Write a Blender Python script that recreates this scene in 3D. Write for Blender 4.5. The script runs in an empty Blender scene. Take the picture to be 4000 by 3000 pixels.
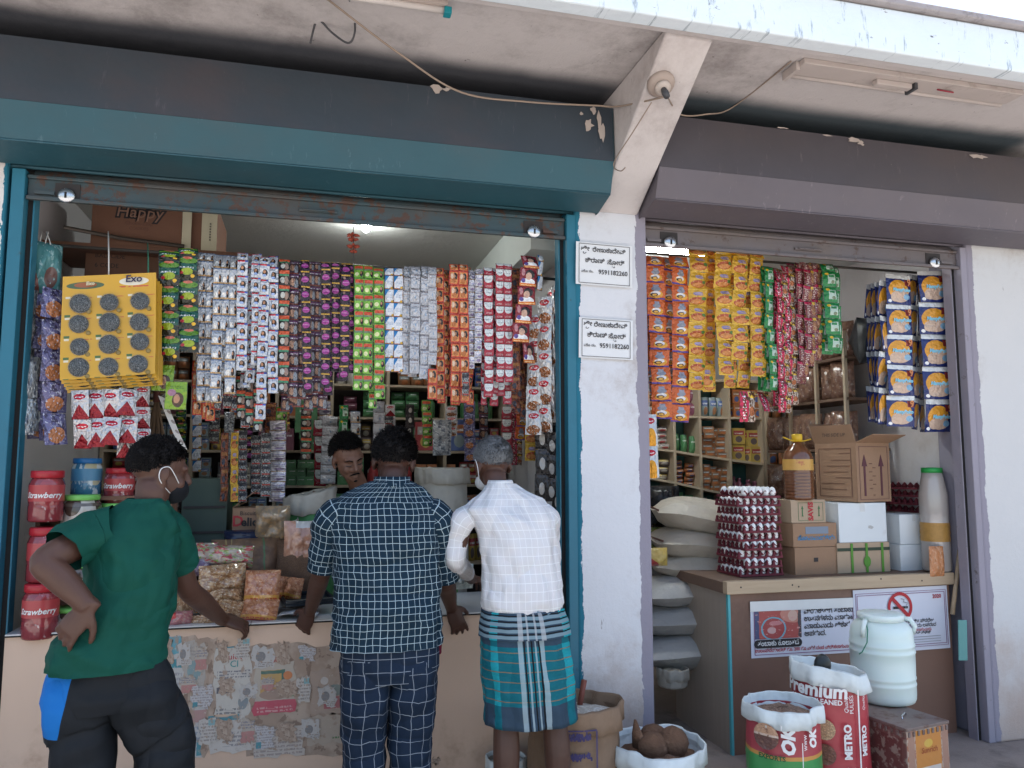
import bpy, math, random
from mathutils import Vector, Matrix, noise, Quaternion
R = math.radians
S = bpy.context.scene
COL = S.collection
rnd = random.Random(7)

# ---------------------------------------------------------------- camera, sky, sun, exposure
CAM = Vector((0.0, -3.7276, 1.55)); YAW = R(14.5); PIT = R(5.8965); FPX = 3050.0
cd = bpy.data.cameras.new('camera'); cam = bpy.data.objects.new('camera', cd); COL.objects.link(cam)
cd.sensor_width = 36.0; cd.lens = FPX / 4000 * 36; cd.clip_start = 0.05; cd.clip_end = 500
cam.location = CAM; cam.rotation_euler = (math.pi / 2 + PIT, 0, -YAW)
S.camera = cam
SUN_EL, SUN_AZ = R(77), R(28)          # the sun stands high behind the roof, so the shop front is in open shade
w = bpy.data.worlds.new('World'); S.world = w; w.use_nodes = True
wn = w.node_tree; bg = wn.nodes['Background']
sky = wn.nodes.new('ShaderNodeTexSky'); sky.sky_type = 'NISHITA'; sky.sun_disc = False
sky.sun_elevation = SUN_EL; sky.sun_rotation = SUN_AZ; sky.dust_density = 3.0; sky.air_density = 1.2
wn.links.new(sky.outputs[0], bg.inputs[0]); bg.inputs[1].default_value = 0.15
sl = bpy.data.lights.new('sun', 'SUN'); sl.energy = 4.5; sl.angle = R(0.5); sl.color = (1, 0.965, 0.91)
sun = bpy.data.objects.new('sun', sl); COL.objects.link(sun); sun.location = (0, 3, 8)
sd = Vector((math.sin(SUN_AZ) * math.cos(SUN_EL), math.cos(SUN_AZ) * math.cos(SUN_EL), math.sin(SUN_EL)))
sun.rotation_euler = sd.to_track_quat('Z', 'Y').to_euler()
S.view_settings.view_transform = 'Standard'; S.view_settings.look = 'None'
S.view_settings.exposure = 1.32; S.view_settings.gamma = 1.0
S.render.engine = 'CYCLES'
S.cycles.use_denoising = True
S.cycles.max_bounces = 7; S.cycles.diffuse_bounces = 4; S.cycles.glossy_bounces = 3
S.cycles.transmission_bounces = 5; S.cycles.transparent_max_bounces = 10
S.cycles.caustics_reflective = False; S.cycles.caustics_refractive = False
S.cycles.sample_clamp_indirect = 6.0

# ---------------------------------------------------------------- surveying: where a sight line meets a plane of the place
_fw = Vector((math.sin(YAW) * math.cos(PIT), math.cos(YAW) * math.cos(PIT), math.sin(PIT)))
_rt = Vector((math.cos(YAW), -math.sin(YAW), 0)); _up = _rt.cross(_fw)
def _ray(x, y): return _fw + _rt * ((x - 2000) / FPX) - _up * ((y - 1500) / FPX)
def P(x, y, Y=0.0):
    r = _ray(x, y); return CAM + r * ((Y - CAM.y) / r.y)
def PZ(x, y, Z=0.0):
    r = _ray(x, y); return CAM + r * ((Z - CAM.z) / r.z)
def PX(x, y, X=0.0):
    r = _ray(x, y); return CAM + r * ((X - CAM.x) / r.x)

# ---------------------------------------------------------------- mesh building
class MB:
    def __init__(s): s.v = []; s.f = []; s.uv = []; s.mi = []
    def face(s, ids, uvs, mi=0): s.f.append(ids); s.uv.append(uvs); s.mi.append(mi)
    def add(s, verts): i = len(s.v); s.v.extend(tuple(p) for p in verts); return i
    def box(s, x0, x1, y0, y1, z0, z1, mi=0, M=None, faces=None):
        vs = [Vector((x, y, z)) for z in (z0, z1) for y in (y0, y1) for x in (x0, x1)]
        if M: vs = [M @ p for p in vs]
        b = s.add(vs); dx, dy, dz = x1 - x0, y1 - y0, z1 - z0
        F = {'z-': ((0, 2, 3, 1), (dx, dy)), 'z+': ((4, 5, 7, 6), (dx, dy)), 'y-': ((0, 1, 5, 4), (dx, dz)),
             'y+': ((3, 2, 6, 7), (dx, dz)), 'x-': ((2, 0, 4, 6), (dy, dz)), 'x+': ((1, 3, 7, 5), (dy, dz))}
        for k, (ids, (a, c)) in F.items():
            if faces and k not in faces: continue
            m = mi[k] if isinstance(mi, dict) and k in mi else (mi.get('', 0) if isinstance(mi, dict) else mi)
            s.face([b + i for i in ids], [(0, 0), (1, 0), (1, 1), (0, 1)], m)
        return s
    def loft(s, rings, mi=0, caps=(True, True), closed=True, uvm=True):
        """rings: lists of points, all of one length; uv in metres (u round, v along)"""
        n = len(rings[0]); b = s.add([p for r in rings for p in r])
        mid = rings[len(rings) // 2]; us = [0.0]
        for i in range(n): us.append(us[-1] + (Vector(mid[(i + 1) % n]) - Vector(mid[i])).length)
        vs = [0.0]
        for a, c in zip(rings, rings[1:]):
            vs.append(vs[-1] + sum((Vector(p) - Vector(q)).length for p, q in zip(a, c)) / n)
        m = n if closed else n - 1
        if not uvm: us = [u / us[m] for u in us]; vs = [v / max(vs[-1], 1e-6) for v in vs]
        for j in range(len(rings) - 1):
            for i in range(m):
                k = (i + 1) % n
                s.face([b + j * n + i, b + j * n + k, b + (j + 1) * n + k, b + (j + 1) * n + i],
                       [(us[i], vs[j]), (us[i + 1], vs[j]), (us[i + 1], vs[j + 1]), (us[i], vs[j + 1])], mi)
        for e, (cap, j) in enumerate(zip(caps, (0, len(rings) - 1))):
            if cap and closed:
                ids = [b + j * n + i for i in range(n)]
                if e == 0: ids = ids[::-1]
                s.face(ids, [(0.5 + 0.5 * math.cos(6.283 * i / n), 0.5 + 0.5 * math.sin(6.283 * i / n)) for i in range(n)], mi)
        return s
    def tube(s, path, rad, n=8, mi=0, caps=True, flat=1.0):
        path = [Vector(p) for p in path]; N = len(path)
        if not isinstance(rad, (list, tuple)): rad = [rad] * N
        rings = []; side = None
        for i, p in enumerate(path):
            t = (path[min(i + 1, N - 1)] - path[max(i - 1, 0)]).normalized()
            if side is None:
                side = t.cross(Vector((0, 0, 1)))
                if side.length < 0.1: side = Vector((1, 0, 0))
            side = (side - t * side.dot(t)).normalized(); o = t.cross(side)
            r = rad[i]; rx, ry = r if isinstance(r, tuple) else (r, r * flat)
            rings.append([p + side * (math.cos(6.28319 * k / n) * rx) + o * (math.sin(6.28319 * k / n) * ry) for k in range(n)])
        return s.loft(rings, mi, (caps, caps))
    def lathe(s, prof, n=20, c=(0, 0, 0), mi=0, caps=(True, True), sq=1.0, wob=0.0):
        rings = []
        for j, (r, z) in enumerate(prof):
            ring = []
            for k in range(n):
                a = 6.283185 * k / n; ca, sa = math.cos(a), math.sin(a)
                rr = r
                if sq != 1.0: rr = r / ((abs(ca) ** (2 / (1 - sq + 1e-3) if False else 2 * sq) + abs(sa) ** (2 * sq)) ** (1 / (2 * sq)))
                if wob: rr *= 1 + wob * noise.noise(Vector((ca * 1.5 + c[0] * 7, sa * 1.5 + c[1] * 5, z * 9)))
                ring.append((c[0] + rr * ca, c[1] + rr * sa, c[2] + z))
            rings.append(ring)
        return s.loft(rings, mi, caps)
    def ball(s, c, r, n=12, m=8, mi=0, M=None):
        c = Vector(c); r = Vector((r, r, r)) if isinstance(r, (int, float)) else Vector(r)
        rings = []
        for j in range(m + 1):
            t = math.pi * min(max(j / m, 0.02), 0.98)
            ring = [Vector((r.x * math.sin(t) * math.cos(6.28319 * k / n), r.y * math.sin(t) * math.sin(6.28319 * k / n), -r.z * math.cos(t))) for k in range(n)]
            if M: ring = [M @ p for p in ring]
            rings.append([c + p for p in ring])
        return s.loft(rings, mi)
    def sheet(s, fn, nu, nv, mi=0, flip=False):
        """fn(u, v) -> point; uv 0..1"""
        b = s.add([fn(i / nu, j / nv) for j in range(nv + 1) for i in range(nu + 1)])
        for j in range(nv):
            for i in range(nu):
                a = b + j * (nu + 1) + i
                ids = [a, a + 1, a + nu + 2, a + nu + 1]; uv = [(i / nu, j / nv), ((i + 1) / nu, j / nv), ((i + 1) / nu, (j + 1) / nv), (i / nu, (j + 1) / nv)]
                if flip: ids, uv = ids[::-1], uv[::-1]
                s.face(ids, uv, mi)
        return s
    def prism(s, poly, a, b, axis='x', mi=0):
        """poly of 2D points extruded from a to b along the axis"""
        f = {'x': lambda t, p: (t, p[0], p[1]), 'y': lambda t, p: (p[0], t, p[1]), 'z': lambda t, p: (p[0], p[1], t)}[axis]
        n = len(poly); i0 = s.add([f(a, p) for p in poly]); i1 = s.add([f(b, p) for p in poly])
        L = [0]
        for k in range(n): L.append(L[-1] + math.dist(poly[k], poly[(k + 1) % n]))
        for k in range(n):
            q = (k + 1) % n
            s.face([i0 + k, i0 + q, i1 + q, i1 + k], [(0, L[k]), (0, L[k + 1]), (1, L[k + 1]), (1, L[k])], mi)
        xs = [p[0] for p in poly]; ys = [p[1] for p in poly]
        uv = [((p[0] - min(xs)) / (max(xs) - min(xs) + 1e-9), (p[1] - min(ys)) / (max(ys) - min(ys) + 1e-9)) for p in poly]
        s.face([i0 + k for k in range(n)][::-1], uv[::-1], mi); s.face([i1 + k for k in range(n)], uv, mi)
        return s
    def mesh(s, name, mats, smooth=False):
        me = bpy.data.meshes.new(name); me.from_pydata(s.v, [], s.f)
        ul = me.uv_layers.new(name='UVMap'); flat = [c for u in s.uv for p in u for c in p]
        ul.data.foreach_set('uv', flat)
        for m in (mats if isinstance(mats, (list, tuple)) else [mats]): me.materials.append(m)
        me.polygons.foreach_set('material_index', s.mi)
        if smooth: me.polygons.foreach_set('use_smooth', [True] * len(s.f))
        me.update(); me.validate(); return me
def put(name, me, parent=None, loc=(0, 0, 0), rot=(0, 0, 0)):
    o = bpy.data.objects.new(name, me); COL.objects.link(o); o.parent = parent
    o.location = loc; o.rotation_euler = rot; return o
def obj(name, mb, mats, parent=None, smooth=False, bevel=0, world=True, loc=None, rot=(0, 0, 0), fix=True):
    """one mesh object; world=True: its shape was drawn in world coordinates"""
    me = mb.mesh(name, mats, smooth); o = put(name, me, parent, (0, 0, 0), rot)
    if loc is not None: o.location = loc
    elif world and parent is not None:
        o.location = -parent.location
        if parent.parent is not None: o.location = o.location - parent.parent.location
    if bevel:
        b = o.modifiers.new('edge', 'BEVEL'); b.width = bevel; b.segments = 2; b.limit_method = 'ANGLE'; b.angle_limit = R(40)
    return o
def tag(o, label=None, cat=None, group=None, kind=None):
    for k, v in (('label', label), ('category', cat), ('group', group), ('kind', kind)):
        if v: o[k] = v
    return o
def thing(name, label, cat, loc=(0, 0, 0), rz=0, group=None):
    o = put(name, None, None, loc, (0, 0, rz)); o.empty_display_size = 0.1
    return tag(o, label, cat, group)
def nz(p, s=1.0, k=0): return noise.noise(Vector((p[0] * s + k * 17.3, p[1] * s - k * 9.1, p[2] * s + k * 4.7)))
ORD = ['first', 'second', 'third', 'fourth', 'fifth', 'sixth', 'seventh', 'eighth', 'ninth', 'tenth', 'eleventh', 'twelfth', 'thirteenth', 'fourteenth', 'fifteenth', 'sixteenth', 'seventeenth', 'eighteenth', 'nineteenth', 'twentieth', 'twenty-first', 'twenty-second', 'twenty-third', 'twenty-fourth', 'twenty-fifth', 'twenty-sixth']

# ---------------------------------------------------------------- materials
class NT:
    def __init__(s, name):
        s.m = bpy.data.materials.new(name); s.m.use_nodes = True; s.t = s.m.node_tree; s.n = s.t.nodes
        s.b = s.n['Principled BSDF']; s.tc = s.n.new('ShaderNodeTexCoord')
        s.uv = s.tc.outputs['UV']; s.ob = s.tc.outputs['Object']
    def L(s, a, b): s.t.links.new(a, b)
    def si(s, inp, v):
        if isinstance(v, bpy.types.NodeSocket): s.L(v, inp)
        else: inp.default_value = v
    def ma(s, op, a, b=0.0, c=0.0):
        n = s.n.new('ShaderNodeMath'); n.operation = op
        for i, v in enumerate((a, b, c)): s.si(n.inputs[i], v)
        return n.outputs[0]
    def vm(s, op, a, b=(0, 0, 0), c=(0, 0, 0)):
        n = s.n.new('ShaderNodeVectorMath'); n.operation = op
        s.si(n.inputs[0], a); s.si(n.inputs[1], b)
        if op == 'MULTIPLY_ADD': s.si(n.inputs[2], c)
        return n.outputs['Value'] if op in ('LENGTH', 'DOT_PRODUCT') else n.outputs[0]
    def xyz(s, v):
        n = s.n.new('ShaderNodeSeparateXYZ'); s.L(v, n.inputs[0]); return n.outputs
    def noise(s, vec, scale, detail=3, rough=0.6, color=False):
        n = s.n.new('ShaderNodeTexNoise'); s.si(n.inputs['Vector'], vec)
        n.inputs['Scale'].default_value = scale; n.inputs['Detail'].default_value = detail; n.inputs['Roughness'].default_value = rough
        return n.outputs[1] if color else n.outputs[0]
    def ramp(s, fac, lo, hi): # smooth step from 0 at lo to 1 at hi
        n = s.n.new('ShaderNodeMapRange'); n.interpolation_type = 'SMOOTHSTEP'; s.si(n.inputs[0], fac)
        n.inputs[1].default_value = lo; n.inputs[2].default_value = hi; return n.outputs[0]
    def mix(s, fac, a, b, mode='MIX'):
        n = s.n.new('ShaderNodeMix'); n.data_type = 'RGBA'; n.blend_type = mode
        s.si(n.inputs[0], fac); s.si(n.inputs[6], c4(a)); s.si(n.inputs[7], c4(b)); return n.outputs[2]
    def rect(s, u, v, cx, cy, hw, hh): return s.ma('MULTIPLY', s.ma('COMPARE', u, cx, hw), s.ma('COMPARE', v, cy, hh))
    def ell(s, uv, cx, cy, rx, ry):
        return s.ma('LESS_THAN', s.vm('LENGTH', s.vm('MULTIPLY_ADD', uv, (1 / rx, 1 / ry, 0), (-cx / rx, -cy / ry, 0))), 1.0)
    def bump(s, h, strength=0.3, dist=0.01):
        n = s.n.new('ShaderNodeBump'); n.inputs['Strength'].default_value = strength; n.inputs['Distance'].default_value = dist
        s.L(h, n.inputs['Height']); s.L(n.outputs[0], s.b.inputs['Normal'])
    def fin(s, col=None, rough=None, metal=None, spec=None, **k):
        for nm, v in (('Base Color', c4(col) if col is not None else None), ('Roughness', rough), ('Metallic', metal), ('Specular IOR Level', spec)):
            if v is not None: s.si(s.b.inputs[nm], v)
        for nm, v in k.items(): s.si(s.b.inputs[nm.replace('_', ' ')], v)
        return s.m
def c4(c): return c if isinstance(c, bpy.types.NodeSocket) else (c[0], c[1], c[2], 1.0)
def hx(h):
    """display colour 'rrggbb' -> linear"""
    f = lambda v: v / 12.92 if v <= 0.04045 else ((v + 0.055) / 1.055) ** 2.4
    return tuple(f(int(h[i:i + 2], 16) / 255) for i in (0, 2, 4))
_mc = {}
def pm(name, col, rough=0.6, var=0.12, scale=8, dirt=None, bump=0.0, bscale=40, metal=0.0, spec=0.4, **k):
    """plain worn surface: colour mottled by noise, an optional dirt colour in patches, fine relief"""
    if name in _mc: return _mc[name]
    t = NT(name); n = t.noise(t.ob, scale, 5)
    c = t.mix(n, [x * (1 - var) for x in col], [min(1, x * (1 + var)) for x in col])
    if dirt:
        dc, lo, hi, ds = dirt; c = t.mix(t.ramp(t.noise(t.ob, ds, 8, 0.7), lo, hi), c, dc)
    if bump: t.bump(t.noise(t.ob, bscale, 6, 0.65), bump, 0.01)
    r = t.ma('ADD', t.ma('MULTIPLY', n, 0.2), rough - 0.1)
    _mc[name] = t.fin(c, r, metal, spec, **k); return _mc[name]
def printed(name, base, layers=(), rough=0.35, warp=0.0, crinkle=0.5, cs=6.0, metal=0.0, grain=0.1, foil=None, tile=None, spec=0.5, alpha=None, seam_shade=False, coat=0.0):
    """flat print on packaging. layers on UV: ('r',cx,cy,hw,hh,col) ('e',cx,cy,rx,ry,col) ('d',a,b,c,col) where a*u+b*v<c
    ('n',scale,lo,hi,col) blotches, ('t',cx,cy,hw,hh,nrows,col) rows of small text-like dashes"""
    if name in _mc: return _mc[name]
    t = NT(name); uv = t.uv
    if tile: uv = t.vm('FRACTION', t.vm('MULTIPLY', uv, (tile[0], tile[1], 1)))
    if warp:
        d = t.vm('SUBTRACT', t.noise(t.vm('MULTIPLY', uv, (1, 1, 1)), 5, 2, 0.5, True), (0.5, 0.5, 0.5))
        uv = t.vm('ADD', uv, t.vm('MULTIPLY', d, (warp, warp, 0)))
    sp = t.xyz(uv); u, v = sp[0], sp[1]; c = c4(base)
    for l in layers:
        if l[0] == 'r': c = t.mix(t.rect(u, v, *l[1:5]), c, l[5])
        elif l[0] == 'e': c = t.mix(t.ell(uv, *l[1:5]), c, l[5])
        elif l[0] == 'd': c = t.mix(t.ma('LESS_THAN', t.ma('ADD', t.ma('MULTIPLY', u, l[1]), t.ma('MULTIPLY', v, l[2])), l[3]), c, l[4])
        elif l[0] == 'k': c = t.mix(t.ma('LESS_THAN', t.ma('ADD', v, t.ma('MULTIPLY', t.ma('ABSOLUTE', t.ma('SUBTRACT', u, 0.5)), l[2])), l[1]), c, l[3])
        elif l[0] == 'n': c = t.mix(t.ramp(t.noise(uv, l[1], 3), l[2], l[3]), c, l[4])
        elif l[0] == 't':
            _, cx, cy, hw, hh, nr, col = l
            m = t.rect(u, v, cx, cy, hw, hh)
            row = t.ma('LESS_THAN', t.ma('FRACT', t.ma('MULTIPLY', t.ma('SUBTRACT', v, cy - hh), nr / (2 * hh))), 0.55)
            wn_ = t.noise(t.vm('MULTIPLY', uv, (26, nr / (2 * hh) * 1.0, 1)), 1.0, 0)
            m = t.ma('MULTIPLY', t.ma('MULTIPLY', m, row), t.ma('GREATER_THAN', wn_, 0.45)); c = t.mix(m, c, col)
    oi = t.n.new('ShaderNodeObjectInfo')
    if seam_shade:  # crimp shadow along the sachet edges, darkened into the print
        ed = t.ma('MAXIMUM', t.ma('GREATER_THAN', t.ma('ABSOLUTE', t.ma('SUBTRACT', u, 0.5)), 0.475), t.ma('GREATER_THAN', t.ma('ABSOLUTE', t.ma('SUBTRACT', v, 0.5)), 0.478))
        c = t.mix(t.ma('MULTIPLY', ed, 0.65), c, (0.06, 0.05, 0.05))
    if grain:
        c = t.mix(t.ma('MULTIPLY', t.noise(t.vm('ADD', uv, oi.outputs['Location']), 4, 4), grain * 2), c, (0.35, 0.3, 0.28))
    if crinkle:
        t.bump(t.noise(t.vm('ADD', t.uv, t.vm('MULTIPLY', oi.outputs['Location'], (13, 13, 13))), cs, 2, 0.5), crinkle, 0.012)
    if foil: metal = foil
    kw = {'Alpha': alpha} if alpha else {}
    if coat: kw['Coat Weight'] = coat; kw['Coat Roughness'] = 0.08
    _mc[name] = t.fin(c, rough, metal, spec, **kw); return _mc[name]
def glow(name, col, strength):
    t = NT(name); return t.fin(col, 0.4, Emission_Color=c4(col), Emission_Strength=strength)
def text_mesh(body, size, mat, align='CENTER', name='lettering', shear=0.0, bold=0.0, depth=0.0):
    """lettering as flat mesh in its own xy plane"""
    cu = bpy.data.curves.new('lettering', 'FONT'); cu.body = body; cu.size = size; cu.align_x = align; cu.shear = shear
    cu.offset = bold; cu.resolution_u = 2; cu.extrude = depth
    o = bpy.data.objects.new('lettering', cu); COL.objects.link(o)
    bpy.context.view_layer.update()
    me = bpy.data.meshes.new_from_object(o.evaluated_get(bpy.context.evaluated_depsgraph_get()))
    bpy.data.objects.remove(o); bpy.data.curves.remove(cu); me.materials.clear(); me.materials.append(mat); return me
def text(body, size, mat, parent, loc, rot=(math.pi / 2, 0, 0), **k):
    o = put('lettering', text_mesh(body, size, mat, **k), parent, loc, rot); return o
# ---------------------------------------------------------------- the place: ground, building, shutters
def plaster(name, base, stain, foot=None, lo=0.5, hi=0.75, paint=None, wall_band=None):
    """lime-washed plaster, stained in patches; foot: splash dirt colour low down; paint: [(x, side, colour)] door-frame paint lapping over its edge"""
    t = NT(name); o = t.ob; p = t.xyz(o)
    c = t.mix(t.noise(o, 2.2, 6, 0.65), [x * 0.93 for x in base], base)
    c = t.mix(t.ramp(t.noise(o, 1.3, 8, 0.75), lo, hi), c, stain)
    c = t.mix(t.ramp(t.noise(t.vm('MULTIPLY', o, (9, 9, 2)), 3.0, 6, 0.7), 0.66, 0.72), c, [x * 0.55 for x in stain])
    if foot:
        m = t.ma('ADD', p[2], t.ma('MULTIPLY', t.noise(o, 3.5, 6, 0.7), 1.1))
        c = t.mix(t.ma('SUBTRACT', 1.0, t.ramp(m, 0.55, 1.35)), c, foot)
    for x, side, col in (paint or ()):
        e = t.ma('ADD', p[0], t.ma('MULTIPLY', t.ma('SUBTRACT', t.noise(t.vm('MULTIPLY', o, (3, 3, 1)), 7, 6, 0.7), 0.5), 0.07))
        c = t.mix(t.ma('GREATER_THAN' if side > 0 else 'LESS_THAN', e, x), c, col)
    for x0, x1, col in (wall_band or ()):   # soft-edged dark band, deepening towards the wall
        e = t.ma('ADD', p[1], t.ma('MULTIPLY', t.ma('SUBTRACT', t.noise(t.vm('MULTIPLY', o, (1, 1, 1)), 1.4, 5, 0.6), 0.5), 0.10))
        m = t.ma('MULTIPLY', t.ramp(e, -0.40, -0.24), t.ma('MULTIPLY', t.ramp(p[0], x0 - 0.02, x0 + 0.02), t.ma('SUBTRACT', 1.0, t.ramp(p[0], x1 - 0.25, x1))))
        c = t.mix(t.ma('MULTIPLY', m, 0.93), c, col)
    t.bump(t.noise(o, 26, 8, 0.7), 0.35, 0.012)
    return t.fin(c, 0.85, 0, 0.25)
TEAL = (0.022, 0.15, 0.22); LAV = (0.28, 0.26, 0.31)
M_pillar = plaster('plaster_pillar', (0.66, 0.67, 0.70), (0.39, 0.345, 0.33), (0.43, 0.34, 0.29), 0.50, 0.74, [(1.325, -1, TEAL), (1.635, 1, LAV)])
M_pillarR = plaster('plaster_right', (0.61, 0.61, 0.61), (0.40, 0.36, 0.33), (0.46, 0.37, 0.32), 0.52, 0.76, [(3.80, -1, LAV)])
M_pillarL = plaster('plaster_left', (0.72, 0.68, 0.66), (0.48, 0.4, 0.36), (0.5, 0.37, 0.3), 0.54, 0.8, [(-1.312, 1, TEAL)])
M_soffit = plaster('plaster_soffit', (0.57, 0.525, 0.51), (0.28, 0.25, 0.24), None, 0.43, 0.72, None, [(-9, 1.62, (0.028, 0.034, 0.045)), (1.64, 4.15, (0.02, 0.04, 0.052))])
M_bracket = plaster('plaster_bracket', (0.60, 0.555, 0.54), (0.36, 0.31, 0.295), None, 0.46, 0.76)
t = NT('fascia_paint'); o_ = t.ob
c = t.mix(t.noise(o_, 3, 6), (0.66, 0.74, 0.79), (0.76, 0.82, 0.86))
c = t.mix(t.ramp(t.noise(t.vm('MULTIPLY', o_, (16, 1, 3)), 1.6, 8, 0.75), 0.57, 0.66), c, (0.36, 0.43, 0.48))
c = t.mix(t.ramp(t.noise(t.vm('MULTIPLY', o_, (2, 1, 5)), 4.0, 6, 0.75), 0.63, 0.67), c, (0.14, 0.15, 0.17))
t.bump(t.noise(o_, 30, 6), 0.4, 0.01); M_fascia = t.fin(c, 0.85, 0, 0.2)
M_lip = pm('cement_edge', (0.34, 0.31, 0.31), 0.9, 0.2, 14, ((0.2, 0.18, 0.18), 0.5, 0.7, 9), 0.4, 50)
M_wall_in = plaster('interior_plaster', (0.62, 0.60, 0.61), (0.42, 0.37, 0.34), None, 0.5, 0.85)
M_ceil_in = plaster('interior_ceiling', (0.70, 0.70, 0.67), (0.55, 0.53, 0.5), None, 0.55, 0.9)
M_floor = pm('cement_floor', (0.26, 0.215, 0.19), 0.85, 0.25, 5, ((0.14, 0.115, 0.10), 0.5, 0.72, 3), 0.35, 60)
M_ground = pm('packed_earth', (0.37, 0.345, 0.32), 0.95, 0.18, 1.2, ((0.27, 0.245, 0.225), 0.5, 0.75, 0.7), 0.6, 30)

g = MB(); g.sheet(lambda u, v: (-60 + 124 * u, -80 + 79.2 * v, -0.10 - 0.03 * (1 - v)), 8, 8)
tag(obj('ground', g, M_ground), kind='structure')
g = MB().box(-9, 12, -0.8, 4.2, -0.3, 0.0); tag(obj('pavement', g, M_floor), kind='structure')

SOF = 3.41
M_lintel = pm('raw_cement', (0.10, 0.09, 0.085), 0.95, 0.2, 8)  # lintel cement, darkened so little light bounces behind the hoods
bld = thing('shop_building', 'white plastered shop row with two open fronts and a deep canopy', 'building')
def bpart(name, mb, m, **k): return obj(name, mb, m, bld, **k)
bpart('pillar', MB().box(1.30, 1.70, 0, 0.34, 0, 3.62), M_pillar, bevel=0.012)
bpart('pillar', MB().box(3.76, 5.6, 0, 0.30, 0, 3.62), M_pillarR, bevel=0.012)
bpart('pillar', MB().box(-3.4, -1.30, 0, 0.30, 0, 3.62), M_pillarL, bevel=0.012)
bpart('lintel', MB().box(-1.30, 1.30, 0.10, 0.3, 2.90, 3.62), M_lintel)
bpart('lintel', MB().box(1.70, 3.76, 0.10, 0.3, 2.90, 3.62), M_lintel)
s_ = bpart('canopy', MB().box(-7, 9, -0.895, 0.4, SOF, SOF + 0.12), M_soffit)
obj('edge_beam', MB().box(-7, 9, -0.98, -0.897, SOF - 0.052, SOF + 0.150), M_fascia, s_, bevel=0.008)
obj('edge_lip', MB().box(-7, 9, -0.896, -0.835, SOF - 0.03, SOF - 0.003), M_bracket, s_, bevel=0.006)
obj('drip_course', MB().box(-7, 9, -1.01, -0.86, SOF + 0.155, SOF + 0.185), M_lip, s_, bevel=0.006)
bpart('roof', MB().box(-7, 9, 0.4, 4.0, SOF + 0.1, SOF + 0.2), M_lip)
for x in (1.425, -4.1, 5.3):
    bpart('bracket', MB().prism([(0.0, 2.86), (-0.83, 3.375), (-0.83, SOF - 0.003), (0.0, SOF - 0.003)], x, x + 0.225, 'x'), M_bracket, bevel=0.01)
# left shop interior
bpart('wall', MB().box(-1.45, -1.30, 0.30, 3.2, 0, 3.3), M_wall_in)
bpart('wall', MB().box(-1.45, 5.6, 3.2, 3.4, 0, 3.3), M_wall_in)
bpart('partition', MB().box(1.40, 1.52, 0.34, 3.2, 0, 3.3), M_wall_in)
bpart('wall', MB().box(3.80, 3.95, 0.30, 3.2, 0, 3.3), M_wall_in)
bpart('ceiling', MB().box(-1.45, 3.95, 0.301, 3.2, 3.0, 3.18), M_ceil_in)
bpart('beam', MB().box(1.16, 1.395, 0.34, 3.15, 2.74, 2.998), pm('beam_white', (0.62, 0.66, 0.63), 0.8, 0.1, 4))

def painted_steel(name, col, dust, rust, lo=0.52, hi=0.7):
    t = NT(name); o = t.ob
    c = t.mix(t.noise(o, 3, 6, 0.6), [x * 0.8 for x in col], [x * 1.15 for x in col])
    c = t.mix(t.ramp(t.noise(t.vm('MULTIPLY', o, (1, 1.5, 1.5)), 1.7, 5, 0.6), 0.40, 0.72), c, dust)
    c = t.mix(t.ramp(t.noise(o, 11, 8, 0.75), lo + 0.10, hi + 0.02), c, rust)
    c = t.mix(t.ma('MULTIPLY', t.ramp(t.noise(t.vm('MULTIPLY', o, (5, 5, 0.8)), 5, 7, 0.75), 0.60, 0.70), 0.5), c, [x * 1.9 + 0.015 for x in dust])
    c = t.mix(t.ramp(t.noise(o, 34, 5, 0.8), 0.715, 0.735), c, (0.36, 0.31, 0.28))
    t.bump(t.noise(o, 3.5, 4), 0.3, 0.02); return t.fin(c, 0.5, 0.15, 0.4)
M_hoodL = painted_steel('teal_steel', (0.024, 0.085, 0.11), (0.038, 0.078, 0.095), (0.09, 0.075, 0.075), 0.66, 0.9)
M_hoodLt = painted_steel('teal_steel_dusty_dim', (0.042, 0.055, 0.070), (0.062, 0.056, 0.064), (0.03, 0.06, 0.075), 0.64, 0.9)  # upper panel: dust, plus a darker tone for the weaker light it gets
M_hoodR = painted_steel('lilac_steel', (0.115, 0.102, 0.12), (0.125, 0.108, 0.12), (0.10, 0.08, 0.08), 0.66, 0.9)
M_hoodRt = painted_steel('lilac_steel_dusty_dim', (0.078, 0.07, 0.08), (0.088, 0.074, 0.078), (0.07, 0.06, 0.065), 0.66, 0.9)  # darker copy for the upper panel: its shade and dust in the colour
M_railL = painted_steel('teal_rail_rusty', (0.045, 0.075, 0.085), (0.085, 0.068, 0.058), (0.085, 0.045, 0.032), 0.42, 0.55)
M_railR = painted_steel('lilac_rail_rusty', (0.15, 0.13, 0.135), (0.15, 0.12, 0.105), (0.09, 0.06, 0.05), 0.46, 0.62)
M_teal = pm('teal_jamb', TEAL, 0.5, 0.15, 6, ((0.05, 0.07, 0.08), 0.62, 0.72, 14), 0.1)
M_lav = pm('lilac_jamb', LAV, 0.6, 0.12, 6, ((0.12, 0.10, 0.10), 0.6, 0.72, 12), 0.1)
M_slot = pm('guide_slot', (0.012, 0.011, 0.011), 0.8)
M_steel = pm('lock_steel', (0.55, 0.56, 0.58), 0.25, 0.1, 20, metal=0.9)
M_peel = pm('bare_plaster', (0.42, 0.36, 0.32), 0.9, 0.15, 30)
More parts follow.
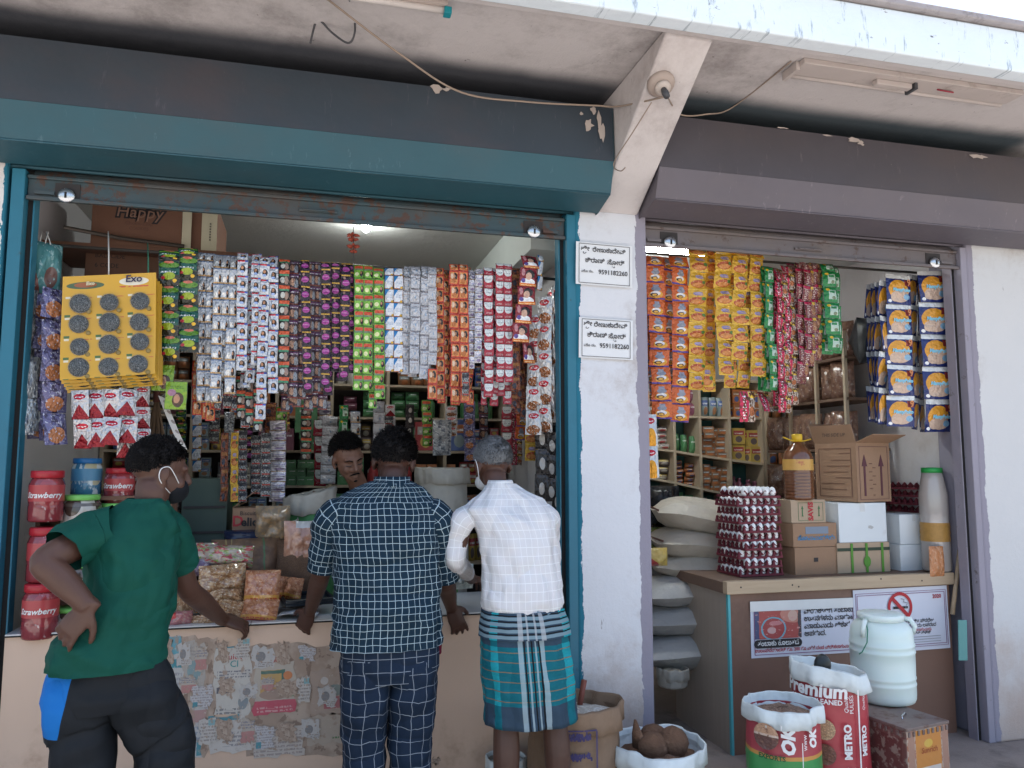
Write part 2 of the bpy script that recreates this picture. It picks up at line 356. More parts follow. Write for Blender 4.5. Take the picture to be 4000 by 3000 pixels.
def shutter(x0, x1, label, top, mid, rail, jamb, prof, endR):
    st = thing('roller_shutter', label, 'shutter', (0.5 * (x0 + x1), 0, 2.72), group='roller shutters over the two shop fronts')
    (ty, tz), (ny, nz1), (my, mz), (by, bz) = prof; th = 0.004
    h = obj('hood', MB().prism([(ty, tz), (ny, nz1), (ny + th, nz1 - 0.001), (ty + th, tz)], endR[0], endR[1], 'x'), top, st)
    obj('hood_face', MB().prism([(ny, nz1 - 0.0015), (my, mz), (my + th, mz), (ny + th, nz1 - 0.0015)], endR[0], endR[1], 'x'), mid, h)
    obj('hood_underside', MB().prism([(my, mz - 0.0015), (by, bz), (by + 0.006, bz + 0.003), (my + th, mz - 0.0015)], endR[0], endR[1], 'x'), mid, h)
    obj('hood_seam', MB().tube([(endR[0], my, mz), (endR[1], my, mz)], 0.006, 6).tube([(endR[0], by + 0.06, bz + 0.012), (endR[1], by + 0.06, bz + 0.012)], 0.010, 6), mid, h, smooth=True)
    for xe in endR: obj('hood_end', MB().prism([(ty, tz), (ny, nz1), (my, mz), (by, bz), (0.05, bz), (0.05, tz)], xe - 0.002, xe + 0.002, 'x'), mid, h)
    cu = MB()   # the rolled curtain's lowest slats above the bottom rail
    for k in range(3): cu.tube([(x0, 0.06, 2.835 + 0.035 * k), (x1, 0.06, 2.835 + 0.035 * k)], 0.017, 8)
    obj('slat', cu, rail, st, smooth=True)
    r = obj('bottom_rail', MB().box(x0 - 0.02, x1 + 0.02, 0.035, 0.06, 2.715, 2.825), rail, st, bevel=0.004)
    obj('rail_lip', MB().box(x0 - 0.02, x1 + 0.02, 0.015, 0.0345, 2.708, 2.726), rail, r, bevel=0.003)
    obj('rail_bead', MB().box(x0 - 0.02, x1 + 0.02, 0.02, 0.0345, 2.805, 2.822), rail, r, bevel=0.004)
    obj('grip', MB().box(0.5 * (x0 + x1) - 0.09, 0.5 * (x0 + x1) + 0.09, 0.022, 0.0345, 2.752, 2.766).box(0.5 * (x0 + x1) - 0.07, 0.5 * (x0 + x1) + 0.07, 0.012, 0.0215, 2.755, 2.763), rail, r, bevel=0.003)
    for xl, s in ((x0 + 0.14, 1), (x1 - 0.15, -1)):
        obj('lock_plate', MB().box(xl - 0.05, xl + 0.05, 0.030, 0.0348, 2.725, 2.795), pm('old_grease', (0.035, 0.03, 0.03), 0.7, 0.3, 30), r)
        lk = MB(); lk.ball((xl, 0.018, 2.737), (0.037, 0.014, 0.034), 16, 8); l_ = obj('lock', lk, M_steel, r, smooth=True)
        obj('keyhole', MB().box(xl - 0.004, xl + 0.004, 0.001, 0.005, 2.722, 2.748), M_slot, r)
        obj('bolt', MB().box(xl - s * 0.13, xl - s * 0.05, 0.022, 0.0335, 2.737, 2.752), rail, r)
    for xg, s in ((x0, -1), (x1, 1)):
        a, b = sorted((xg, xg + s * 0.022)); obj('guide', MB().box(a, b, 0.06, 0.10, 0, 2.84), M_slot, st)
        a, b = sorted((xg + s * 0.022, xg + s * 0.075)); obj('jamb', MB().box(a, b, 0.005, 0.11, 0, 2.84), jamb, st, bevel=0.004)
        a, b = sorted((xg - s * 0.006, xg)); obj('guide_edge', MB().box(a, b, 0.055, 0.12, 0, 2.84), jamb, st)
    return st, h
profL = [(-0.25, 3.312), (-0.262, 3.035), (-0.205, 2.885), (-0.03, 2.845)]
shL, hL = shutter(-1.212, 1.235, 'teal rolled-up shutter over the wide shop front with the customers', M_hoodLt, M_hoodL, M_railL, M_teal, profL, (-3.2, 1.415))
shR, hR = shutter(1.705, 3.70, 'lilac grey rolled-up shutter over the shop front with the egg trays', M_hoodRt, M_hoodR, M_railR, M_lav, profL, (1.66, 5.2))
# patches of bare plaster and flaking along the hoods' upper edges
def patch(x, y, w, h, seed, par, Yf, m=None):
    c0 = P(x, y, Yf); r_ = random.Random(seed); mb = MB(); n = 11
    pts = [(math.cos(6.283 * k / n) * w * r_.uniform(0.35, 1), math.sin(6.283 * k / n) * h * r_.uniform(0.35, 1)) for k in range(n)]
    tl = (profL[1][0] - profL[0][0]) / (profL[1][1] - profL[0][1])
    b = mb.add([c0 + Vector((a, tl * b_ - 0.004, b_)) for a, b_ in pts]); mb.face([b + k for k in range(n)], [(0, 0)] * n)
    obj('bare_patch', mb, m or M_peel, par)
for k, (x, y, w_, h_) in enumerate([(1705, 345, 0.035, 0.03), (1745, 350, 0.03, 0.012), (2300, 490, 0.03, 0.045), (2318, 430, 0.02, 0.03), (2340, 470, 0.02, 0.06), (2350, 520, 0.022, 0.06), (2270, 445, 0.012, 0.012)]):
    zz = (P(x, y, -0.255).z - 3.035) / 0.277; patch(x, y, w_, h_, k, hL, -0.262 + 0.012 * zz - 0.004)
for k, (x, y, w_, h_) in enumerate([(3330, 548, 0.05, 0.02), (3360, 560, 0.03, 0.02), (3820, 612, 0.07, 0.02), (3050, 500, 0.05, 0.006), (3230, 530, 0.04, 0.006)]):
    zz = (P(x, y, -0.255).z - 3.035) / 0.277; patch(x, y, w_, h_, k + 20, hR, -0.262 + 0.012 * zz - 0.004)
# ---------------------------------------------------------------- hanging strips of sachets
K = (0.03, 0.024, 0.024); SK = (0.45, 0.23, 0.13); WH = (0.78, 0.79, 0.80)
STY = {
 'green_soap': ('dark green soap packets', (0.006, 0.05, 0.026), [('r', .5, .28, .5, .28, (0.02, 0.022, 0.012)), ('e', .5, .82, .5, .13, (0.10, 0.23, 0.02)), ('e', .5, .93, .24, .06, (0.62, 0.17, 0.10)),
    ('r', .5, .55, .5, .12, (0.008, 0.08, 0.055)), ('e', .5, .36, .3, .15, (0.30, 0.38, 0.02)), ('t', .45, .55, .36, .05, 1, WH), ('e', .22, .3, .1, .07, (0.4, 0.02, 0.03)), ('e', .78, .18, .1, .07, (0.75, 0.42, 0.02))]),
 'white_woman': ('silver white sachets with a dark-haired figure', (0.62, 0.64, 0.67), [('r', .5, .95, .5, .04, (0.2, 0.25, 0.36)), ('t', .45, .8, .35, .07, 2, (0.25, 0.28, 0.36)), ('e', .78, .32, .14, .3, K), ('e', .72, .42, .08, .1, SK),
    ('e', .35, .3, .2, .18, (0.78, 0.75, 0.70)), ('r', .5, .07, .5, .045, (0.5, 0.3, 0.13))]),
 'white_red': ('white sachets with a red blue corner', (0.72, 0.74, 0.78), [('r', .35, .94, .35, .05, (0.55, 0.04, 0.06)), ('r', .85, .94, .15, .05, (0.08, 0.11, 0.42)), ('e', .55, .42, .26, .24, K), ('e', .5, .5, .13, .11, SK), ('e', .5, .26, .2, .08, (0.30, 0.40, 0.66)),
    ('t', .4, .8, .3, .05, 2, (0.3, 0.32, 0.45))]),
 'dark_band': ('black sachets with an orange red band', (0.014, 0.011, 0.011), [('r', .5, .86, .5, .12, (0.62, 0.10, 0.035)), ('r', .5, .67, .45, .07, (0.07, 0.25, 0.13)), ('e', .7, .3, .2, .26, (0.30, 0.2, 0.16)), ('e', .35, .32, .2, .2, (0.5, 0.5, 0.46))]),
 'brown_face': ('purplish brown sachets with a smiling face', (0.05, 0.022, 0.03), [('r', .5, .86, .5, .1, (0.12, 0.035, 0.10)), ('t', .5, .86, .4, .05, 1, WH), ('e', .4, .45, .3, .25, (0.42, 0.24, 0.16)), ('e', .75, .35, .2, .3, (0.25, 0.27, 0.3)), ('n', 7, .55, .62, (0.04, 0.03, 0.035)), ('r', .5, .06, .5, .04, (0.2, 0.04, 0.03))]),
 'pink_ball': ('dark purple sachets with a pink swirl', (0.020, 0.010, 0.022), [('r', .5, .92, .46, .05, (0.62, 0.36, 0.06)), ('e', .5, .4, .4, .2, (0.36, 0.05, 0.27)), ('r', .5, .43, .34, .02, (0.5, 0.25, 0.45)), ('r', .5, .33, .3, .015, (0.15, 0.01, 0.12)), ('e', .35, .74, .12, .1, (0.3, 0.18, 0.14))]),
 'green_woman': ('bright green sachets with a red label', (0.115, 0.33, 0.035), [('r', .5, .8, .42, .11, (0.60, 0.08, 0.035)), ('r', .5, .63, .42, .06, (0.16, 0.22, 0.13)), ('r', .5, .3, .43, .24, (0.20, 0.45, 0.06)), ('e', .78, .3, .16, .22, K), ('e', .74, .36, .09, .1, SK), ('e', .32, .27, .2, .14, (0.72, 0.74, 0.4))]),
 'blue_white': ('white sachets with an orange rim', (0.60, 0.19, 0.055), [('r', .5, .52, .46, .45, (0.72, 0.75, 0.80)), ('d', 1.1, -1, -.45, (0.02, 0.2, 0.50)), ('t', .55, .5, .3, .14, 3, (0.35, 0.42, 0.55)), ('d', -1, 2.2, -.45, (0.02, 0.07, 0.2)), ('e', .8, .1, .15, .09, (0.7, 0.42, 0.06))]),
 'white_plain': ('plain white sachets with thin brown lines', (0.63, 0.64, 0.68), [('r', .5, .93, .4, .02, (0.14, 0.08, 0.08)), ('r', .5, .73, .4, .012, (0.25, 0.15, 0.14)), ('e', .55, .4, .06, .12, (0.25, 0.35, 0.48)), ('t', .5, .15, .35, .04, 1, (0.4, 0.4, 0.45))]),
 'orange_woman': ('orange red sachets with a woman', (0.58, 0.06, 0.03), [('r', .5, .5, .38, .40, (0.60, 0.24, 0.07)), ('e', .62, .6, .22, .26, K), ('e', .5, .62, .14, .13, SK), ('e', .46, .3, .24, .18, (0.42, 0.14, 0.04)), ('e', .3, .62, .14, .2, (0.70, 0.50, 0.36))]),
 'white_lilac': ('white sachets with a lilac arc', (0.66, 0.64, 0.69), [('r', .5, .96, .5, .03, (0.45, 0.25, 0.10)), ('e', .6, .75, .42, .16, (0.30, 0.28, 0.48)), ('e', .55, .8, .4, .15, (0.7, 0.68, 0.72)), ('r', .5, .45, .4, .02, (0.1, 0.09, 0.16)), ('e', .6, .2, .3, .1, (0.25, 0.2, 0.33))]),
 'red_shield': ('crimson toothpaste sachets with a white shield', (0.38, 0.028, 0.05), [('r', .5, .84, .44, .14, (0.66, 0.70, 0.70)), ('e', .5, .66, .40, .22, (0.66, 0.70, 0.70)), ('t', .5, .7, .28, .05, 1, (0.2, 0.2, 0.24)), ('t', .5, .2, .3, .07, 2, (0.6, 0.45, 0.45))]),
 'brown_mix': ('brown tobacco-coloured sachets', (0.22, 0.055, 0.022), [('n', 3, .5, .55, (0.07, 0.02, 0.012)), ('r', .5, .75, .4, .1, (0.30, 0.12, 0.03)), ('e', .4, .3, .22, .2, (0.04, 0.04, 0.06))]),
 'maroon_woman': ('maroon sachets with a woman in white', (0.22, 0.018, 0.028), [('e', .48, .22, .42, .2, WH), ('e', .58, .66, .27, .25, K), ('e', .5, .55, .17, .2, (0.55, 0.34, 0.25)), ('r', .5, .09, .5, .075, (0.62, 0.18, 0.03)), ('t', .5, .09, .45, .04, 1, (0.85, 0.6, 0.3)), ('e', .2, .3, .12, .12, (0.10, 0.06, 0.25)), ('e', .18, .75, .1, .2, (0.45, 0.2, 0.22))]),
 'white_spice': ('white spice packets with a red oval', (0.70, 0.70, 0.70), [('e', .5, .78, .34, .12, (0.50, 0.015, 0.03)), ('t', .5, .78, .22, .03, 1, WH), ('t', .5, .58, .3, .04, 2, (0.4, 0.4, 0.4)), ('e', .5, .2, .42, .2, (0.26, 0.09, 0.03)), ('n', 9, .56, .6, (0.6, 0.55, 0.5))]),
 'silver_dark': ('silver and black sachets', (0.34, 0.35, 0.34), [('r', .5, .7, .46, .16, (0.035, 0.035, 0.045)), ('n', 6, .5, .54, (0.06, 0.06, 0.065)), ('r', .5, .12, .4, .06, (0.35, 0.05, 0.04))]),
 'chilli': ('white pouches filled with red chilli powder', (0.68, 0.66, 0.66), [('k', .52, .9, (0.26, 0.012, 0.02)), ('e', .5, .78, .34, .1, (0.45, 0.012, 0.03)), ('t', .5, .78, .24, .03, 1, WH), ('t', .5, .62, .25, .03, 1, (0.35, 0.3, 0.3))]),
 'turmeric': ('white pouches with a turmeric yellow heap', (0.66, 0.68, 0.70), [('r', .5, .2, .36, .2, (0.62, 0.28, 0.02)), ('e', .5, .36, .34, .2, (0.62, 0.28, 0.02)), ('e', .5, .8, .34, .1, (0.45, 0.012, 0.03)), ('t', .5, .8, .24, .03, 1, WH)]),
 'detergent': ('orange detergent packets with a blue hem', (0.56, 0.11, 0.02), [('r', .5, .05, .5, .05, (0.06, 0.04, 0.25)), ('e', .52, .3, .36, .22, (0.62, 0.30, 0.03)), ('e', .5, .62, .24, .14, (0.22, 0.24, 0.30)), ('r', .5, .8, .15, .08, (0.26, 0.27, 0.34)), ('e', .48, .36, .26, .13, (0.7, 0.68, 0.7)), ('e', .42, .28, .2, .1, (0.05, 0.03, 0.03)), ('e', .44, .27, .12, .06, (0.6, 0.34, 0.06))]),
 'noodle': ('yellow noodle packets with a bowl', (0.62, 0.36, 0.03), [('e', .5, .72, .25, .1, (0.30, 0.26, 0.42)), ('r', .55, .64, .22, .03, (0.2, 0.16, 0.33)), ('e', .5, .3, .42, .22, (0.36, 0.07, 0.02)), ('e', .48, .24, .32, .13, (0.52, 0.2, 0.05)), ('e', .82, .42, .14, .1, (0.06, 0.15, 0.03)), ('n', 8, .6, .63, (0.6, 0.36, 0.16)), ('r', .5, .97, .5, .03, (0.7, 0.44, 0.05)), ('r', .5, .03, .5, .03, (0.65, 0.4, 0.05))]),
 'green_pack': ('green sachets with a white panel', (0.012, 0.20, 0.05), [('r', .62, .5, .28, .3, (0.40, 0.52, 0.44)), ('r', .6, .68, .2, .08, (0.03, 0.2, 0.07)), ('e', .3, .82, .14, .08, (0.65, 0.40, 0.02)), ('e', .7, .3, .15, .1, (0.16, 0.2, 0.12))]),
 'pink_choc': ('crimson chocolate drink sachets with a cup', (0.50, 0.42, 0.36), [('r', .25, .5, .26, .5, (0.45, 0.02, 0.07)), ('t', .25, .5, .1, .4, 9, WH), ('r', .76, .88, .24, .1, (0.68, 0.45, 0.05)), ('n', 6, .5, .54, (0.10, 0.04, 0.02)), ('e', .74, .35, .2, .16, (0.36, 0.12, 0.05))]),
 'maroon_choc': ('maroon chocolate sachets', (0.15, 0.018, 0.025), [('r', .3, .9, .34, .1, (0.40, 0.01, 0.06)), ('t', .3, .45, .12, .4, 7, (0.55, 0.42, 0.40)), ('e', .75, .45, .22, .3, (0.30, 0.13, 0.06)), ('n', 7, .56, .6, (0.38, 0.28, 0.2)), ('r', .85, .9, .15, .1, (0.6, 0.38, 0.05))]),
 'baby': ('dark blue diaper packs with an orange disc', (0.018, 0.03, 0.14), [('r', .5, .93, .5, .075, (0.66, 0.68, 0.68)), ('e', .47, .48, .40, .34, (0.66, 0.30, 0.03)), ('e', .52, .27, .38, .19, (0.50, 0.36, 0.28)), ('e', .35, .2, .2, .12, (0.54, 0.40, 0.31)), ('e', .8, .26, .13, .1, (0.20, 0.38, 0.55)), ('r', .86, .73, .13, .1, (0.22, 0.03, 0.03)), ('e', .12, .1, .07, .05, WH)]),
 'foil_blue': ('purple blue snack packs in clear wrap', (0.16, 0.15, 0.30), [('n', 3, .5, .56, (0.05, 0.04, 0.09)), ('e', .5, .3, .35, .25, (0.45, 0.17, 0.07)), ('n', 8, .58, .62, (0.5, 0.5, 0.6))]),
 'foil_clear': ('clear silver wrapped packs', (0.40, 0.42, 0.44), [('n', 4, .5, .58, (0.14, 0.16, 0.2)), ('n', 9, .6, .64, (0.7, 0.72, 0.74))]),
 'black_pack': ('black packets with a white tag', (0.022, 0.018, 0.018), [('e', .5, .42, .2, .25, (0.5, 0.46, 0.42)), ('r', .5, .9, .5, .06, (0.05, 0.04, 0.04))]),
}
def unit_sachet(me_name, m, seed, nu=4, nv=5, dent=0.9):
    r_ = random.Random(seed); mb = MB(); k = r_.uniform(0, 99)
    def fn(u, v):
        e = max(0.0, math.sin(math.pi * u)) ** 0.6 * max(0.0, math.sin(math.pi * min(1, max(0, (v - 0.09) / 0.82)))) ** 0.5
        d = e * (1 + dent * noise.noise(Vector((u * 3 + k, v * 3, k)))) + 0.25 * noise.noise(Vector((u * 1.5, v * 1.7 + k, 3)))
        return (u - 0.5 + 0.03 * noise.noise(Vector((v * 3, k, 1))), -d * 0.5, v - 1.0)
    mb.sheet(fn, nu, nv)
    n1 = nu + 1; rim = [i for i in range(n1)] + [j * n1 + nu for j in range(1, nv + 1)] + [nv * n1 + i for i in range(nu - 1, -1, -1)] + [j * n1 for j in range(nv - 1, 0, -1)]
    c = len(mb.v); mb.v.extend([(x, y + 0.02, z) for x, y, z in (mb.v[i] for i in rim)] + [(0, 0.2, -0.5)]); nr = len(rim)
    for q in range(nr): mb.face([c + nr, c + (q + 1) % nr, c + q], [(0.5, 0.5), (0.98, 0.02), (0.98, 0.02)])
    return mb.mesh(me_name, m, True)
_sm = {}
def sachet_meshes(sty):
    if sty not in _sm:
        d, base, lay = STY[sty]; base = tuple(x * (0.78 if min(base) > 0.4 else 0.92) for x in base); big = sty in ('detergent', 'noodle', 'maroon_woman', 'white_spice', 'chilli', 'turmeric', 'baby', 'pink_choc', 'foil_blue', 'foil_clear')
        m = printed('print_' + sty, base, lay, rough=0.2 if sty not in ('white_plain', 'blue_white') else 0.4, warp=0.05, crinkle=1.0, cs=6 if big else 4.5, grain=0.0, spec=0.55, seam_shade=not big, metal=0.45 if min(base) > 0.3 else 0.12)
        _sm[sty] = [unit_sachet('sachet', m, hash(sty) % 1000 if False else len(_sm) * 10 + k, *((6, 7) if big else (4, 5))) for k in range(3)]
    return _sm[sty]
STRIPS = []
def strip(sty, xt, xb, yt, yb, cols, pw, ph, Y=0.22, yaw=0.0, shop='left', rear=False, puff=0.16, stag=0.0, Yb=None, name='sachet_strip', curl=True, jit=1.0):
    top = P(xt, yt, Y); bot = P(xb, yb, Y if Yb is None else Yb)
    sc = (top - CAM).dot(_fw) / FPX; W, H = pw * sc / max(0.35, math.cos(yaw)), ph * sc
    n = max(1, round((top.z - bot.z) / H)); H = (top.z - bot.z) / n
    e = put(name, None, None, top, (0, 0, yaw)); e.empty_display_size = 0.05
    dv = bot - top; dv.rotate(Quaternion((0, 0, 1), -yaw))
    k = rnd.uniform(0, 100); ms = sachet_meshes(sty); ph0 = rnd.uniform(0.35, 1.0)
    for c in range(cols):
        cx = (c - (cols - 1) / 2) * W
        for i in range(n):
            f = ((i - 1 + ph0) if i and curl else (i if not curl else 0)) / n
            sway = 0.010 * noise.noise(Vector((i * 0.45 + k, c * 0.4, 2))) * jit
            o = bpy.data.objects.new('sachet', rnd.choice(ms)); COL.objects.link(o); o.parent = e
            o.location = (cx + dv.x * f + 0.004 * noise.noise(Vector((i * 0.5 + k, c, 9))) * jit, dv.y * f + sway + (0.40 * H * ph0 if curl and i == 0 else 0), dv.z * f - 0.002 + 0.02 * H)
            tilt = R(-24) if curl and i == 0 else R(rnd.uniform(-5, 9)) * jit
            o.rotation_euler = (tilt, R(rnd.uniform(-2, 2)) * jit, R(rnd.uniform(-8, 8)) * jit); o.scale = (W * 1.05, W * puff * 1.7, H * (1.10 * ph0 if curl and i == 0 else 0.995))
    STRIPS.append((e, sty, shop, rear, xt)); return e
def fill(sty, xs, yt, yb, cols, pw, ph, Y, shop='left'):
    for x in xs:
        strip(sty, x, x + rnd.uniform(-10, 10), yt + rnd.uniform(0, 10), yb + rnd.uniform(-30, 30), cols, pw, ph, Y, R(rnd.uniform(-16, 16)), shop, True)
# iron rods the strips hang from
M_iron = pm('iron_rod', (0.09, 0.075, 0.065), 0.55, 0.2, 30, metal=0.6)
def rod(name, pts, r, label, cat='rod', m=None, **k): return tag(obj(name, MB().tube(pts, r, 8), m or M_iron, smooth=True), label, cat, **k)
zr = P(1400, 1040, 0.22).z
rod('hanging_rod', [(-1.295, 0.26, zr + 0.02), (1.39, 0.26, zr + 0.005)], 0.008, 'thin iron rod across the left shop carrying the sachet strips', group='rods carrying the hanging strips')
rod('hanging_rod', [(1.53, 0.33, P(2900, 1010, 0.3).z), (3.79, 0.33, P(2900, 1010, 0.3).z)], 0.008, 'thin iron rod across the right shop carrying the packet strips', group='rods carrying the hanging strips')
# --- left shop, front layer, left to right
strip('green_soap', 660, 664, 975, 1465, 1, 72, 92, 0.13, jit=1.6)
strip('green_soap', 733, 735, 965, 1440, 1, 70, 92, 0.15, jit=1.6)
strip('white_woman', 805, 803, 985, 1600, 2, 30, 60, 0.2)
strip('white_woman', 883, 874, 990, 1480, 3, 29.5, 60, 0.18)
strip('white_woman', 848, 842, 1290, 1575, 1, 38, 60, 0.16, curl=False)
strip('white_woman', 903, 897, 1280, 1540, 1, 38, 60, 0.17, curl=False)
strip('white_red', 949, 944, 985, 1480, 1, 38, 60, 0.17)
strip('white_red', 990, 975, 990, 1500, 1, 36, 60, 0.21)
strip('white_red', 1002, 1000, 985, 1440, 1, 34, 60, 0.17)
strip('white_red', 1036, 1017, 1000, 1668, 1, 36, 60, 0.16)
strip('white_red', 1068, 1066, 995, 1550, 1, 36, 60, 0.17)
strip('dark_band', 1111, 1108, 1008, 1545, 1, 39, 62, 0.18)
strip('brown_face', 1150, 1143, 1015, 1560, 1, 36, 62, 0.2)
strip('brown_face', 1175, 1180, 1020, 1580, 1, 30, 62, 0.22)
strip('pink_ball', 1192, 1203, 1010, 1545, 1, 33, 58, 0.17)
strip('brown_face', 1230, 1228, 1020, 1555, 2, 25, 62, 0.21)
strip('pink_ball', 1272, 1273, 1020, 1545, 1, 34, 58, 0.17)
strip('pink_ball', 1311, 1314, 1022, 1490, 1, 32, 58, 0.19)
strip('pink_ball', 1352, 1342, 1022, 1495, 1, 34, 58, 0.17)
strip('pink_ball', 1373, 1370, 1025, 1480, 1, 22, 58, 0.2, R(25))
strip('green_woman', 1422, 1418, 1030, 1530, 2, 36, 64, 0.17)
strip('green_woman', 1480, 1484, 1042, 1570, 1, 40, 62, 0.17)
strip('green_woman', 1462, 1456, 1045, 1598, 1, 30, 62, 0.22)
strip('blue_white', 1539, 1539, 1045, 1475, 2, 34, 53, 0.19)
strip('blue_white', 1570, 1570, 1045, 1475, 1, 25, 53, 0.21)
strip('white_plain', 1596, 1580, 1035, 1470, 1, 32, 54, 0.19)
strip('white_plain', 1624, 1618, 1037, 1480, 1, 36, 54, 0.17)
strip('white_plain', 1664, 1656, 1035, 1490, 1, 36, 54, 0.18)
strip('white_plain', 1689, 1692, 1040, 1445, 1, 32, 54, 0.17)
strip('orange_woman', 1716, 1722, 1045, 1590, 1, 33, 56, 0.2, R(-12))
strip('orange_woman', 1738, 1745, 1050, 1560, 1, 30, 56, 0.21, R(20))
strip('orange_woman', 1792, 1800, 1030, 1600, 2, 36, 56, 0.16)
strip('orange_woman', 1690, 1688, 1440, 1560, 1, 36, 56, 0.15, curl=False)
strip('orange_woman', 1832, 1838, 1040, 1610, 1, 28, 56, 0.22, R(20))
strip('white_lilac', 1845, 1840, 1050, 1450, 1, 26, 53, 0.18)
strip('white_lilac', 1872, 1866, 1048, 1445, 1, 28, 53, 0.17)
strip('red_shield', 1897, 1888, 1045, 1590, 1, 24, 53, 0.21, R(25))
strip('red_shield', 1908, 1910, 1042, 1572, 1, 36, 53, 0.17)
strip('red_shield', 1936, 1936, 1045, 1560, 1, 24, 53, 0.22, R(30))
strip('red_shield', 1968, 1972, 1028, 1520, 2, 33, 52, 0.16)
strip('brown_mix', 2014, 2014, 1045, 1560, 1, 36, 58, 0.22)
strip('maroon_woman', 2072, 2024, 995, 1356, 1, 66, 72, 0.12, R(6))
strip('maroon_woman', 2062, 2048, 1340, 1420, 1, 50, 72, 0.2, R(20), curl=False)
strip('blue_white', 2114, 2112, 995, 1165, 1, 22, 52, 0.16, R(30))
# --- the rear layer, half hidden and reaching lower
fill('white_woman', (790, 830, 860), 1000, 1560, 1, 34, 60, 0.27)
fill('white_red', (955, 985, 1010, 1050), 1005, 1510, 1, 36, 60, 0.25)
fill('orange_woman', (770, 800, 820), 1400, 1650, 1, 34, 58, 0.31)
fill('silver_dark', (850, 885, 925, 965), 1430, 1650, 1, 34, 52, 0.32)
fill('dark_band', (940, 975, 1010), 1430, 1690, 1, 34, 60, 0.30)
fill('brown_face', (1110, 1140, 1165, 1200, 1235, 1265), 1020, 1610, 1, 34, 62, 0.29)
fill('pink_ball', (1180, 1290, 1330), 1025, 1530, 1, 34, 58, 0.26)
fill('green_woman', (1410, 1450), 1045, 1490, 1, 34, 62, 0.26)
fill('white_plain', (1610, 1640, 1675), 1050, 1490, 1, 34, 54, 0.24)
fill('orange_woman', (1730, 1760, 1785, 1815), 1045, 1600, 1, 34, 56, 0.28)
fill('red_shield', (1925, 1960, 1985), 1045, 1600, 1, 34, 53, 0.27)
fill('brown_mix', (2005, 2030, 2050), 1060, 1620, 1, 34, 60, 0.34)
strip('silver_dark', 1818, 1818, 1455, 1545, 1, 26, 50, 0.13, curl=False)
# --- big packs along the right jamb and wall of the left shop
strip('white_spice', 2090, 2085, 1230, 1700, 1, 50, 104, 0.22, R(-35), curl=False)
strip('white_spice', 2128, 2120, 1160, 1690, 1, 46, 104, 0.18, R(-38), curl=False)
for k, x in enumerate((2148, 2160, 2172, 2184, 2193)):
    strip('white_spice', x, x - 2, 1130 - 8 * k, 1640 - 14 * (k % 3), 1, 16, 104, 0.18 + 0.012 * k, R(-76), curl=False)
strip('black_pack', 2120, 2116, 1660, 1950, 1, 50, 95, 0.26, R(-25), curl=False)
strip('black_pack', 2155, 2152, 1690, 1960, 1, 46, 90, 0.22, R(-35), curl=False)
strip('black_pack', 2185, 2182, 1650, 2000, 1, 34, 90, 0.2, R(-55), curl=False)
# --- pouches and wrapped packs on the left
for k, x in enumerate((318, 376, 436, 500)):
    strip('chilli', x - 3 + k, x + 6, 1525 - 2 * k, 1756 - 8 * k, 1, 62, 116, 0.10 + 0.02 * (k % 2), R((-8, 4, -4, 9)[k]), curl=False, puff=0.13, jit=1.8)
strip('chilli', 556, 560, 1505, 1760, 1, 52, 90, 0.17, R(25), curl=False)
strip('chilli', 470, 520, 1560, 1790, 1, 55, 100, 0.2, curl=False)
for k, (x, y0, y1) in enumerate(((215, 1130, 1740), (185, 1135, 1725), (160, 1140, 1715))):
    strip('foil_blue', x, x - 2, y0, y1, 1, 56, 120, 0.14 + 0.10 * k, R(48), curl=False, puff=0.2, jit=2.4, name='snack_pack_strip')
strip('foil_clear', 112, 105, 1130, 1700, 1, 44, 130, 0.12, R(50), curl=False, puff=0.2, jit=2.4, name='snack_pack_strip')
strip('foil_clear', 135, 128, 1250, 1690, 1, 44, 130, 0.2, R(50), curl=False, puff=0.2, jit=2.4, name='snack_pack_strip')
# --- right shop
for x, xb, y0, y1, w, Y in ((2500, 2512, 965, 1420, 52, 0.30), (2530, 2552, 1000, 1600, 66, 0.33), (2556, 2592, 996, 1660, 74, 0.25), (2612, 2622, 1000, 1560, 56, 0.32), (2658, 2662, 998, 1668, 72, 0.25), (2590, 2600, 1004, 1500, 60, 0.36)):
    strip('detergent', x, xb, y0, y1, 1, w, 66, Y, R(rnd.uniform(-8, 8)), 'right', puff=0.15, jit=1.4)
for x, xb, y0, y1, w, Y in ((2728, 2722, 955, 1545, 74, 0.24), (2776, 2768, 965, 1560, 48, 0.32), (2824, 2834, 955, 1500, 72, 0.22), (2895, 2886, 950, 1420, 74, 0.22), (2954, 2964, 955, 1480, 58, 0.25), (2862, 2855, 965, 1560, 52, 0.30), (2920, 2905, 970, 1550, 56, 0.31), (2750, 2800, 1400, 1565, 60, 0.28)):
    strip('noodle', x, xb, y0, y1, 1, w, 68, Y, R(rnd.uniform(-6, 10)), 'right', puff=0.16, jit=1.4)
for x, xb, y0, y1, Y in ((2985, 3005, 1040, 1530, 0.25), (3000, 3024, 1045, 1525, 0.22), (2975, 2955, 1460, 1525, 0.3)): strip('green_pack', x, xb, y0, y1, 1, 40, 64, Y, R(10), 'right', curl=False)
for x, xb, y0, y1, Y in ((3030, 3050, 1040, 1600, 0.26), (3048, 3072, 1045, 1622, 0.22), (3078, 3098, 1035, 1615, 0.23), (3000, 3010, 1530, 1625, 0.26)): strip('pink_choc', x, xb, y0, y1, 1, 54, 64, Y, R(8), 'right', jit=1.2)
for x, xb, y0, y1, Y in ((3108, 3118, 1025, 1490, 0.26), (3130, 3138, 1025, 1510, 0.23), (3156, 3166, 1022, 1460, 0.22), (3188, 3188, 1025, 1440, 0.25), (3120, 3130, 1030, 1520, 0.31)): strip('maroon_choc', x, xb, y0, y1, 1, 52, 60, Y, R(12), 'right', jit=1.2)
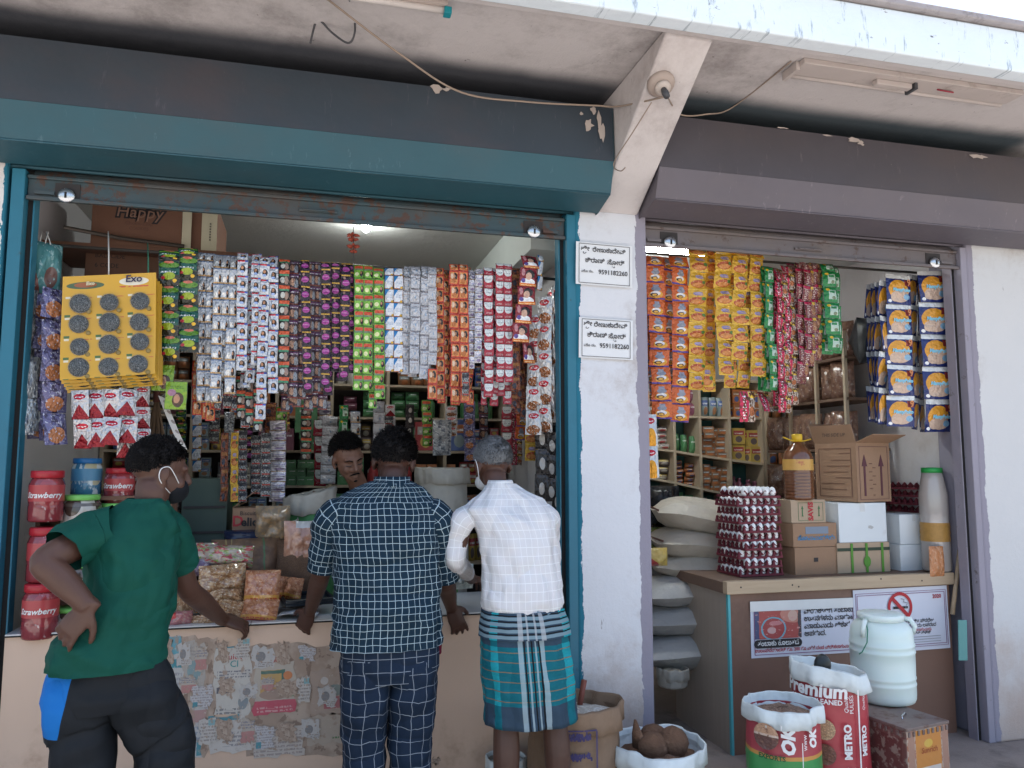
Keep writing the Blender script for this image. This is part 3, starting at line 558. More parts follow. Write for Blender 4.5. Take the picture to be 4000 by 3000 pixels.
for x, xb, y0, y1, Y in ((3234, 3262, 1028, 1400, 0.22), (3215, 3228, 1040, 1425, 0.27), (3250, 3272, 1040, 1410, 0.30)): strip('green_pack', x, xb, y0, y1, 1, 56, 60, Y, R(-4), 'right')
strip('turmeric', 2538, 2545, 1620, 1870, 1, 52, 105, 0.2, R(-6), 'right', curl=False)
strip('turmeric', 2520, 2528, 1470, 1830, 1, 40, 105, 0.26, R(30), 'right', curl=False)
strip('pink_choc', 2920, 2925, 1530, 1650, 1, 72, 118, 0.26, R(4), 'right', curl=False)
for x, xb, y0, y1, w, yw, Y in ((3508, 3520, 1075, 1668, 106, -4, 0.19), (3636, 3676, 1060, 1690, 112, -6, 0.17), (3570, 3580, 1075, 1680, 60, 24, 0.25), (3594, 3602, 1070, 1690, 54, 26, 0.28), (3456, 3450, 1100, 1660, 60, 20, 0.22), (3436, 3430, 1105, 1655, 58, 22, 0.25), (3418, 3414, 1110, 1650, 56, 24, 0.29), (3402, 3396, 1115, 1645, 52, 26, 0.33)):
    e_ = strip('baby', x, xb, y0, y1, 1, w, 126, Y, R(yw), 'right', puff=0.10, jit=1.0, name='diaper_pack_strip', curl=False)
    if w > 100:
        M_red_ink = pm('red_print', (0.42, 0.02, 0.02), 0.4, 0.05); M_cy = pm('cyan_print', (0.22, 0.55, 0.72), 0.4, 0.05)
        for q in [c_ for c_ in e_.children if c_.name.startswith('sachet')]:
            for body, size, m_, lx, lz, sh in (('9', 0.30, pm('nine_print', (0.55, 0.20, 0.06), 0.4), 0.36, -0.36, 0), ('MamyPoko', 0.155, M_cy, 0.05, -0.57, 0.2)):
                t_ = text(body, size, m_, q, (lx, -0.58, lz), shear=sh, bold=0.008); t_.scale = (1, 1, 1)
# labels that single out each strip: its kind and its place in the row
SIDE = {'left': 'left shop', 'right': 'right shop'}
byk = {}
for s_ in STRIPS: byk.setdefault((s_[1], s_[2], s_[3]), []).append(s_)
for (sty, shop, rear), L in byk.items():
    L.sort(key=lambda q: q[4]); d = STY[sty][0]
    for i, (e, *_r) in enumerate(L):
        if len(L) == 1: lab = f'{"rear " if rear else ""}strip of {d}, {SIDE[shop]}'
        else: lab = f'{"rear " if rear else ""}strip of {d}, {ORD[i]} from left, {SIDE[shop]}'
        tag(e, lab, 'packet strip', f'strips of packets hanging in the {SIDE[shop]}')
# --- the yellow cards of steel scrubbers
M_scard = printed('yellow_card', (0.60, 0.33, 0.015), [('e', .24, .905, .2, .035, (0.05, 0.10, 0.04)), ('e', .24, .91, .12, .025, (0.3, 0.08, 0.02)), ('e', .76, .925, .16, .04, (0.72, 0.68, 0.55)), ('t', .76, .88, .16, .012, 1, (0.5, 0.06, 0.03))] +
    [l for r_ in range(4) for c_ in range(3) for l in (('r', .06 + .33 * c_, .60 - .205 * r_ + .01, .03, .012, (0.04, 0.12, 0.03)), ('t', .28 + .33 * c_, .79 - .205 * r_, .045, .008, 1, (0.5, 0.1, 0.02)), ('r', .06 + .33 * c_, .79 - .205 * r_, .025, .01, (0.7, 0.65, 0.5)))], rough=0.3, crinkle=0.12, cs=1.5, grain=0.05)
t = NT('steel_wool'); wv = t.n.new('ShaderNodeTexVoronoi'); wv.feature = 'DISTANCE_TO_EDGE'; wv.inputs['Scale'].default_value = 120; t.L(t.vm('ADD', t.ob, t.vm('MULTIPLY', t.noise(t.ob, 40, 3, .6, True), (0.03, 0.03, 0.03))), wv.inputs['Vector'])
t.bump(wv.outputs['Distance'], 1.0, 0.02); M_wool = t.fin(t.mix(t.ramp(wv.outputs['Distance'], 0.0, 0.10), (0.34, 0.34, 0.36), (0.012, 0.012, 0.013)), 0.28, 0.85)
t = NT('clear_blister'); t.fin((0.75, 0.85, 0.88), 0.04, 0, 1.0, Alpha=0.10); M_blister = t.m
M_string = pm('white_string', (0.6, 0.57, 0.52), 0.8)
M_badge = pm('card_badge', (0.25, 0.18, 0.06), 0.5)
def card(tl, tr, bl, label, full, Y):
    a, b, c0 = P(*tl, Y), P(*tr, Y), P(*bl, Y); U = b - a; V = a - c0
    e = thing('scrubber_card', label, 'scrubber card', a, group='yellow scrubber cards')
    pt = lambda u, v: U * u + V * (v - 1)
    nrm = U.cross(V).normalized()
    if nrm.y > 0: nrm = -nrm
    mb = MB().sheet(lambda u, v: pt(u, v) + nrm * (0.006 * math.sin(3 * u + 5 * v)), 10, 10); o = obj('card', mb, M_scard, e, world=False)
    sd_ = o.modifiers.new('thickness', 'SOLIDIFY'); sd_.thickness = 0.0025; sd_.offset = 0
    rows = range(4) if full else (3,)
    for r_ in rows:
        for c_ in range(3):
            cc = pt(0.19 + 0.32 * c_, 0.73 - 0.208 * r_) + nrm * 0.008; rr = 0.108 * U.length; Mx = Vector((0, 0, 1)).rotation_difference(nrm).to_matrix(); rr *= rnd.uniform(.93, 1.05); cc = cc + Vector((rnd.uniform(-.004, .004), 0, rnd.uniform(-.004, .004)))
            sc_ = obj('scrubber', MB().ball(cc, (rr, rr, 0.016), 18, 8, M=Mx), M_wool, e, world=False, smooth=True)
            if full: obj('blister', MB().ball(cc, (rr * 1.12, rr * 1.12, 0.024), 18, 8, M=Mx), M_blister, e, world=False, smooth=True)
            obj('badge', MB().ball(pt(0.285 + 0.32 * c_, 0.645 - 0.208 * r_) + nrm * 0.006, (0.011, 0.011, 0.003), 10, 5, M=Mx), M_badge, e, world=False, smooth=True)
    return e, pt, nrm, U
e_, pt, nrm, U_ = card((244, 1080), (611, 1066), (234, 1486), 'yellow card of twelve steel scrubbers, front one of the hanging stack', True, 0.045)
M_navy = pm('navy_print', (0.03, 0.02, 0.06), 0.4)
text('Exo', 0.045, M_navy, e_, pt(0.76, 0.915) + nrm * 0.012, (math.pi / 2, math.atan2(-U_.z, U_.x), 0), shear=0.15, bold=0.001)
text('Exo', 0.022, pm('cream_print', (0.6, 0.55, 0.35), 0.4), e_, pt(0.3, 0.9) + nrm * 0.012, (math.pi / 2, math.atan2(-U_.z, U_.x), 0), shear=0.15, bold=0.001)
for k, (dx, dy) in enumerate(((4, 14), (14, 26), (22, 38), (27, 50))):
    card((244 + dx, 1090 + dy), (611 + dx, 1076 + dy - 2 * k), (236 + dx, 1486 + dy), f'yellow scrubber card, {ORD[k + 1]} in the hanging stack counted from the front', False, 0.075 + 0.022 * k)
for x, yt, yb in ((423, 905, 1075), (577, 950, 1072)):
    rod('string', [P(x, yt, 0.2), P(x + 2, (yt + yb) / 2, 0.1), P(x + 2, yb, 0.06)], 0.003, 'white string holding the yellow scrubber cards' if x < 500 else 'green string hook holding the yellow scrubber cards', 'string', M_string if x < 500 else pm('green_string', (0.03, 0.16, 0.10), 0.7))
# ---------------------------------------------------------------- helpers for goods
def pillow_mb(hw, hh, t, seed=0, nu=18, nv=14, lump=0.25, edge=0.5):
    """closed lumpy bag lying in its local xz plane, thickness along y"""
    mb = MB(); k = seed * 3.7
    def fn(sg):
        def f(u, v):
            e = max(0, math.sin(math.pi * u)) ** edge * max(0, math.sin(math.pi * v)) ** edge
            d = e * (1 + lump * noise.noise(Vector((u * 2.5 + k, v * 2.5, k + sg))) * 2 + lump * 1.3 * abs(noise.noise(Vector((u * 7 + k, v * 6, k + sg)))))
            wv_ = 1 + 0.05 * noise.noise(Vector((u * 2, v * 2, k)))
            return ((u - 0.5) * 2 * hw * wv_, sg * d * t, (v - 0.5) * 2 * hh * wv_)
        return f
    mb.sheet(fn(-1), nu, nv); mb.sheet(fn(1), nu, nv, flip=True); return mb
def pillow(name, label, cat, x0, x1, y0, y1, Y, t, m, seed=0, rz=0, group=None, lump=0.25, rot=None):
    c = P((x0 + x1) / 2, (y0 + y1) / 2, Y); sc = (c - CAM).dot(_fw) / FPX
    o = obj(name, pillow_mb((x1 - x0) / 2 * sc, (y1 - y0) / 2 * sc, t, seed, lump=lump), m, None, True, loc=c, rot=rot or ((R(-30 + 9 * (seed % 4)), R((seed * 53) % 14 - 7), rz + R((seed * 37) % 30 - 15)) if group == 'packets on the counter' else (0, 0, rz)))
    return tag(o, label, cat, group)
M_card = pm('corrugated_board', (0.30, 0.185, 0.115), 0.8, 0.10, 10, ((0.22, 0.13, 0.08), 0.55, 0.8, 4), 0.08, 60)
M_card2 = pm('pale_board', (0.40, 0.30, 0.21), 0.8, 0.08, 10, ((0.3, 0.21, 0.14), 0.55, 0.8, 4), 0.08, 60)
M_cardd = pm('brown_board', (0.17, 0.085, 0.055), 0.8, 0.12, 10, None, 0.08, 60)
M_cream = pm('cream_board', (0.52, 0.49, 0.36), 0.7, 0.06, 8)
M_whitebox = pm('white_board', (0.66, 0.70, 0.72), 0.6, 0.06, 5, ((0.5, 0.5, 0.5), 0.6, 0.85, 5))
M_tape = pm('tape', (0.42, 0.28, 0.16), 0.25, 0.05)
M_ink = pm('black_print', (0.025, 0.022, 0.025), 0.6, 0.1)
M_brink = pm('brown_print', (0.13, 0.06, 0.045), 0.7, 0.1)
M_redp = pm('red_print_text', (0.40, 0.03, 0.04), 0.6, 0.1)
M_wtxt = pm('white_print', (0.75, 0.74, 0.72), 0.5, 0.05)
def carton(name, label, x0, x1, y0, y1, Y, depth, m, tape=M_tape, group=None, cat='box', rz=0, tape_on=True):
    """closed box; its front face spans these sight lines on the plane Y; the Empty stands at its front lower left corner"""
    a = P(x0, y1, Y); b = P(x1, y1, Y); z1 = P(x0, y0, Y).z; w_, h_ = b.x - a.x, z1 - a.z
    e = thing(name, label, cat, a, rz, group)
    obj('carton_body', MB().box(0, w_, 0, depth, 0, h_), m, e, world=False, bevel=0.003)
    if tape_on: obj('tape', MB().box(w_ * 0.45, w_ * 0.55, -0.0015, -0.0005, h_ * 0.78, h_).box(w_ * 0.45, w_ * 0.55, 0, depth, h_ + 0.0005, h_ + 0.0015), tape, e, world=False)
    return e, w_, h_
def line_rect(mb, x0, x1, z0, z1, t, y=-0.002):
    mb.box(x0, x1, y, y + 0.001, z0, z0 + t).box(x0, x1, y, y + 0.001, z1 - t, z1).box(x0, x0 + t, y, y + 0.001, z0 + t, z1 - t).box(x1 - t, x1, y, y + 0.001, z0 + t, z1 - t); return mb
def wrap(body, size, m, parent, r, ang, z, rotated=False, bold=0.0, shear=0.0, sq=None, name='lettering'):
    """lettering bent round a vertical cylinder of radius r (about the parent's origin); ang 0 faces the street (-y)"""
    me = text_mesh(body, size, m, bold=bold, shear=shear)
    for v in me.vertices:
        x, y = v.co.x, v.co.y
        if rotated: x, y = -y, x
        rr = r(z + y) if callable(r) else r
        a = ang + x / rr; v.co = (rr * math.sin(a), -rr * math.cos(a), z + y)
    return put(name, me, parent)
# ---------------------------------------------------------------- left counter and what is on it
CT = P(1000, 2437, 0.0).z
t = NT('counter_laminate'); n_ = t.noise(t.ob, 1.6, 6)
c = t.mix(n_, (0.58, 0.40, 0.29), (0.66, 0.49, 0.37)); c = t.mix(t.ramp(t.noise(t.ob, 2.6, 8, .7), .55, .75), c, (0.44, 0.29, 0.2)); M_lam = t.fin(c, 0.4, 0, 0.4)
M_ctop = pm('counter_top_tile', (0.60, 0.60, 0.58), 0.3, 0.08, 4, ((0.4, 0.36, 0.3), 0.55, 0.8, 5))
ctr = thing('shop_counter', 'cream shop counter plastered with torn posters behind the customers', 'counter', (0, 0.03, 0))
obj('front_panel', MB().box(-1.205, 1.225, 0.03, 0.05, 0.0, CT - 0.012), M_lam, ctr)
obj('counter_body', MB().box(-1.20, 1.22, 0.051, 0.60, 0.0, CT - 0.03), M_cardd, ctr)
for k in range(5):
    x0 = -1.205 + 0.486 * k; obj('tile', MB().box(x0 + 0.0015, x0 + 0.4845, 0.022, 0.62, CT - 0.006, CT), M_ctop, ctr, bevel=0.001)
obj('edge_strip', MB().box(-1.206, 1.226, 0.018, 0.051, CT - 0.0115, CT - 0.0065), M_slot, ctr)
def torn(pts, m, name, label, dY, seed, letter=()):
    """paper glued to the counter front, with a ragged outline"""
    r_ = random.Random(seed); W = [P(x, y, 0.03) for x, y in pts]; Y = 0.0285 - 0.0006 * dY; poly = []
    for a, b in zip(W, W[1:] + W[:1]):
        for q in range(7):
            f = q / 7; p = a.lerp(b, f); j = 0.010 if q else 0.003
            poly.append((p.x + r_.uniform(-j, j), p.z + r_.uniform(-j, j)))
    e = obj(name, MB().prism(poly, Y, Y + 0.0005, 'y'), m, None)
    e = tag(e, label, 'poster', 'torn posters on the counter front')
    for body, size, mm, x, y in letter:
        p = P(x, y, 0.03); text(body, size, mm, e, (p.x, Y - 0.0012, p.z))
    return e
DIRTY = [('n', 5, .54, .66, (0.36, 0.26, 0.19)), ('n', 12, .62, .7, (0.5, 0.42, 0.34))]
def paper(nm, base, lay, dirt=True): return printed(nm, base, list(lay) + (DIRTY if dirt else []), 0.75, 0.03, 0.25, 3, spec=0.2, grain=0.2)
TB = (0.03, 0.25, 0.30)
M_glue = paper('old_glue', (0.36, 0.26, 0.19), [('n', 4, .45, .6, (0.48, 0.37, 0.28)), ('n', 9, .55, .6, (0.24, 0.16, 0.11))], False)
torn([(690, 2482), (850, 2490), (855, 2760), (800, 2960), (640, 2955)], M_glue, 'torn_poster', 'brown glue patch left by torn paper beside the teal printed poster', 0, 1)
torn([(950, 2520), (1160, 2510), (1345, 2530), (1345, 2950), (960, 2955)], M_glue, 'torn_poster', 'wide brown patch of torn paper behind the checked shirt man', 0, 2)
torn([(635, 2488), (705, 2480), (715, 2640), (690, 2760), (640, 2760)], paper('paper_teal', (0.50, 0.50, 0.47), [('r', .4, .85, .5, .12, (0.10, 0.35, 0.42)), ('r', .5, .6, .5, .06, TB), ('t', .5, .3, .4, .2, 6, (0.3, 0.3, 0.32))]), 'torn_poster', 'pale poster with teal blocks next to the green shirt man', 1, 3)
torn([(720, 2500), (800, 2510), (795, 2690), (725, 2700)], paper('paper_grey', (0.42, 0.38, 0.33), [('e', .5, .4, .3, .2, (0.2, 0.32, 0.33)), ('t', .5, .8, .4, .1, 3, (0.3, 0.28, 0.26))]), 'torn_poster', 'small faded grey leaflet scrap high on the counter front', 2, 4)
torn([(845, 2530), (975, 2520), (985, 2680), (970, 2790), (835, 2790)], paper('paper_white', (0.55, 0.52, 0.46), [('r', .3, .98, .3, .02, TB), ('t', .5, .6, .4, .06, 3, (0.2, 0.2, 0.22)), ('r', .3, .38, .2, .04, (0.1, 0.1, 0.12)), ('e', .75, .2, .12, .1, (0.2, 0.25, 0.27)), ('t', .4, .1, .3, .05, 2, (0.2, 0.2, 0.2))]), 'torn_poster', 'white leaflet with red and teal heading in the poster row', 3, 5,
     [('Quick', 0.036, M_redp, 905, 2575), ('Cl', 0.04, pm('teal_print', (0.03, 0.26, 0.25), 0.6), 915, 2604)])
torn([(1000, 2600), (1150, 2580), (1155, 2775), (990, 2800)], paper('paper_food', (0.48, 0.42, 0.34), [('r', .5, .13, .5, .14, (0.50, 0.06, 0.10)), ('t', .5, .12, .4, .06, 2, (0.6, 0.3, 0.3)), ('r', .42, .62, .24, .22, (0.52, 0.32, 0.10)), ('r', .42, .8, .24, .03, (0.05, 0.15, 0.11)), ('r', .68, .7, .04, .14, (0.05, 0.15, 0.11)), ('e', .78, .72, .1, .08, (0.6, 0.2, 0.06)), ('e', .5, .38, .34, .1, (0.35, 0.24, 0.18)), ('e', .85, .42, .2, .1, (0.22, 0.36, 0.18))], False), 'torn_poster', 'food poster with yellow pack and crimson foot band', 4, 6,
     [('ಪೂರು', 0.04, M_redp, 1065, 2588)])
torn([(1215, 2620), (1345, 2600), (1345, 2780), (1215, 2790)], paper('paper_pink', (0.40, 0.30, 0.23), [('r', .7, .25, .3, .12, (0.42, 0.12, 0.13)), ('e', .7, .5, .2, .12, (0.2, 0.25, 0.22)), ('e', .4, .7, .1, .08, (0.55, 0.5, 0.45))]), 'torn_poster', 'brown and pink torn poster right beside the checked trousers', 3, 7)
torn([(815, 2800), (960, 2790), (985, 2930), (820, 2945)], paper('paper_tips', (0.56, 0.52, 0.47), [('r', .35, .92, .35, .07, TB), ('r', .02, .4, .03, .2, TB), ('t', .6, .4, .25, .2, 4, (0.28, 0.27, 0.28))]), 'torn_poster', 'white leaflet with a teal header bar low on the counter', 4, 8)
torn([(985, 2850), (1180, 2830), (1190, 2945), (990, 2960)], paper('paper_sketch', (0.52, 0.46, 0.40), [('t', .5, .5, .45, .4, 7, (0.33, 0.28, 0.26))]), 'torn_poster', 'cream sheet of faint sketches low on the counter', 4, 9)
torn([(1195, 2800), (1345, 2785), (1345, 2900), (1200, 2910)], paper('paper_blank', (0.44, 0.36, 0.28), [('t', .8, .25, .15, .05, 1, (0.06, 0.2, 0.06))]), 'torn_poster', 'plain beige sheet low beside the checked trousers', 3, 10)
torn([(640, 2770), (800, 2760), (790, 2960), (640, 2965)], paper('paper_pale', (0.50, 0.49, 0.47), [('r', .5, .8, .5, .12, (0.42, 0.24, 0.22)), ('t', .5, .4, .4, .25, 5, (0.25, 0.3, 0.36)), ('r', .9, .2, .1, .15, TB)]), 'torn_poster', 'pale blue and pink sheet behind the dark track trousers', 2, 11)
torn([(1660, 2770), (1690, 2770), (1680, 2960), (1655, 2950)], M_glue, 'torn_poster', 'narrow brown strip of torn paper between the two customers', 1, 12)
torn([(1690, 2960), (1715, 2955), (1715, 2985), (1692, 2985)], M_glue, 'torn_poster', 'tiny brown scrap of paper near the counter foot', 1, 13)

PSC = [paper('scrap_%d' % k, b_, l_) for k, (b_, l_) in enumerate((((0.54, 0.50, 0.45), [('t', .5, .5, .4, .35, 6, (0.3, 0.27, 0.25)), ('r', .7, .8, .2, .1, (0.2, 0.4, 0.42))]), ((0.50, 0.48, 0.45), [('e', .4, .5, .2, .2, (0.2, 0.2, 0.2)), ('t', .6, .2, .3, .1, 3, (0.25, 0.22, 0.2))]), ((0.46, 0.40, 0.33), [('r', .5, .3, .4, .2, (0.45, 0.2, 0.18)), ('t', .5, .75, .4, .15, 3, (0.2, 0.2, 0.25))]), ((0.52, 0.50, 0.50), [('t', .5, .5, .45, .45, 9, (0.32, 0.3, 0.3)), ('r', .2, .2, .12, .12, TB)])))]
rs = random.Random(77)
for k in range(26):
    x = 640 + (k % 9) * 80 + rs.uniform(-15, 15); y = 2500 + (k // 9) * 150 + rs.uniform(-10, 30); w_, h_ = rs.uniform(45, 80), rs.uniform(55, 95)
    if x > 1290: continue
    torn([(x - w_ * .5, y), (x + w_ * .5, y + rs.uniform(-10, 10)), (x + w_ * .5, y + h_), (x - w_ * .5, y + h_ + rs.uniform(-10, 10))], PSC[k % 4] if k % 3 else M_glue, 'paper_scrap', f'ragged paper scrap on the counter front, {ORD[k % 9]} across, {("upper", "middle", "lower")[k // 9]} row', 5 + 0.25 * k, 100 + k)

def clear_pack(name, tint, lay, a=1.0): return printed(name, tint, lay, 0.12, 0.06, 0.9, 5, spec=0.8, grain=0.1)
M_rusk = clear_pack('rusk_wrap', (0.50, 0.22, 0.10), [('n', 9, .45, .56, (0.36, 0.12, 0.045)), ('n', 15, .6, .66, (0.62, 0.40, 0.26)), ('r', .5, .12, .5, .09, (0.55, 0.28, 0.04)), ('r', .5, .03, .5, .025, (0.42, 0.03, 0.02)), ('t', .5, .12, .45, .05, 1, (0.4, 0.05, 0.02))])
M_snack = clear_pack('snack_wrap', (0.52, 0.33, 0.17), [('n', 9, .44, .54, (0.30, 0.15, 0.06)), ('n', 16, .58, .64, (0.70, 0.60, 0.46)), ('n', 7, .62, .66, (0.2, 0.1, 0.05))])
M_candy = clear_pack('candy_wrap', (0.42, 0.36, 0.30), [('n', 4, .5, .55, (0.45, 0.05, 0.06)), ('n', 7, .55, .58, (0.20, 0.34, 0.06)), ('n', 9, .6, .63, (0.6, 0.5, 0.3))])
M_purple = clear_pack('purple_wrap', (0.18, 0.13, 0.24), [('n', 5, .5, .58, (0.4, 0.36, 0.42))])
M_pinkp = clear_pack('pink_wrap', (0.42, 0.15, 0.16), [('n', 5, .5, .58, (0.5, 0.3, 0.27)), ('r', .3, .6, .12, .2, (0.5, 0.03, 0.03))])
pillow('bread_packet', 'lower clear packet of brown rusks on the counter edge', 'bread packet', 945, 1085, 2338, 2425, 0.10, 0.05, M_rusk, 1, R(-4), 'packets on the counter', 0.3)
pillow('bread_packet', 'upper clear packet of brown rusks on top of another packet', 'bread packet', 958, 1092, 2228, 2352, 0.13, 0.05, M_rusk, 2, R(-3), 'packets on the counter', 0.35)
pillow('snack_bag', 'large clear bag of pale curled snacks beside the rusks', 'snack bag', 782, 958, 2205, 2315, 0.20, 0.06, M_snack, 3, 0, 'packets on the counter', 0.6)
pillow('snack_bag', 'clear bag of snacks under the large curled snack bag', 'snack bag', 815, 945, 2300, 2370, 0.16, 0.05, M_snack, 4, 0, 'packets on the counter', 0.6)
pillow('snack_bag', 'lowest clear snack bag at the counter edge by the dark arm', 'snack bag', 850, 950, 2345, 2405, 0.12, 0.05, M_snack, 5, 0, 'packets on the counter', 0.6)
pillow('candy_bag', 'bag of green and red wrapped sweets behind the snacks', 'sweets bag', 800, 985, 2130, 2215, 0.30, 0.06, M_candy, 6, 0, 'packets on the counter', 0.6)
pillow('candy_bag', 'small bag of purple wrapped sweets behind the snacks', 'sweets bag', 740, 830, 2180, 2250, 0.30, 0.05, M_purple, 7, 0, 'packets on the counter', 0.6)
pillow('candy_bag', 'pinkish red packet lying by the green shirt man', 'sweets bag', 640, 750, 2390, 2450, 0.10, 0.04, M_pinkp, 8, 0, 'packets on the counter', 0.4)
pillow('snack_bag', 'brown snack bag lying beside the pinkish red packet', 'snack bag', 745, 850, 2400, 2445, 0.10, 0.03, M_snack, 9, 0, 'packets on the counter', 0.5)
M_seed = printed('brown_seed_sack', (0.10, 0.05, 0.022), [('n', 6, .45, .6, (0.16, 0.08, 0.03)), ('r', .2, .5, .012, .5, (0.3, 0.22, 0.08)), ('r', .28, .5, .006, .5, (0.3, 0.22, 0.08)), ('r', .75, .5, .012, .5, (0.05, 0.14, 0.05))], 0.6, 0.05, 0.5, 8)
pillow('snack_bag', 'clear snack bag lying behind the dark forearm', 'snack bag', 690, 800, 2270, 2400, 0.24, 0.06, M_snack, 32, R(14), 'packets on the counter', .6)
pillow('snack_bag', 'clear bag of orange snacks leaning on the rusk packets', 'snack bag', 1085, 1180, 2255, 2345, 0.24, 0.05, M_rusk, 33, R(-16), 'packets on the counter', .6)
pillow('candy_bag', 'bag of mixed sweets on top of the snack bags', 'sweets bag', 730, 850, 2120, 2200, 0.34, 0.05, M_candy, 34, R(10), 'packets on the counter', .6)
pillow('plastic_bag', 'dull clear bag of lentils beside the keeper holding peanuts', 'plastic bag', 1000, 1130, 1975, 2110, 0.46, 0.06, clear_pack('lentil_wrap', (0.26, 0.20, 0.13), [('n', 8, .5, .58, (0.36, 0.24, 0.12))]), 35, R(8), 'packets on the counter', .7)
pillow('seed_sack', 'striped brown jute sack lying behind the snack bags', 'sack', 830, 1085, 2105, 2330, 0.42, 0.12, M_seed, 10, R(8))
M_seeds = printed('loose_seeds', (0.13, 0.06, 0.028), [('n', 60, .45, .6, (0.22, 0.12, 0.05)), ('n', 90, .55, .65, (0.05, 0.025, 0.012))], 0.7, 0, 1.0, 80)
pillow('seed_bag', 'open bag of small brown seeds behind the rusks', 'bag', 1075, 1260, 2110, 2380, 0.42, 0.10, M_seeds, 11)
M_tray = pm('dark_tray', (0.015, 0.02, 0.026), 0.3, 0.1)
mb = MB(); a = PZ(1100, 2365, CT); mb.box(-0.10, 0.13, -0.09, 0.09, 0.0, 0.012).box(-0.10, 0.13, -0.09, -0.08, 0.012, 0.03).box(-0.10, 0.13, 0.08, 0.09, 0.012, 0.03).box(-0.10, -0.09, -0.08, 0.08, 0.012, 0.03).box(0.12, 0.13, -0.08, 0.08, 0.012, 0.03)
tag(obj('money_tray', mb, M_tray, None, bevel=0.004, loc=P(1185, 2350, 0.2) * 1.0, rot=(R(4), 0, R(12))), 'black plastic tray on the counter beside the rusks', 'tray')
M_sheet = paper('note_paper', (0.60, 0.62, 0.60), [('t', .5, .5, .4, .4, 8, (0.3, 0.3, 0.32))], False)
for k, (x, y, rz, lb) in enumerate(((1130, 2310, 20, 'white note sheet leaning behind the black counter tray'), (1165, 2385, -14, 'white note sheet lying in front of the black counter tray'))):
    a = P(x, y, 0.26 if k == 0 else 0.09); tag(obj('note_sheet', MB().sheet(lambda u, v: ((u - .5) * 0.17, (v - .5) * 0.10, 0.01 * math.sin(4 * u)), 6, 4), M_sheet, None, True, loc=(a.x, a.y, CT + 0.02 + (0.03 if k == 0 else 0)), rot=(R(25 if k == 0 else 3), 0, R(rz))), lb, 'paper', 'loose sheets on the counter')
M_pbag = printed('white_plastic_bag', (0.46, 0.54, 0.52), [('n', 5, .5, .6, (0.34, 0.42, 0.42))], 0.3, 0.05, 1.2, 4)
pillow('plastic_bag', 'crumpled white plastic bag on the counter between two customers', 'plastic bag', 1735, 1850, 2205, 2300, 0.14, 0.06, M_pbag, 12, 0, None, 0.9)
# jars at the left end of the counter
M_lidr = pm('red_lid', (0.40, 0.02, 0.03), 0.35, 0.08); M_lidb = pm('blue_lid', (0.02, 0.16, 0.42), 0.35, 0.08); M_lidg = pm('green_lid', (0.20, 0.55, 0.12), 0.35, 0.08)
def jar_glass(nm, inner, spots): return printed(nm, inner, spots, 0.12, 0.0, 0.5, 14, spec=0.8, grain=0.05, tile=(7, 4))
M_jred = jar_glass('jar_red_sweets', (0.22, 0.02, 0.028), [('e', .5, .5, .35, .28, (0.30, 0.03, 0.035)), ('n', 3, .58, .64, (0.5, 0.36, 0.36))])
M_jblue = jar_glass('jar_blue_sweets', (0.05, 0.20, 0.33), [('e', .5, .5, .35, .3, (0.5, 0.46, 0.3)), ('n', 3, .5, .56, (0.6, 0.66, 0.68))])
M_jwht = jar_glass('jar_white', (0.46, 0.42, 0.36), [('e', .5, .5, .3, .2, (0.40, 0.34, 0.3))])
M_labr = printed('jar_label_red', (0.42, 0.025, 0.03), [('r', .5, .93, .5, .05, (0.5, 0.18, 0.05)), ('r', .38, .5, .06, .25, (0.65, 0.6, 0.58)), ('r', .38, .25, .06, .15, (0.45, 0.2, 0.08))], 0.35, 0, 0.2)
M_labb = printed('jar_label_blue', (0.06, 0.25, 0.42), [('r', .5, .45, .1, .25, (0.65, 0.62, 0.6)), ('e', .3, .5, .1, .3, (0.6, 0.3, 0.08))], 0.35, 0, 0.2)
def jar(label, cx, y_top, y_bot, px_w, Y, body, lid, lab=None, word=None, tin=False):
    a = P(cx, y_bot, Y); sc = (a - CAM).dot(_fw) / FPX; r = px_w * sc / 2; h = P(cx, y_top, Y).z - a.z
    e = thing('sweet_jar' if not tin else 'biscuit_tub', label, 'jar' if not tin else 'tub', a, 0, 'jars at the end of the left counter')
    obj('jar_body', MB().lathe([(r * 0.9, 0), (r, h * 0.04), (r, h * 0.3), (r * 0.975, h * 0.34), (r, h * 0.38), (r, h * 0.74), (r * 0.9, h * 0.82), (r * 0.84, h * 0.86)], 24), body, e, True, world=False)
    obj('lid', MB().lathe([(r * 0.90, h * 0.855), (r * 0.94, h * 0.865), (r * 0.94, h * 0.98), (r * 0.9, h), (0.004, h * 1.0)], 24), lid, e, True, world=False)
    if lab: obj('label_wrap', MB().lathe([(r * 1.012, h * 0.40), (r * 1.012, h * 0.72)], 24, caps=(False, False)), lab, e, True, world=False)
    if word: wrap(word, 0.034, M_wtxt, e, r * 1.03, R(5), h * 0.47, shear=0.25, bold=0.0008)
    return e
jar('red sweet jar under a red lid, top of the stack by the teal jamb', 176, 1838, 2036, 124, 0.10, M_jred, M_lidr, M_labr, 'Strawberry')
jar('red sweet jar, middle of the stack by the teal jamb', 172, 2058, 2270, 128, 0.10, M_jred, M_lidr, M_labr)
jar('red sweet jar, bottom of the stack by the teal jamb', 152, 2278, 2490, 128, 0.06, M_jred, M_lidr, M_labr, 'Strawberry')
jar('blue lidded sweet jar behind the green lidded tubs', 335, 1790, 1935, 108, 0.34, M_jblue, M_lidb, M_labb)
jar('red lidded sweet jar half hidden behind the green shirt man', 462, 1828, 1975, 108, 0.34, M_jred, M_lidr, M_labr, 'Strawberry')
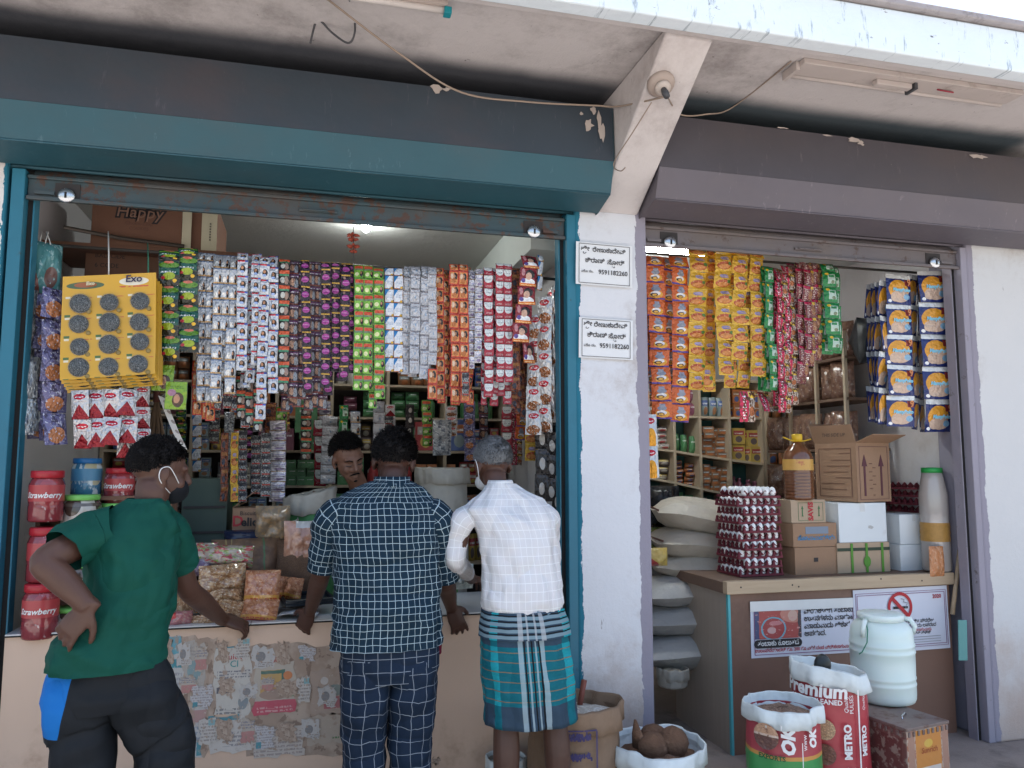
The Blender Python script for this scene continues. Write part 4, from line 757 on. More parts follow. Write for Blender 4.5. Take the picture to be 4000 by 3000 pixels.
for k, (cx, y0, y1, wd, lb) in enumerate(((312, 1932, 2075, 140, 'white patterned tub with a green lid under the blue lidded jar'), (285, 2060, 2200, 130, 'white tub with a green lid, second below the blue jar'), (300, 2195, 2330, 130, 'white tub with a green lid behind the bent elbow'), (268, 2370, 2480, 130, 'lowest tub with a green lid beside the red jar stack'), (455, 1965, 2120, 130, 'green lidded tub hidden behind the green shirt'))):
    jar(lb, cx, y0, y1, wd, 0.20 if k != 4 else 0.3, jar_glass('tub_print', (0.46, 0.43, 0.38), [('e', .5, .5, .28, .2, (0.05, 0.03, 0.02)), ('r', .5, .5, .5, .03, (0.1, 0.08, 0.06))]), M_lidg, tin=True)
# stepped stand under the back row of jars
st = thing('jar_stand', 'stepped wooden stand carrying the jars at the left end', 'stand', (-1.0, 0.3, CT))
za = P(335, 1935, 0.34).z
obj('step', MB().box(-1.20, -0.62, 0.26, 0.42, za - 0.02, za - 0.002), M_cardd, st); obj('panel', MB().box(-1.20, -0.62, 0.425, 0.44, CT, za), M_cardd, st)
for x in (-1.19, -0.64): obj('leg', MB().box(x, x + 0.02, 0.27, 0.41, CT, za - 0.021), M_cardd, st)
# high shelf with cartons
sh = thing('high_shelf', 'iron bracket shelf high in the left corner under the cartons', 'shelf', P(300, 960, 0.40))
obj('shelf_rail', MB().tube([P(250, 888, 0.33), P(470, 930, 0.42), P(720, 962, 0.46)], 0.010, 6), M_iron, sh)
obj('wall_plate', MB().box(-1.299, -1.285, 0.30, 0.36, P(250, 888, 0.33).z - 0.03, P(250, 888, 0.33).z + 0.03), M_iron, sh)
obj('board', MB().box(-1.295, -0.30, 0.47, 0.95, P(600, 965, 0.47).z - 0.02, P(600, 965, 0.47).z), M_cardd, sh)
e, w_, h_ = carton('carton', 'brown biscuit carton with outlined lettering on the high corner shelf', 352, 708, 745, 955, 0.47, 0.38, M_cardd, pm('white_tape', (0.55, 0.55, 0.5), 0.5), 'cartons on the high shelf', tape_on=False)
for dy, s_ in ((0.068, 'Happy'), (0.0, 'Happy')):
    text(s_, 0.085, M_ink, e, (w_ * (0.44 if dy else 0.52), -0.002, h_ * 0.56 + dy), shear=0.15, bold=0.008); text(s_, 0.085, pm('board_print', (0.26, 0.15, 0.11), 0.8), e, (w_ * (0.44 if dy else 0.52), -0.004, h_ * 0.56 + dy), shear=0.15, bold=0.0)
text('Choco-Chip', 0.026, M_brink, e, (w_ * 0.52, -0.002, h_ * 0.42)); text('COOKIES', 0.022, M_brink, e, (w_ * 0.52, -0.002, h_ * 0.33))
obj('white_flap', MB().box(w_ + 0.001, w_ + 0.045, -0.002, 0.002, 0.01, h_ * 0.86), M_cream, e, world=False)
e, w_, h_ = carton('carton', 'brown carton with faint printed code below the high corner shelf', 328, 640, 968, 1090, 0.60, 0.3, M_cardd, None, 'cartons on the high shelf', tape_on=False)
for k, s_ in enumerate(('BALI CIDE', '6 CODE')): text(s_, 0.032, M_ink, e, (w_ * 0.12, -0.002, h_ * 0.72 - 0.05 * k), align='LEFT')
e, w_, h_ = carton('carton', 'carton with a cream end panel beside the biscuit carton', 740, 845, 800, 975, 0.50, 0.45, M_cardd, None, 'cartons on the high shelf', tape_on=False)
obj('cream_panel', MB().box(w_ * 0.42, w_ * 1.0, -0.003, -0.001, -0.01, h_ * 0.95), M_cream, e, world=False, bevel=0.001)
mb = MB(); [mb.box(w_ * .72, w_ * .78, -.006, -.004, h_ * (.22 + .06 * k), h_ * (.26 + .06 * k)) for k in range(7)]; obj('faded_print', mb, pm('faded_print', (0.16, 0.15, 0.12), 0.8), e, world=False)
# teal printed bag and hooks at the top left
M_tbag = printed('teal_bag_print', (0.05, 0.24, 0.25), [('d', 1, .6, .35, (0.20, 0.05, 0.04)), ('e', .6, .3, .2, .2, (0.15, 0.06, 0.05)), ('n', 6, .58, .63, (0.3, 0.5, 0.5))], 0.25, 0.05, 0.8, 4)
pillow('hanging_bag', 'teal printed plastic bag hanging by strings in the upper left corner', 'bag', 118, 235, 945, 1150, 0.22, 0.05, M_tbag, 13, R(35))
mb = MB()
for x0, x1 in ((165, 150), (180, 205), (190, 170)): mb.tube([P(x0, 905, 0.22), P((x0 + x1) / 2, 935, 0.21), P(x1, 985, 0.2)], 0.003, 5)
tag(obj('string', mb, M_string, smooth=True), 'white strings above the teal hanging bag', 'string')
rod('conduit_pipe', [P(218, 770, 0.9), P(219, 1010, 0.9)], 0.008, 'thin grey conduit on the inner left wall of the shop', 'pipe', pm('conduit', (0.35, 0.33, 0.31), 0.6))
# dried flower charm on a string
ch = thing('door_charm', 'dried orange red flowers strung on a dark cord in the opening', 'charm', P(1379, 867, 0.08))
obj('cord', MB().tube([P(1379, 850, 0.08), P(1381, 930, 0.08), P(1380, 1060, 0.08)], 0.002, 5), M_ink, ch)
for k, (y, s_) in enumerate(((915, 0.034), (932, 0.028), (958, 0.034), (980, 0.02))):
    mb = MB(); c0 = P(1380, y, 0.08)
    for q in range(7):
        a = 6.283 * q / 7 + k; d = Vector((math.cos(a), math.sin(a) * 0.8, 0.25 * math.sin(3 * a) - 0.25)) * s_
        mb.tube([c0, c0 + d * 0.6, c0 + d], [0.002, 0.008, 0.0015], 5)
    obj('flower', mb, pm('dried_petals', (0.28, 0.05, 0.025), 0.8, 0.3, 40), ch, smooth=True)
# lamps inside, both lit
bl = thing('hanging_bulb', 'lit white bulb under the ceiling of the left shop', 'bulb', P(1430, 880, 0.9))
pb = P(1430, 880, 0.9); obj('glass_bulb', MB().ball(pb, (0.028, 0.028, 0.045), 12, 8), glow('bulb_glow', (0.95, 1.0, 0.97), 130), bl, True)
obj('holder', MB().lathe([(0.02, 0.05), (0.024, 0.06), (0.024, 0.11), (0.01, 0.12)], 12, pb), M_ink, bl, True); obj('cord', MB().tube([pb + Vector((0, 0, 0.115)), (pb.x, pb.y, 2.999)], 0.003, 5), M_ink, bl)
tl = thing('tube_light', 'lit tube lamp behind the shutter rail of the right shop', 'lamp', P(2580, 968, 1.0))
a, b = P(2420, 965, 1.0), P(2760, 985, 1.0); b.z = a.z
obj('tube', MB().tube([a, b], 0.018, 10), glow('tube_glow', (0.95, 1.0, 0.98), 75), tl, True); obj('batten', MB().box(a.x - 0.03, b.x + 0.03, 0.97, 1.03, a.z + 0.025, a.z + 0.06), M_whitebox, tl)
# ---------------------------------------------------------------- shelves and stock at the back of the left shop
M_shelf = pm('cream_shelf_edge', (0.46, 0.38, 0.28), 0.7, 0.1); M_tealin = pm('teal_shelf_back', (0.05, 0.16, 0.15), 0.7, 0.15); M_dk = pm('dark_shelf_back', (0.05, 0.045, 0.045), 0.8)
GOODS = {}
def goods_mat(i):
    cs_ = [(0.40, 0.03, 0.04), (0.05, 0.12, 0.36), (0.55, 0.40, 0.08), (0.05, 0.22, 0.08), (0.50, 0.48, 0.44), (0.30, 0.13, 0.05), (0.12, 0.09, 0.10), (0.45, 0.14, 0.03), (0.20, 0.05, 0.10), (0.22, 0.30, 0.32)]
    b = cs_[i % 10]; a = cs_[(i * 3 + 4) % 10]
    return printed('stock_print_%d' % i, b, [('r', .5, .7, .4, .14, a), ('t', .5, .7, .32, .07, 1, WH), ('e', .5, .3, .26, .2, cs_[(i * 7 + 2) % 10])], 0.35, 0.03, 0.4, 4)
_box = MB().box(-.5, .5, -.5, .5, 0, 1).mesh('stock_box', goods_mat(0)); _gm = {}
def stock(kind, m_i, x, y_, z, w_, d_, h_, lab, grp, rz=0):
    key = (kind, m_i)
    if key not in _gm:
        if kind == 'box': me = MB().box(-.5, .5, -.5, .5, 0, 1).mesh('stock_box', goods_mat(m_i))
        elif kind == 'pack': me = pillow_mb(0.5, 0.5, 0.35, m_i, 6, 5).mesh('stock_pack', goods_mat(m_i), True); [setattr(v, 'co', (v.co.x, v.co.y, v.co.z + 0.5)) for v in me.vertices]
        else: me = MB().lathe([(.42, 0), (.5, .05), (.5, .6), (.25, .78), (.22, .85), (.25, .86), (.25, 1)], 12).mesh('stock_bottle', goods_mat(m_i), True)
        _gm[key] = me
    o = put({'box': 'grocery_box', 'pack': 'grocery_packet', 'bottle': 'grocery_bottle'}[kind], _gm[key], None, (x, y_, z), (0, 0, rz)); o.scale = (w_, d_, h_)
    return tag(o, lab, {'box': 'box', 'pack': 'packet', 'bottle': 'bottle'}[kind], grp)
YB = 1.75
zs = [P(1400, y, YB).z for y in (2210, 2040, 1895, 1760, 1628, 1500, 1380)]
un = thing('grocery_shelf', 'tall open shelf of groceries along the back of the left shop', 'shelf', (0, YB, 0))
for z in zs: obj('shelf_board', MB().box(-1.28, 1.38, YB, YB + 0.3, z - 0.016, z), M_shelf, un)
for x in (-1.28, -0.75, -0.22, P(1296, 1600, YB).x, P(1515, 1600, YB).x, P(1740, 1600, YB).x, 1.36): obj('upright', MB().box(x - 0.011, x + 0.011, YB + 0.002, YB + 0.298, 0, zs[-1] - 0.017), M_shelf, un)
obj('back_panel', MB().box(-1.28, 1.38, YB + 0.301, YB + 0.31, 0, zs[-1]), M_dk, un)
r5 = random.Random(21); CI = {}
KN = {'box': 'boxes', 'pack': 'packets', 'bottle': 'bottles'}
CN = ['red', 'dark blue', 'yellow', 'green', 'white', 'brown', 'black', 'orange', 'plum', 'grey']
for zi, z in enumerate(zs[:-1]):
    room = zs[zi + 1] - z - 0.03; x = -1.24
    while x < 1.33:
        kind = r5.choice(('box', 'pack', 'pack', 'box', 'bottle')); mi = r5.randrange(10); n = r5.randint(3, 6); w_ = r5.uniform(0.05, 0.1); rows = r5.randint(1, 3) if kind != 'bottle' else 1
        h_ = room * r5.uniform(0.7, 0.95) / rows; lab0 = f'small {CN[mi]} {KN[kind][:-1] if kind != "box" else "box"} on shelf {ORD[zi]} up, left shop, '
        for q in range(n):
            if x + w_ > 1.34: x = 9; break
            if all(abs(x + w_ / 2 - u) > w_ / 2 + 0.013 for u in (-0.75, -0.22, P(1296, 1600, YB).x, P(1515, 1600, YB).x, P(1740, 1600, YB).x)):
                ci = CI[(zi, mi, kind)] = CI.get((zi, mi, kind), -1) + 1
                for rr in range(rows): lab = lab0 + f'{ORD[min(ci, 25)]} column, {ORD[rr]} from bottom'; stock(kind, mi, x + w_ / 2, YB + 0.09 + r5.uniform(-0.03, 0.03), z + 0.001 + rr * h_, w_ * 0.95, 0.1, h_ * 0.97, lab, f'{CN[mi]} {KN[kind]} on shelf {ORD[zi]}, left shop', R(r5.uniform(-8, 8)))
            x += w_
        x += r5.uniform(0.0, 0.05)
# hanging blister cards and chains further inside
DEEP = {}
for x, xb, y0, y1, w_, sty, Y in ((918, 915, 1690, 1960, 26, 'noodle', 0.55), (950, 948, 1680, 1960, 30, 'silver_dark', 0.62), (1000, 1000, 1700, 1930, 36, 'silver_dark', 0.66), (1040, 1040, 1690, 1940, 36, 'silver_dark', 0.62), (1085, 1083, 1640, 1960, 60, 'white_lilac', 0.7), (880, 876, 1690, 1960, 26, 'brown_mix', 0.6),
                              (1290, 1280, 1625, 1890, 56, 'white_plain', 1.3), (1510, 1500, 1625, 1690, 52, 'silver_dark', 1.2), (1728, 1724, 1640, 1780, 70, 'foil_clear', 1.1), (1250, 1250, 1640, 1900, 44, 'red_shield', 1.4), (2080, 2075, 1600, 1800, 50, 'noodle', 0.6), (2040, 2035, 1560, 1720, 46, 'detergent', 0.65), (1100, 1098, 1590, 1690, 40, 'green_woman', 0.8)):
    n0 = len(STRIPS); s_ = strip(sty, x, xb, y0, y1, 1, w_, 40 if sty in ('silver_dark', 'white_plain', 'white_lilac') else 60, Y, R(rnd.uniform(-15, 15)), curl=False)
    tag(s_, f'deeper strip of {STY[sty][0]}, {ORD[DEEP.setdefault(sty, 0)]} from left', 'packet strip', 'strips deeper inside the left shop'); DEEP[sty] += 1
for x, y0, y1, m_i, lb in ((1195, 1565, 1690, 3, 'green packet card hung on the back shelf of the left shop'), (1660, 1650, 1760, 0, 'red packet card hung on the back shelf of the left shop'), (1790, 1640, 1760, 1, 'blue box pile on the back shelf above the white shirt man')):
    a = P(x, y1, 1.55); h_ = P(x, y0, 1.55).z - a.z; stock('box', m_i, a.x, 1.55, a.z, 0.14, 0.06, h_, lb, None)
r6 = random.Random(5); sk = [k for k in STY if k not in ('baby', 'maroon_woman', 'detergent', 'noodle')]; cnt = {}
for q in range(20):
    sty = sk[(q * 7) % len(sk)]; x = 700 + q * 70 + r6.uniform(-20, 20); y0 = 1560 + r6.uniform(0, 60)
    s_ = strip(sty, x, x + r6.uniform(-6, 6), y0, y0 + r6.uniform(110, 240), 1, r6.uniform(32, 46), 46, 1.15 + 0.3 * r6.random(), R(r6.uniform(-20, 20)), curl=False)
    tag(s_, f'dim strip of {STY[sty][0]} before the back shelf, number {ORD[q] if q < 12 else ORD[q - 12] + " past the keeper"} from left' if False else f'dim strip of {STY[sty][0]} right before the back shelf' if cnt.setdefault(sty, 0) == 0 else f'second dim strip of {STY[sty][0]} before the back shelf', 'packet strip', 'strips right before the back shelf'); cnt[sty] += 1
# ---------------------------------------------------------------- sacks
def woven(nm, base, lay=(), tile=None): return printed(nm, base, list(lay) + [('n', 7, .5, .75, [x * 0.8 for x in base])], 0.5, 0.02, 0.9, 12, spec=0.3, grain=0.08)
M_sackw = woven('white_woven', (0.38, 0.355, 0.30)); M_rimw = woven('white_sack_rim', (0.66, 0.72, 0.72)); M_jute = None
t = NT('jute'); wv = t.n.new('ShaderNodeTexWave'); wv.inputs['Scale'].default_value = 90; wv.inputs['Distortion'].default_value = 3; t.L(t.ob, wv.inputs['Vector'])
t.bump(wv.outputs['Fac'], 0.5, 0.004); M_jute = t.fin(t.mix(t.noise(t.ob, 14, 6), (0.20, 0.13, 0.085), (0.34, 0.235, 0.16)), 0.9, 0, 0.1)
def sack(name, label, cx, y_rim, Y, r, zb, m, rim, fill_m, fill_d=0.06, group=None, h=None, squash=1.0, roll=0.035, seed=0, tilt=0.0):
    c0 = P(cx, y_rim, Y); zt = c0.z if h is None else zb + h; H = zt - zb
    e = thing(name, label, 'sack', (c0.x, Y, zb), 0, group)
    def ring(rr, z, amp, n=64):
        out = []
        for k in range(n):
            a = 6.28319 * k / n; f = 1 + amp * noise.noise(Vector((math.cos(a) * 1.6 + seed * 5, math.sin(a) * 1.6, z * 4 + seed))) + amp * 0.6 * noise.noise(Vector((math.cos(a) * 4 + seed, math.sin(a) * 4, z * 9))) + amp * 0.35 * (abs(noise.noise(Vector((math.cos(a) * 5.5 + seed, math.sin(a) * 5.5, z * 16)))) - .25)
            out.append((rr * f * math.cos(a), rr * f * math.sin(a) * squash, z + (amp - .05) * 0.14 * noise.noise(Vector((math.cos(a) * 2.2, math.sin(a) * 2.2, seed + 3))) + (amp - .05) * .04 * noise.noise(Vector((math.cos(a) * 5, math.sin(a) * 5, seed + z * 20))) + tilt * math.cos(a) * max(0, z / H)))
        return out
    body = [ring(r * 0.86, 0.0, 0.05)] + [ring(r * (0.97 + 0.05 * math.sin(3.14 * f) - 0.05 * f), H * f, 0.06) for f in (0.06, 0.15, 0.25, 0.35, 0.45, 0.55, 0.65, 0.75, 0.85, 0.93)]
    obj('sack_body', MB().loft(body, 0, (True, False)), m, e, True, world=False)
    rl = roll; prof = [(1.0, -rl * 1.75), (1.035, -rl * 1.7), (1.045, -rl * 0.9), (1.035, -rl * 0.1), (1.005, rl * 0.12), (0.985, -rl * .05), (0.95, -rl * 0.9), (0.87, -fill_d - rl * .6)]
    obj('rim', MB().loft([ring(r * q, H + dz, (0.16, .16, .14, .14, .14, .14, .12, .1)[i]) for i, (q, dz) in enumerate(prof)], 0, (False, False)), rim, e, True, world=False)
    obj('contents', MB().loft([ring(r * 0.86, H - fill_d, 0.1), ring(r * 0.5, H - fill_d + 0.02, 0.2), ring(0.01, H - fill_d + 0.03, 0)], 0, (False, True)), fill_m, e, True, world=False)
    return e, H
M_grain = printed('grain', (0.45, 0.38, 0.27), [('n', 60, .5, .6, (0.6, 0.55, 0.42))], 0.8, 0, 1.0, 60)
M_choc = printed('dark_seeds', (0.14, 0.08, 0.05), [('n', 60, .5, .6, (0.25, 0.15, 0.1))], 0.8, 0, 1.0, 60)
ez, H = sack('grain_sack', 'tall white woven sack with a green stripe behind the left counter', 1728, 1830, 0.78, 0.15, 0.5, M_sackw, M_sackw, M_choc, 0.05, 'open sacks', seed=1, roll=0.05)
mb = MB(); mb.sheet(lambda u, v: (0.157 * math.sin(R(12 + 14 * u)), -0.157 * math.cos(R(12 + 14 * u)), 0.1 + 0.62 * H * v), 3, 8); obj('green_stripe', mb, pm('green_stripe', (0.03, 0.25, 0.05), 0.5), ez, True, world=False)
wrap('GRADE', 0.04, M_wtxt, ez, 0.16, R(19), H * 0.5, True)
ez, H = sack('grain_sack', 'green and orange sack with a folded white rim beside the keeper', 1215, 1925, 0.70, 0.135, 0.5, printed('green_orange_sack', (0.02, 0.20, 0.04), [('d', 1, .2, .35, (0.55, 0.22, 0.02)), ('n', 4, .55, .6, (0.4, 0.5, 0.3))], 0.5), M_sackw, M_choc, 0.05, 'open sacks', seed=2, roll=0.06, tilt=0.03)
sack('grain_sack', 'clear plastic bag of brown lentils in front of the keeper', 1085, 2030, 0.55, 0.10, 0.85, printed('lentil_bag', (0.30, 0.24, 0.17), [('r', .5, .2, 1, .3, (0.42, 0.17, 0.04)), ('n', 5, .55, .62, (0.5, 0.46, 0.4))], 0.2, 0, 0.9), printed('clear_rim', (0.36, 0.33, 0.28), [('n', 5, .5, .6, (0.5, 0.48, 0.44))], 0.2, 0, 0.9), M_grain, 0.05, 'open sacks', seed=3)
e, w_, h_ = carton('carton', 'brown biscuit carton with red and black lettering behind the snack bags', 905, 1090, 1985, 2085, 0.62, 0.2, M_card, None, 'open cartons behind the left counter', tape_on=False)
text('D', 0.075, M_redp, e, (w_ * 0.12, -0.003, h_ * 0.30), bold=0.002); text('eliciou', 0.06, M_ink, e, (w_ * 0.52, -0.003, h_ * 0.30), bold=0.002)
text('Biscuits', 0.03, M_ink, e, (w_ * 0.35, -0.003, h_ * 0.72)); text('M', 0.06, M_redp, e, (w_ * 0.75, -0.003, h_ * 0.02))
for s_ in (0, 1): obj('flap', MB().prism([(0, h_), (w_ * 0.5, h_ + 0.09 * (1 - 0.5 * s_)), (w_ * 0.5, h_ + 0.094 * (1 - 0.5 * s_)), (0, h_ + 0.004)], 0.0 + 0.14 * s_, 0.06 + 0.14 * s_, 'y'), M_card, e, world=False)
e, w_, h_ = carton('carton', 'tall dark green crate behind the green shirt man', 700, 880, 1870, 2180, 0.68, 0.3, pm('green_crate', (0.06, 0.09, 0.075), 0.7), None, 'open cartons behind the left counter', tape_on=False)
obj('slats', MB().box(0.01, w_ - 0.01, -0.008, -0.001, h_ * 0.3, h_ * 0.33).box(0.01, w_ - 0.01, -0.008, -0.001, h_ * 0.62, h_ * 0.65), M_dk, e, world=False)
pillow('plastic_bag', 'dark blue plastic bag under the biscuit carton', 'plastic bag', 880, 1050, 2070, 2120, 0.50, 0.06, pm('navy_bag', (0.012, 0.02, 0.05), 0.2), 14)
# ---------------------------------------------------------------- right shop: shelf grid, rice sacks
gx = [2515, 2646, 2749, 2867, 3002, 3140, 3300, 3420]; gY = [2.05, 2.0, 1.95, 1.9, 1.85, 1.8, 1.75, 1.7]
gy = lambda j, i: (1480 + 4 * i, 1628 + 3 * i, 1752 + 17 * i, 1868 + 24 * i, 2010 + 24 * i, 2140 + 20 * i)[j]
gs = thing('grocery_shelf', 'crooked teal backed shelf grid of groceries in the right shop', 'shelf', (2.6, 2.1, 0))
for j in range(6):
    for i in range(7):
        a, b = P(gx[i], gy(j, i), gY[i]), P(gx[i + 1], gy(j, i + 1), gY[i + 1]); mb = MB(); d_ = Vector((0.02, 0.28, 0)); t_ = Vector((0, 0, 0.018))
        i0 = mb.add([a, b, b + d_, a + d_, a + t_, b + t_, b + d_ + t_, a + d_ + t_])
        for f in ((0, 3, 2, 1), (4, 5, 6, 7), (0, 1, 5, 4), (2, 3, 7, 6), (1, 2, 6, 5), (3, 0, 4, 7)): mb.face([i0 + q for q in f], [(0, 0), (1, 0), (1, 1), (0, 1)])
        obj('shelf_board', mb, M_shelf, gs)
for i in range(8):
    a, b = P(gx[i], gy(5, i), gY[i]), P(gx[i], gy(0, i), gY[i]); mb = MB(); i0 = mb.add([a + Vector(q) for q in ((-.011, .004, 0), (.011, .004, 0), (.011, .27, 0), (-.011, .27, 0))] + [Vector((a.x, a.y, b.z)) + Vector(q) for q in ((-.011, .004, 0), (.011, .004, 0), (.011, .27, 0), (-.011, .27, 0))])
    for f in ((0, 3, 2, 1), (4, 5, 6, 7), (0, 1, 5, 4), (2, 3, 7, 6), (1, 2, 6, 5), (3, 0, 4, 7)): mb.face([i0 + q for q in f], [(0, 0), (1, 0), (1, 1), (0, 1)])
    obj('upright', mb, M_shelf, gs)
mb = MB(); a, b = P(gx[0], gy(5, 0), gY[0]), P(gx[7], gy(5, 7), gY[7]); z1 = P(gx[0], gy(0, 0), gY[0]).z
i0 = mb.add([a + Vector((0, .3, 0)), b + Vector((0, .3, 0)), Vector((b.x, b.y + .3, z1)), Vector((a.x, a.y + .3, z1))]); mb.face([i0, i0 + 1, i0 + 2, i0 + 3], [(0, 0), (1, 0), (1, 1), (0, 1)]); obj('back_panel', mb, M_tealin, gs)
plan = {(1, 0): ('pack', 4, 2, 4), (1, 1): ('pack', 3, 3, 1), (1, 2): ('box', 5, 2, 5), (1, 3): ('box', 2, 2, 2), (1, 4): ('pack', 7, 2, 2), (2, 0): ('pack', 6, 2, 3), (2, 1): ('pack', 7, 2, 5), (2, 2): ('box', 5, 3, 4), (2, 3): ('bottle', 8, 4, 1), (2, 4): ('bottle', 9, 3, 1), (3, 0): ('pack', 6, 2, 3), (3, 1): ('pack', 3, 2, 2), (3, 2): ('pack', 8, 3, 2), (3, 3): ('box', 4, 3, 3), (0, 0): ('pack', 5, 2, 3), (0, 1): ('pack', 8, 3, 2), (0, 2): ('pack', 9, 3, 1), (0, 3): ('box', 7, 3, 2), (0, 4): ('pack', 5, 3, 2), (0, 5): ('pack', 6, 3, 2), (4, 0): ('pack', 6, 3, 2), (4, 1): ('pack', 1, 3, 2), (4, 2): ('box', 9, 3, 2), (1, 5): ('box', 3, 2, 3), (2, 5): ('pack', 0, 2, 3), (3, 4): ('pack', 1, 3, 2), (4, 3): ('pack', 5, 3, 2)}
for (j, i), (kind, mi, n, rows) in plan.items():
    a, b = P(gx[i], gy(j + 1, i), gY[i]), P(gx[i + 1], gy(j + 1, i + 1), gY[i + 1]); zt = P(gx[i], gy(j, i), gY[i]).z
    h_ = (zt - a.z - 0.03) * (0.85 if rows > 1 else 0.6) / rows; w_ = (b.x - a.x - 0.035) / n
    for q in range(n):
        f = (q + 0.5) / n
        for rr in range(rows): stock(kind, mi, a.x + 0.017 + w_ * (q + 0.5), a.y + (b.y - a.y) * f + 0.11 + r5.uniform(-.03, .02), a.z + (b.z - a.z) * f + 0.019 + rr * h_, w_ * 0.94, 0.1, h_ * 0.97, f'small {CN[mi]} {KN[kind][:-1] if kind != "box" else "box"}, {ORD[q]} in layer {ORD[rr]}, crooked shelf row {ORD[j]}, cell {ORD[i]}', f'stock in shelf cell {ORD[j]} row {ORD[i]} column', R(r5.uniform(-8, 8)))
M_rice = woven('rice_sack', (0.50, 0.46, 0.39)); M_riceg = woven('grey_sack', (0.40, 0.40, 0.39))
def lying(label, cx, cy, Y, hl, hw, ht, rz, m, seed, ry=0, pr=False, grp='sacks piled in the right shop'):
    c0 = P(cx, cy, Y); e = thing('rice_sack', label, 'sack', c0, rz, grp); mb = MB()
    def fn(sg):
        def f(u, v):
            q = max(0, math.sin(math.pi * u)) ** 0.45 * max(0, math.sin(math.pi * v)) ** 0.45
            return ((u - .5) * 2 * hl * (1 - 0.06 * abs(v - .5)), (v - .5) * 2 * hw, sg * ht * q * (1 + 0.25 * noise.noise(Vector((u * 3 + seed, v * 3, seed)))) + 0.02 * noise.noise(Vector((u * 2, v * 2, seed * 3))) - 0.05 * (u - .5) ** 2)
        return f
    mb.sheet(fn(1), 14, 10); mb.sheet(fn(-1), 14, 10, flip=True); b_ = obj('sack_body', mb, m, e, True, world=False)
    b_.rotation_euler = (0, ry, 0)
    st_ = MB()
    for k in range(14): st_.box(-hl * 0.985, -hl * 0.96, hw * (-0.9 + 0.13 * k), hw * (-0.84 + 0.13 * k), -0.004, 0.008)
    o2 = obj('stitching', st_, M_brink, e, world=False); o2.rotation_euler = (0, ry, 0)
    return e
lying('full white rice sack, topmost of the pile beside the egg trays', 2740, 2020, 0.95, 0.32, 0.26, 0.115, R(-18), M_rice, 1, R(10))
lying('white rice sack, second from the top beside the egg trays', 2735, 2120, 0.95, 0.32, 0.26, 0.11, R(-10), M_rice, 2, R(6))
lying('white rice sack, third from the top beside the egg trays', 2725, 2205, 0.95, 0.32, 0.27, 0.10, R(-14), M_rice, 3, R(5))
lying('greyish sack, fourth down the pile behind the brown counter', 2690, 2300, 0.85, 0.36, 0.26, 0.10, R(-6), M_riceg, 4)
lying('greyish sack, fifth down the pile behind the brown counter', 2680, 2405, 0.82, 0.37, 0.26, 0.10, R(-12), M_riceg, 5)
lying('greyish sack, lowest of the pile behind the brown counter', 2680, 2520, 0.80, 0.38, 0.28, 0.11, R(-4), M_riceg, 6)
pillow('plastic_bag', 'yellow and red packet lying on the grey bags', 'packet', 2520, 2610, 2140, 2210, 0.6, 0.04, printed('yellow_red', (0.5, 0.36, 0.08), [('d', 1, 1, .6, (0.36, 0.03, 0.03))], 0.3), 17, 0, 'bags beside the sacks', 0.4)
pillow('snack_bag', 'green and yellow snack packs stacked behind the rice sacks', 'packet', 2520, 2640, 2060, 2150, 1.2, 0.06, printed('green_snacks', (0.07, 0.12, 0.03), [('n', 5, .5, .55, (0.3, 0.3, 0.05))], 0.3), 18, 0, 'bags beside the sacks', 0.6)
pillow('plastic_bag', 'black glossy bundle of packs on the shelf left of the rice sacks', 'plastic bag', 2520, 2660, 1900, 2060, 1.3, 0.10, pm('black_gloss', (0.012, 0.014, 0.018), 0.15, bump=0.8, bscale=12), 19, 0, 'bags beside the sacks', 0.8)
ez, H = sack('flour_bag', 'small white printed bag on the floor beside the brown counter', 2625, 2610, 0.55, 0.085, 0.28, M_sackw, M_sackw, M_grain, 0.03, 'open sacks', seed=5)
# ---------------------------------------------------------------- brown counter of the right shop
M_brown = pm('brown_laminate', (0.19, 0.105, 0.075), 0.45, 0.12, 3, ((0.13, 0.07, 0.05), 0.5, 0.75, 2), 0.05)
t = NT('side_laminate'); n_ = t.noise(t.vm('MULTIPLY', t.ob, (1, 9, 0.6)), 5, 5); M_side = t.fin(t.mix(n_, (0.31, 0.255, 0.205), (0.40, 0.33, 0.265)), 0.5)
t = NT('pale_wood'); n_ = t.noise(t.vm('MULTIPLY', t.ob, (1.2, 8, 14)), 4, 6); M_wood = t.fin(t.mix(n_, (0.36, 0.26, 0.165), (0.52, 0.40, 0.27)), 0.6)
M_woodd = pm('dark_wood', (0.16, 0.10, 0.07), 0.65, 0.2, 12); M_tealedge = pm('teal_edging', (0.10, 0.42, 0.45), 0.5, 0.1)
CX0, CX1, CY0, CY1 = 2.235, 3.69, 0.20, 0.86
c2 = thing('sales_counter', 'brown counter with a pale wooden top edge under the egg trays', 'counter', (CX0, CY0, 0))
obj('front_panel', MB().box(CX0 + 0.012, CX1, CY0, CY0 + 0.02, 0.0, 0.845), M_brown, c2); obj('side_panel', MB().box(CX0, CX0 + 0.011, CY0 + 0.021, CY1, 0.0, 0.845), M_side, c2)
obj('edge_trim', MB().box(CX0 - 0.003, CX0 + 0.0118, CY0 - 0.003, CY0 + 0.0205, 0.0, 0.845), M_tealedge, c2, bevel=0.002)
obj('end_panel', MB().box(CX1 - 0.02, CX1 - 0.001, CY0 + 0.021, CY1, 0.0, 0.845), M_side, c2)
obj('front_rail', MB().box(CX0 - 0.02, CX1 + 0.02, CY0 - 0.025, CY0 + 0.02, 0.847, 0.915), M_wood, c2, bevel=0.003)
obj('top_board', MB().box(CX0 - 0.02, CX1 + 0.02, CY0 + 0.0205, CY1, 0.847, 0.908), M_woodd, c2, bevel=0.002)
nl = MB()
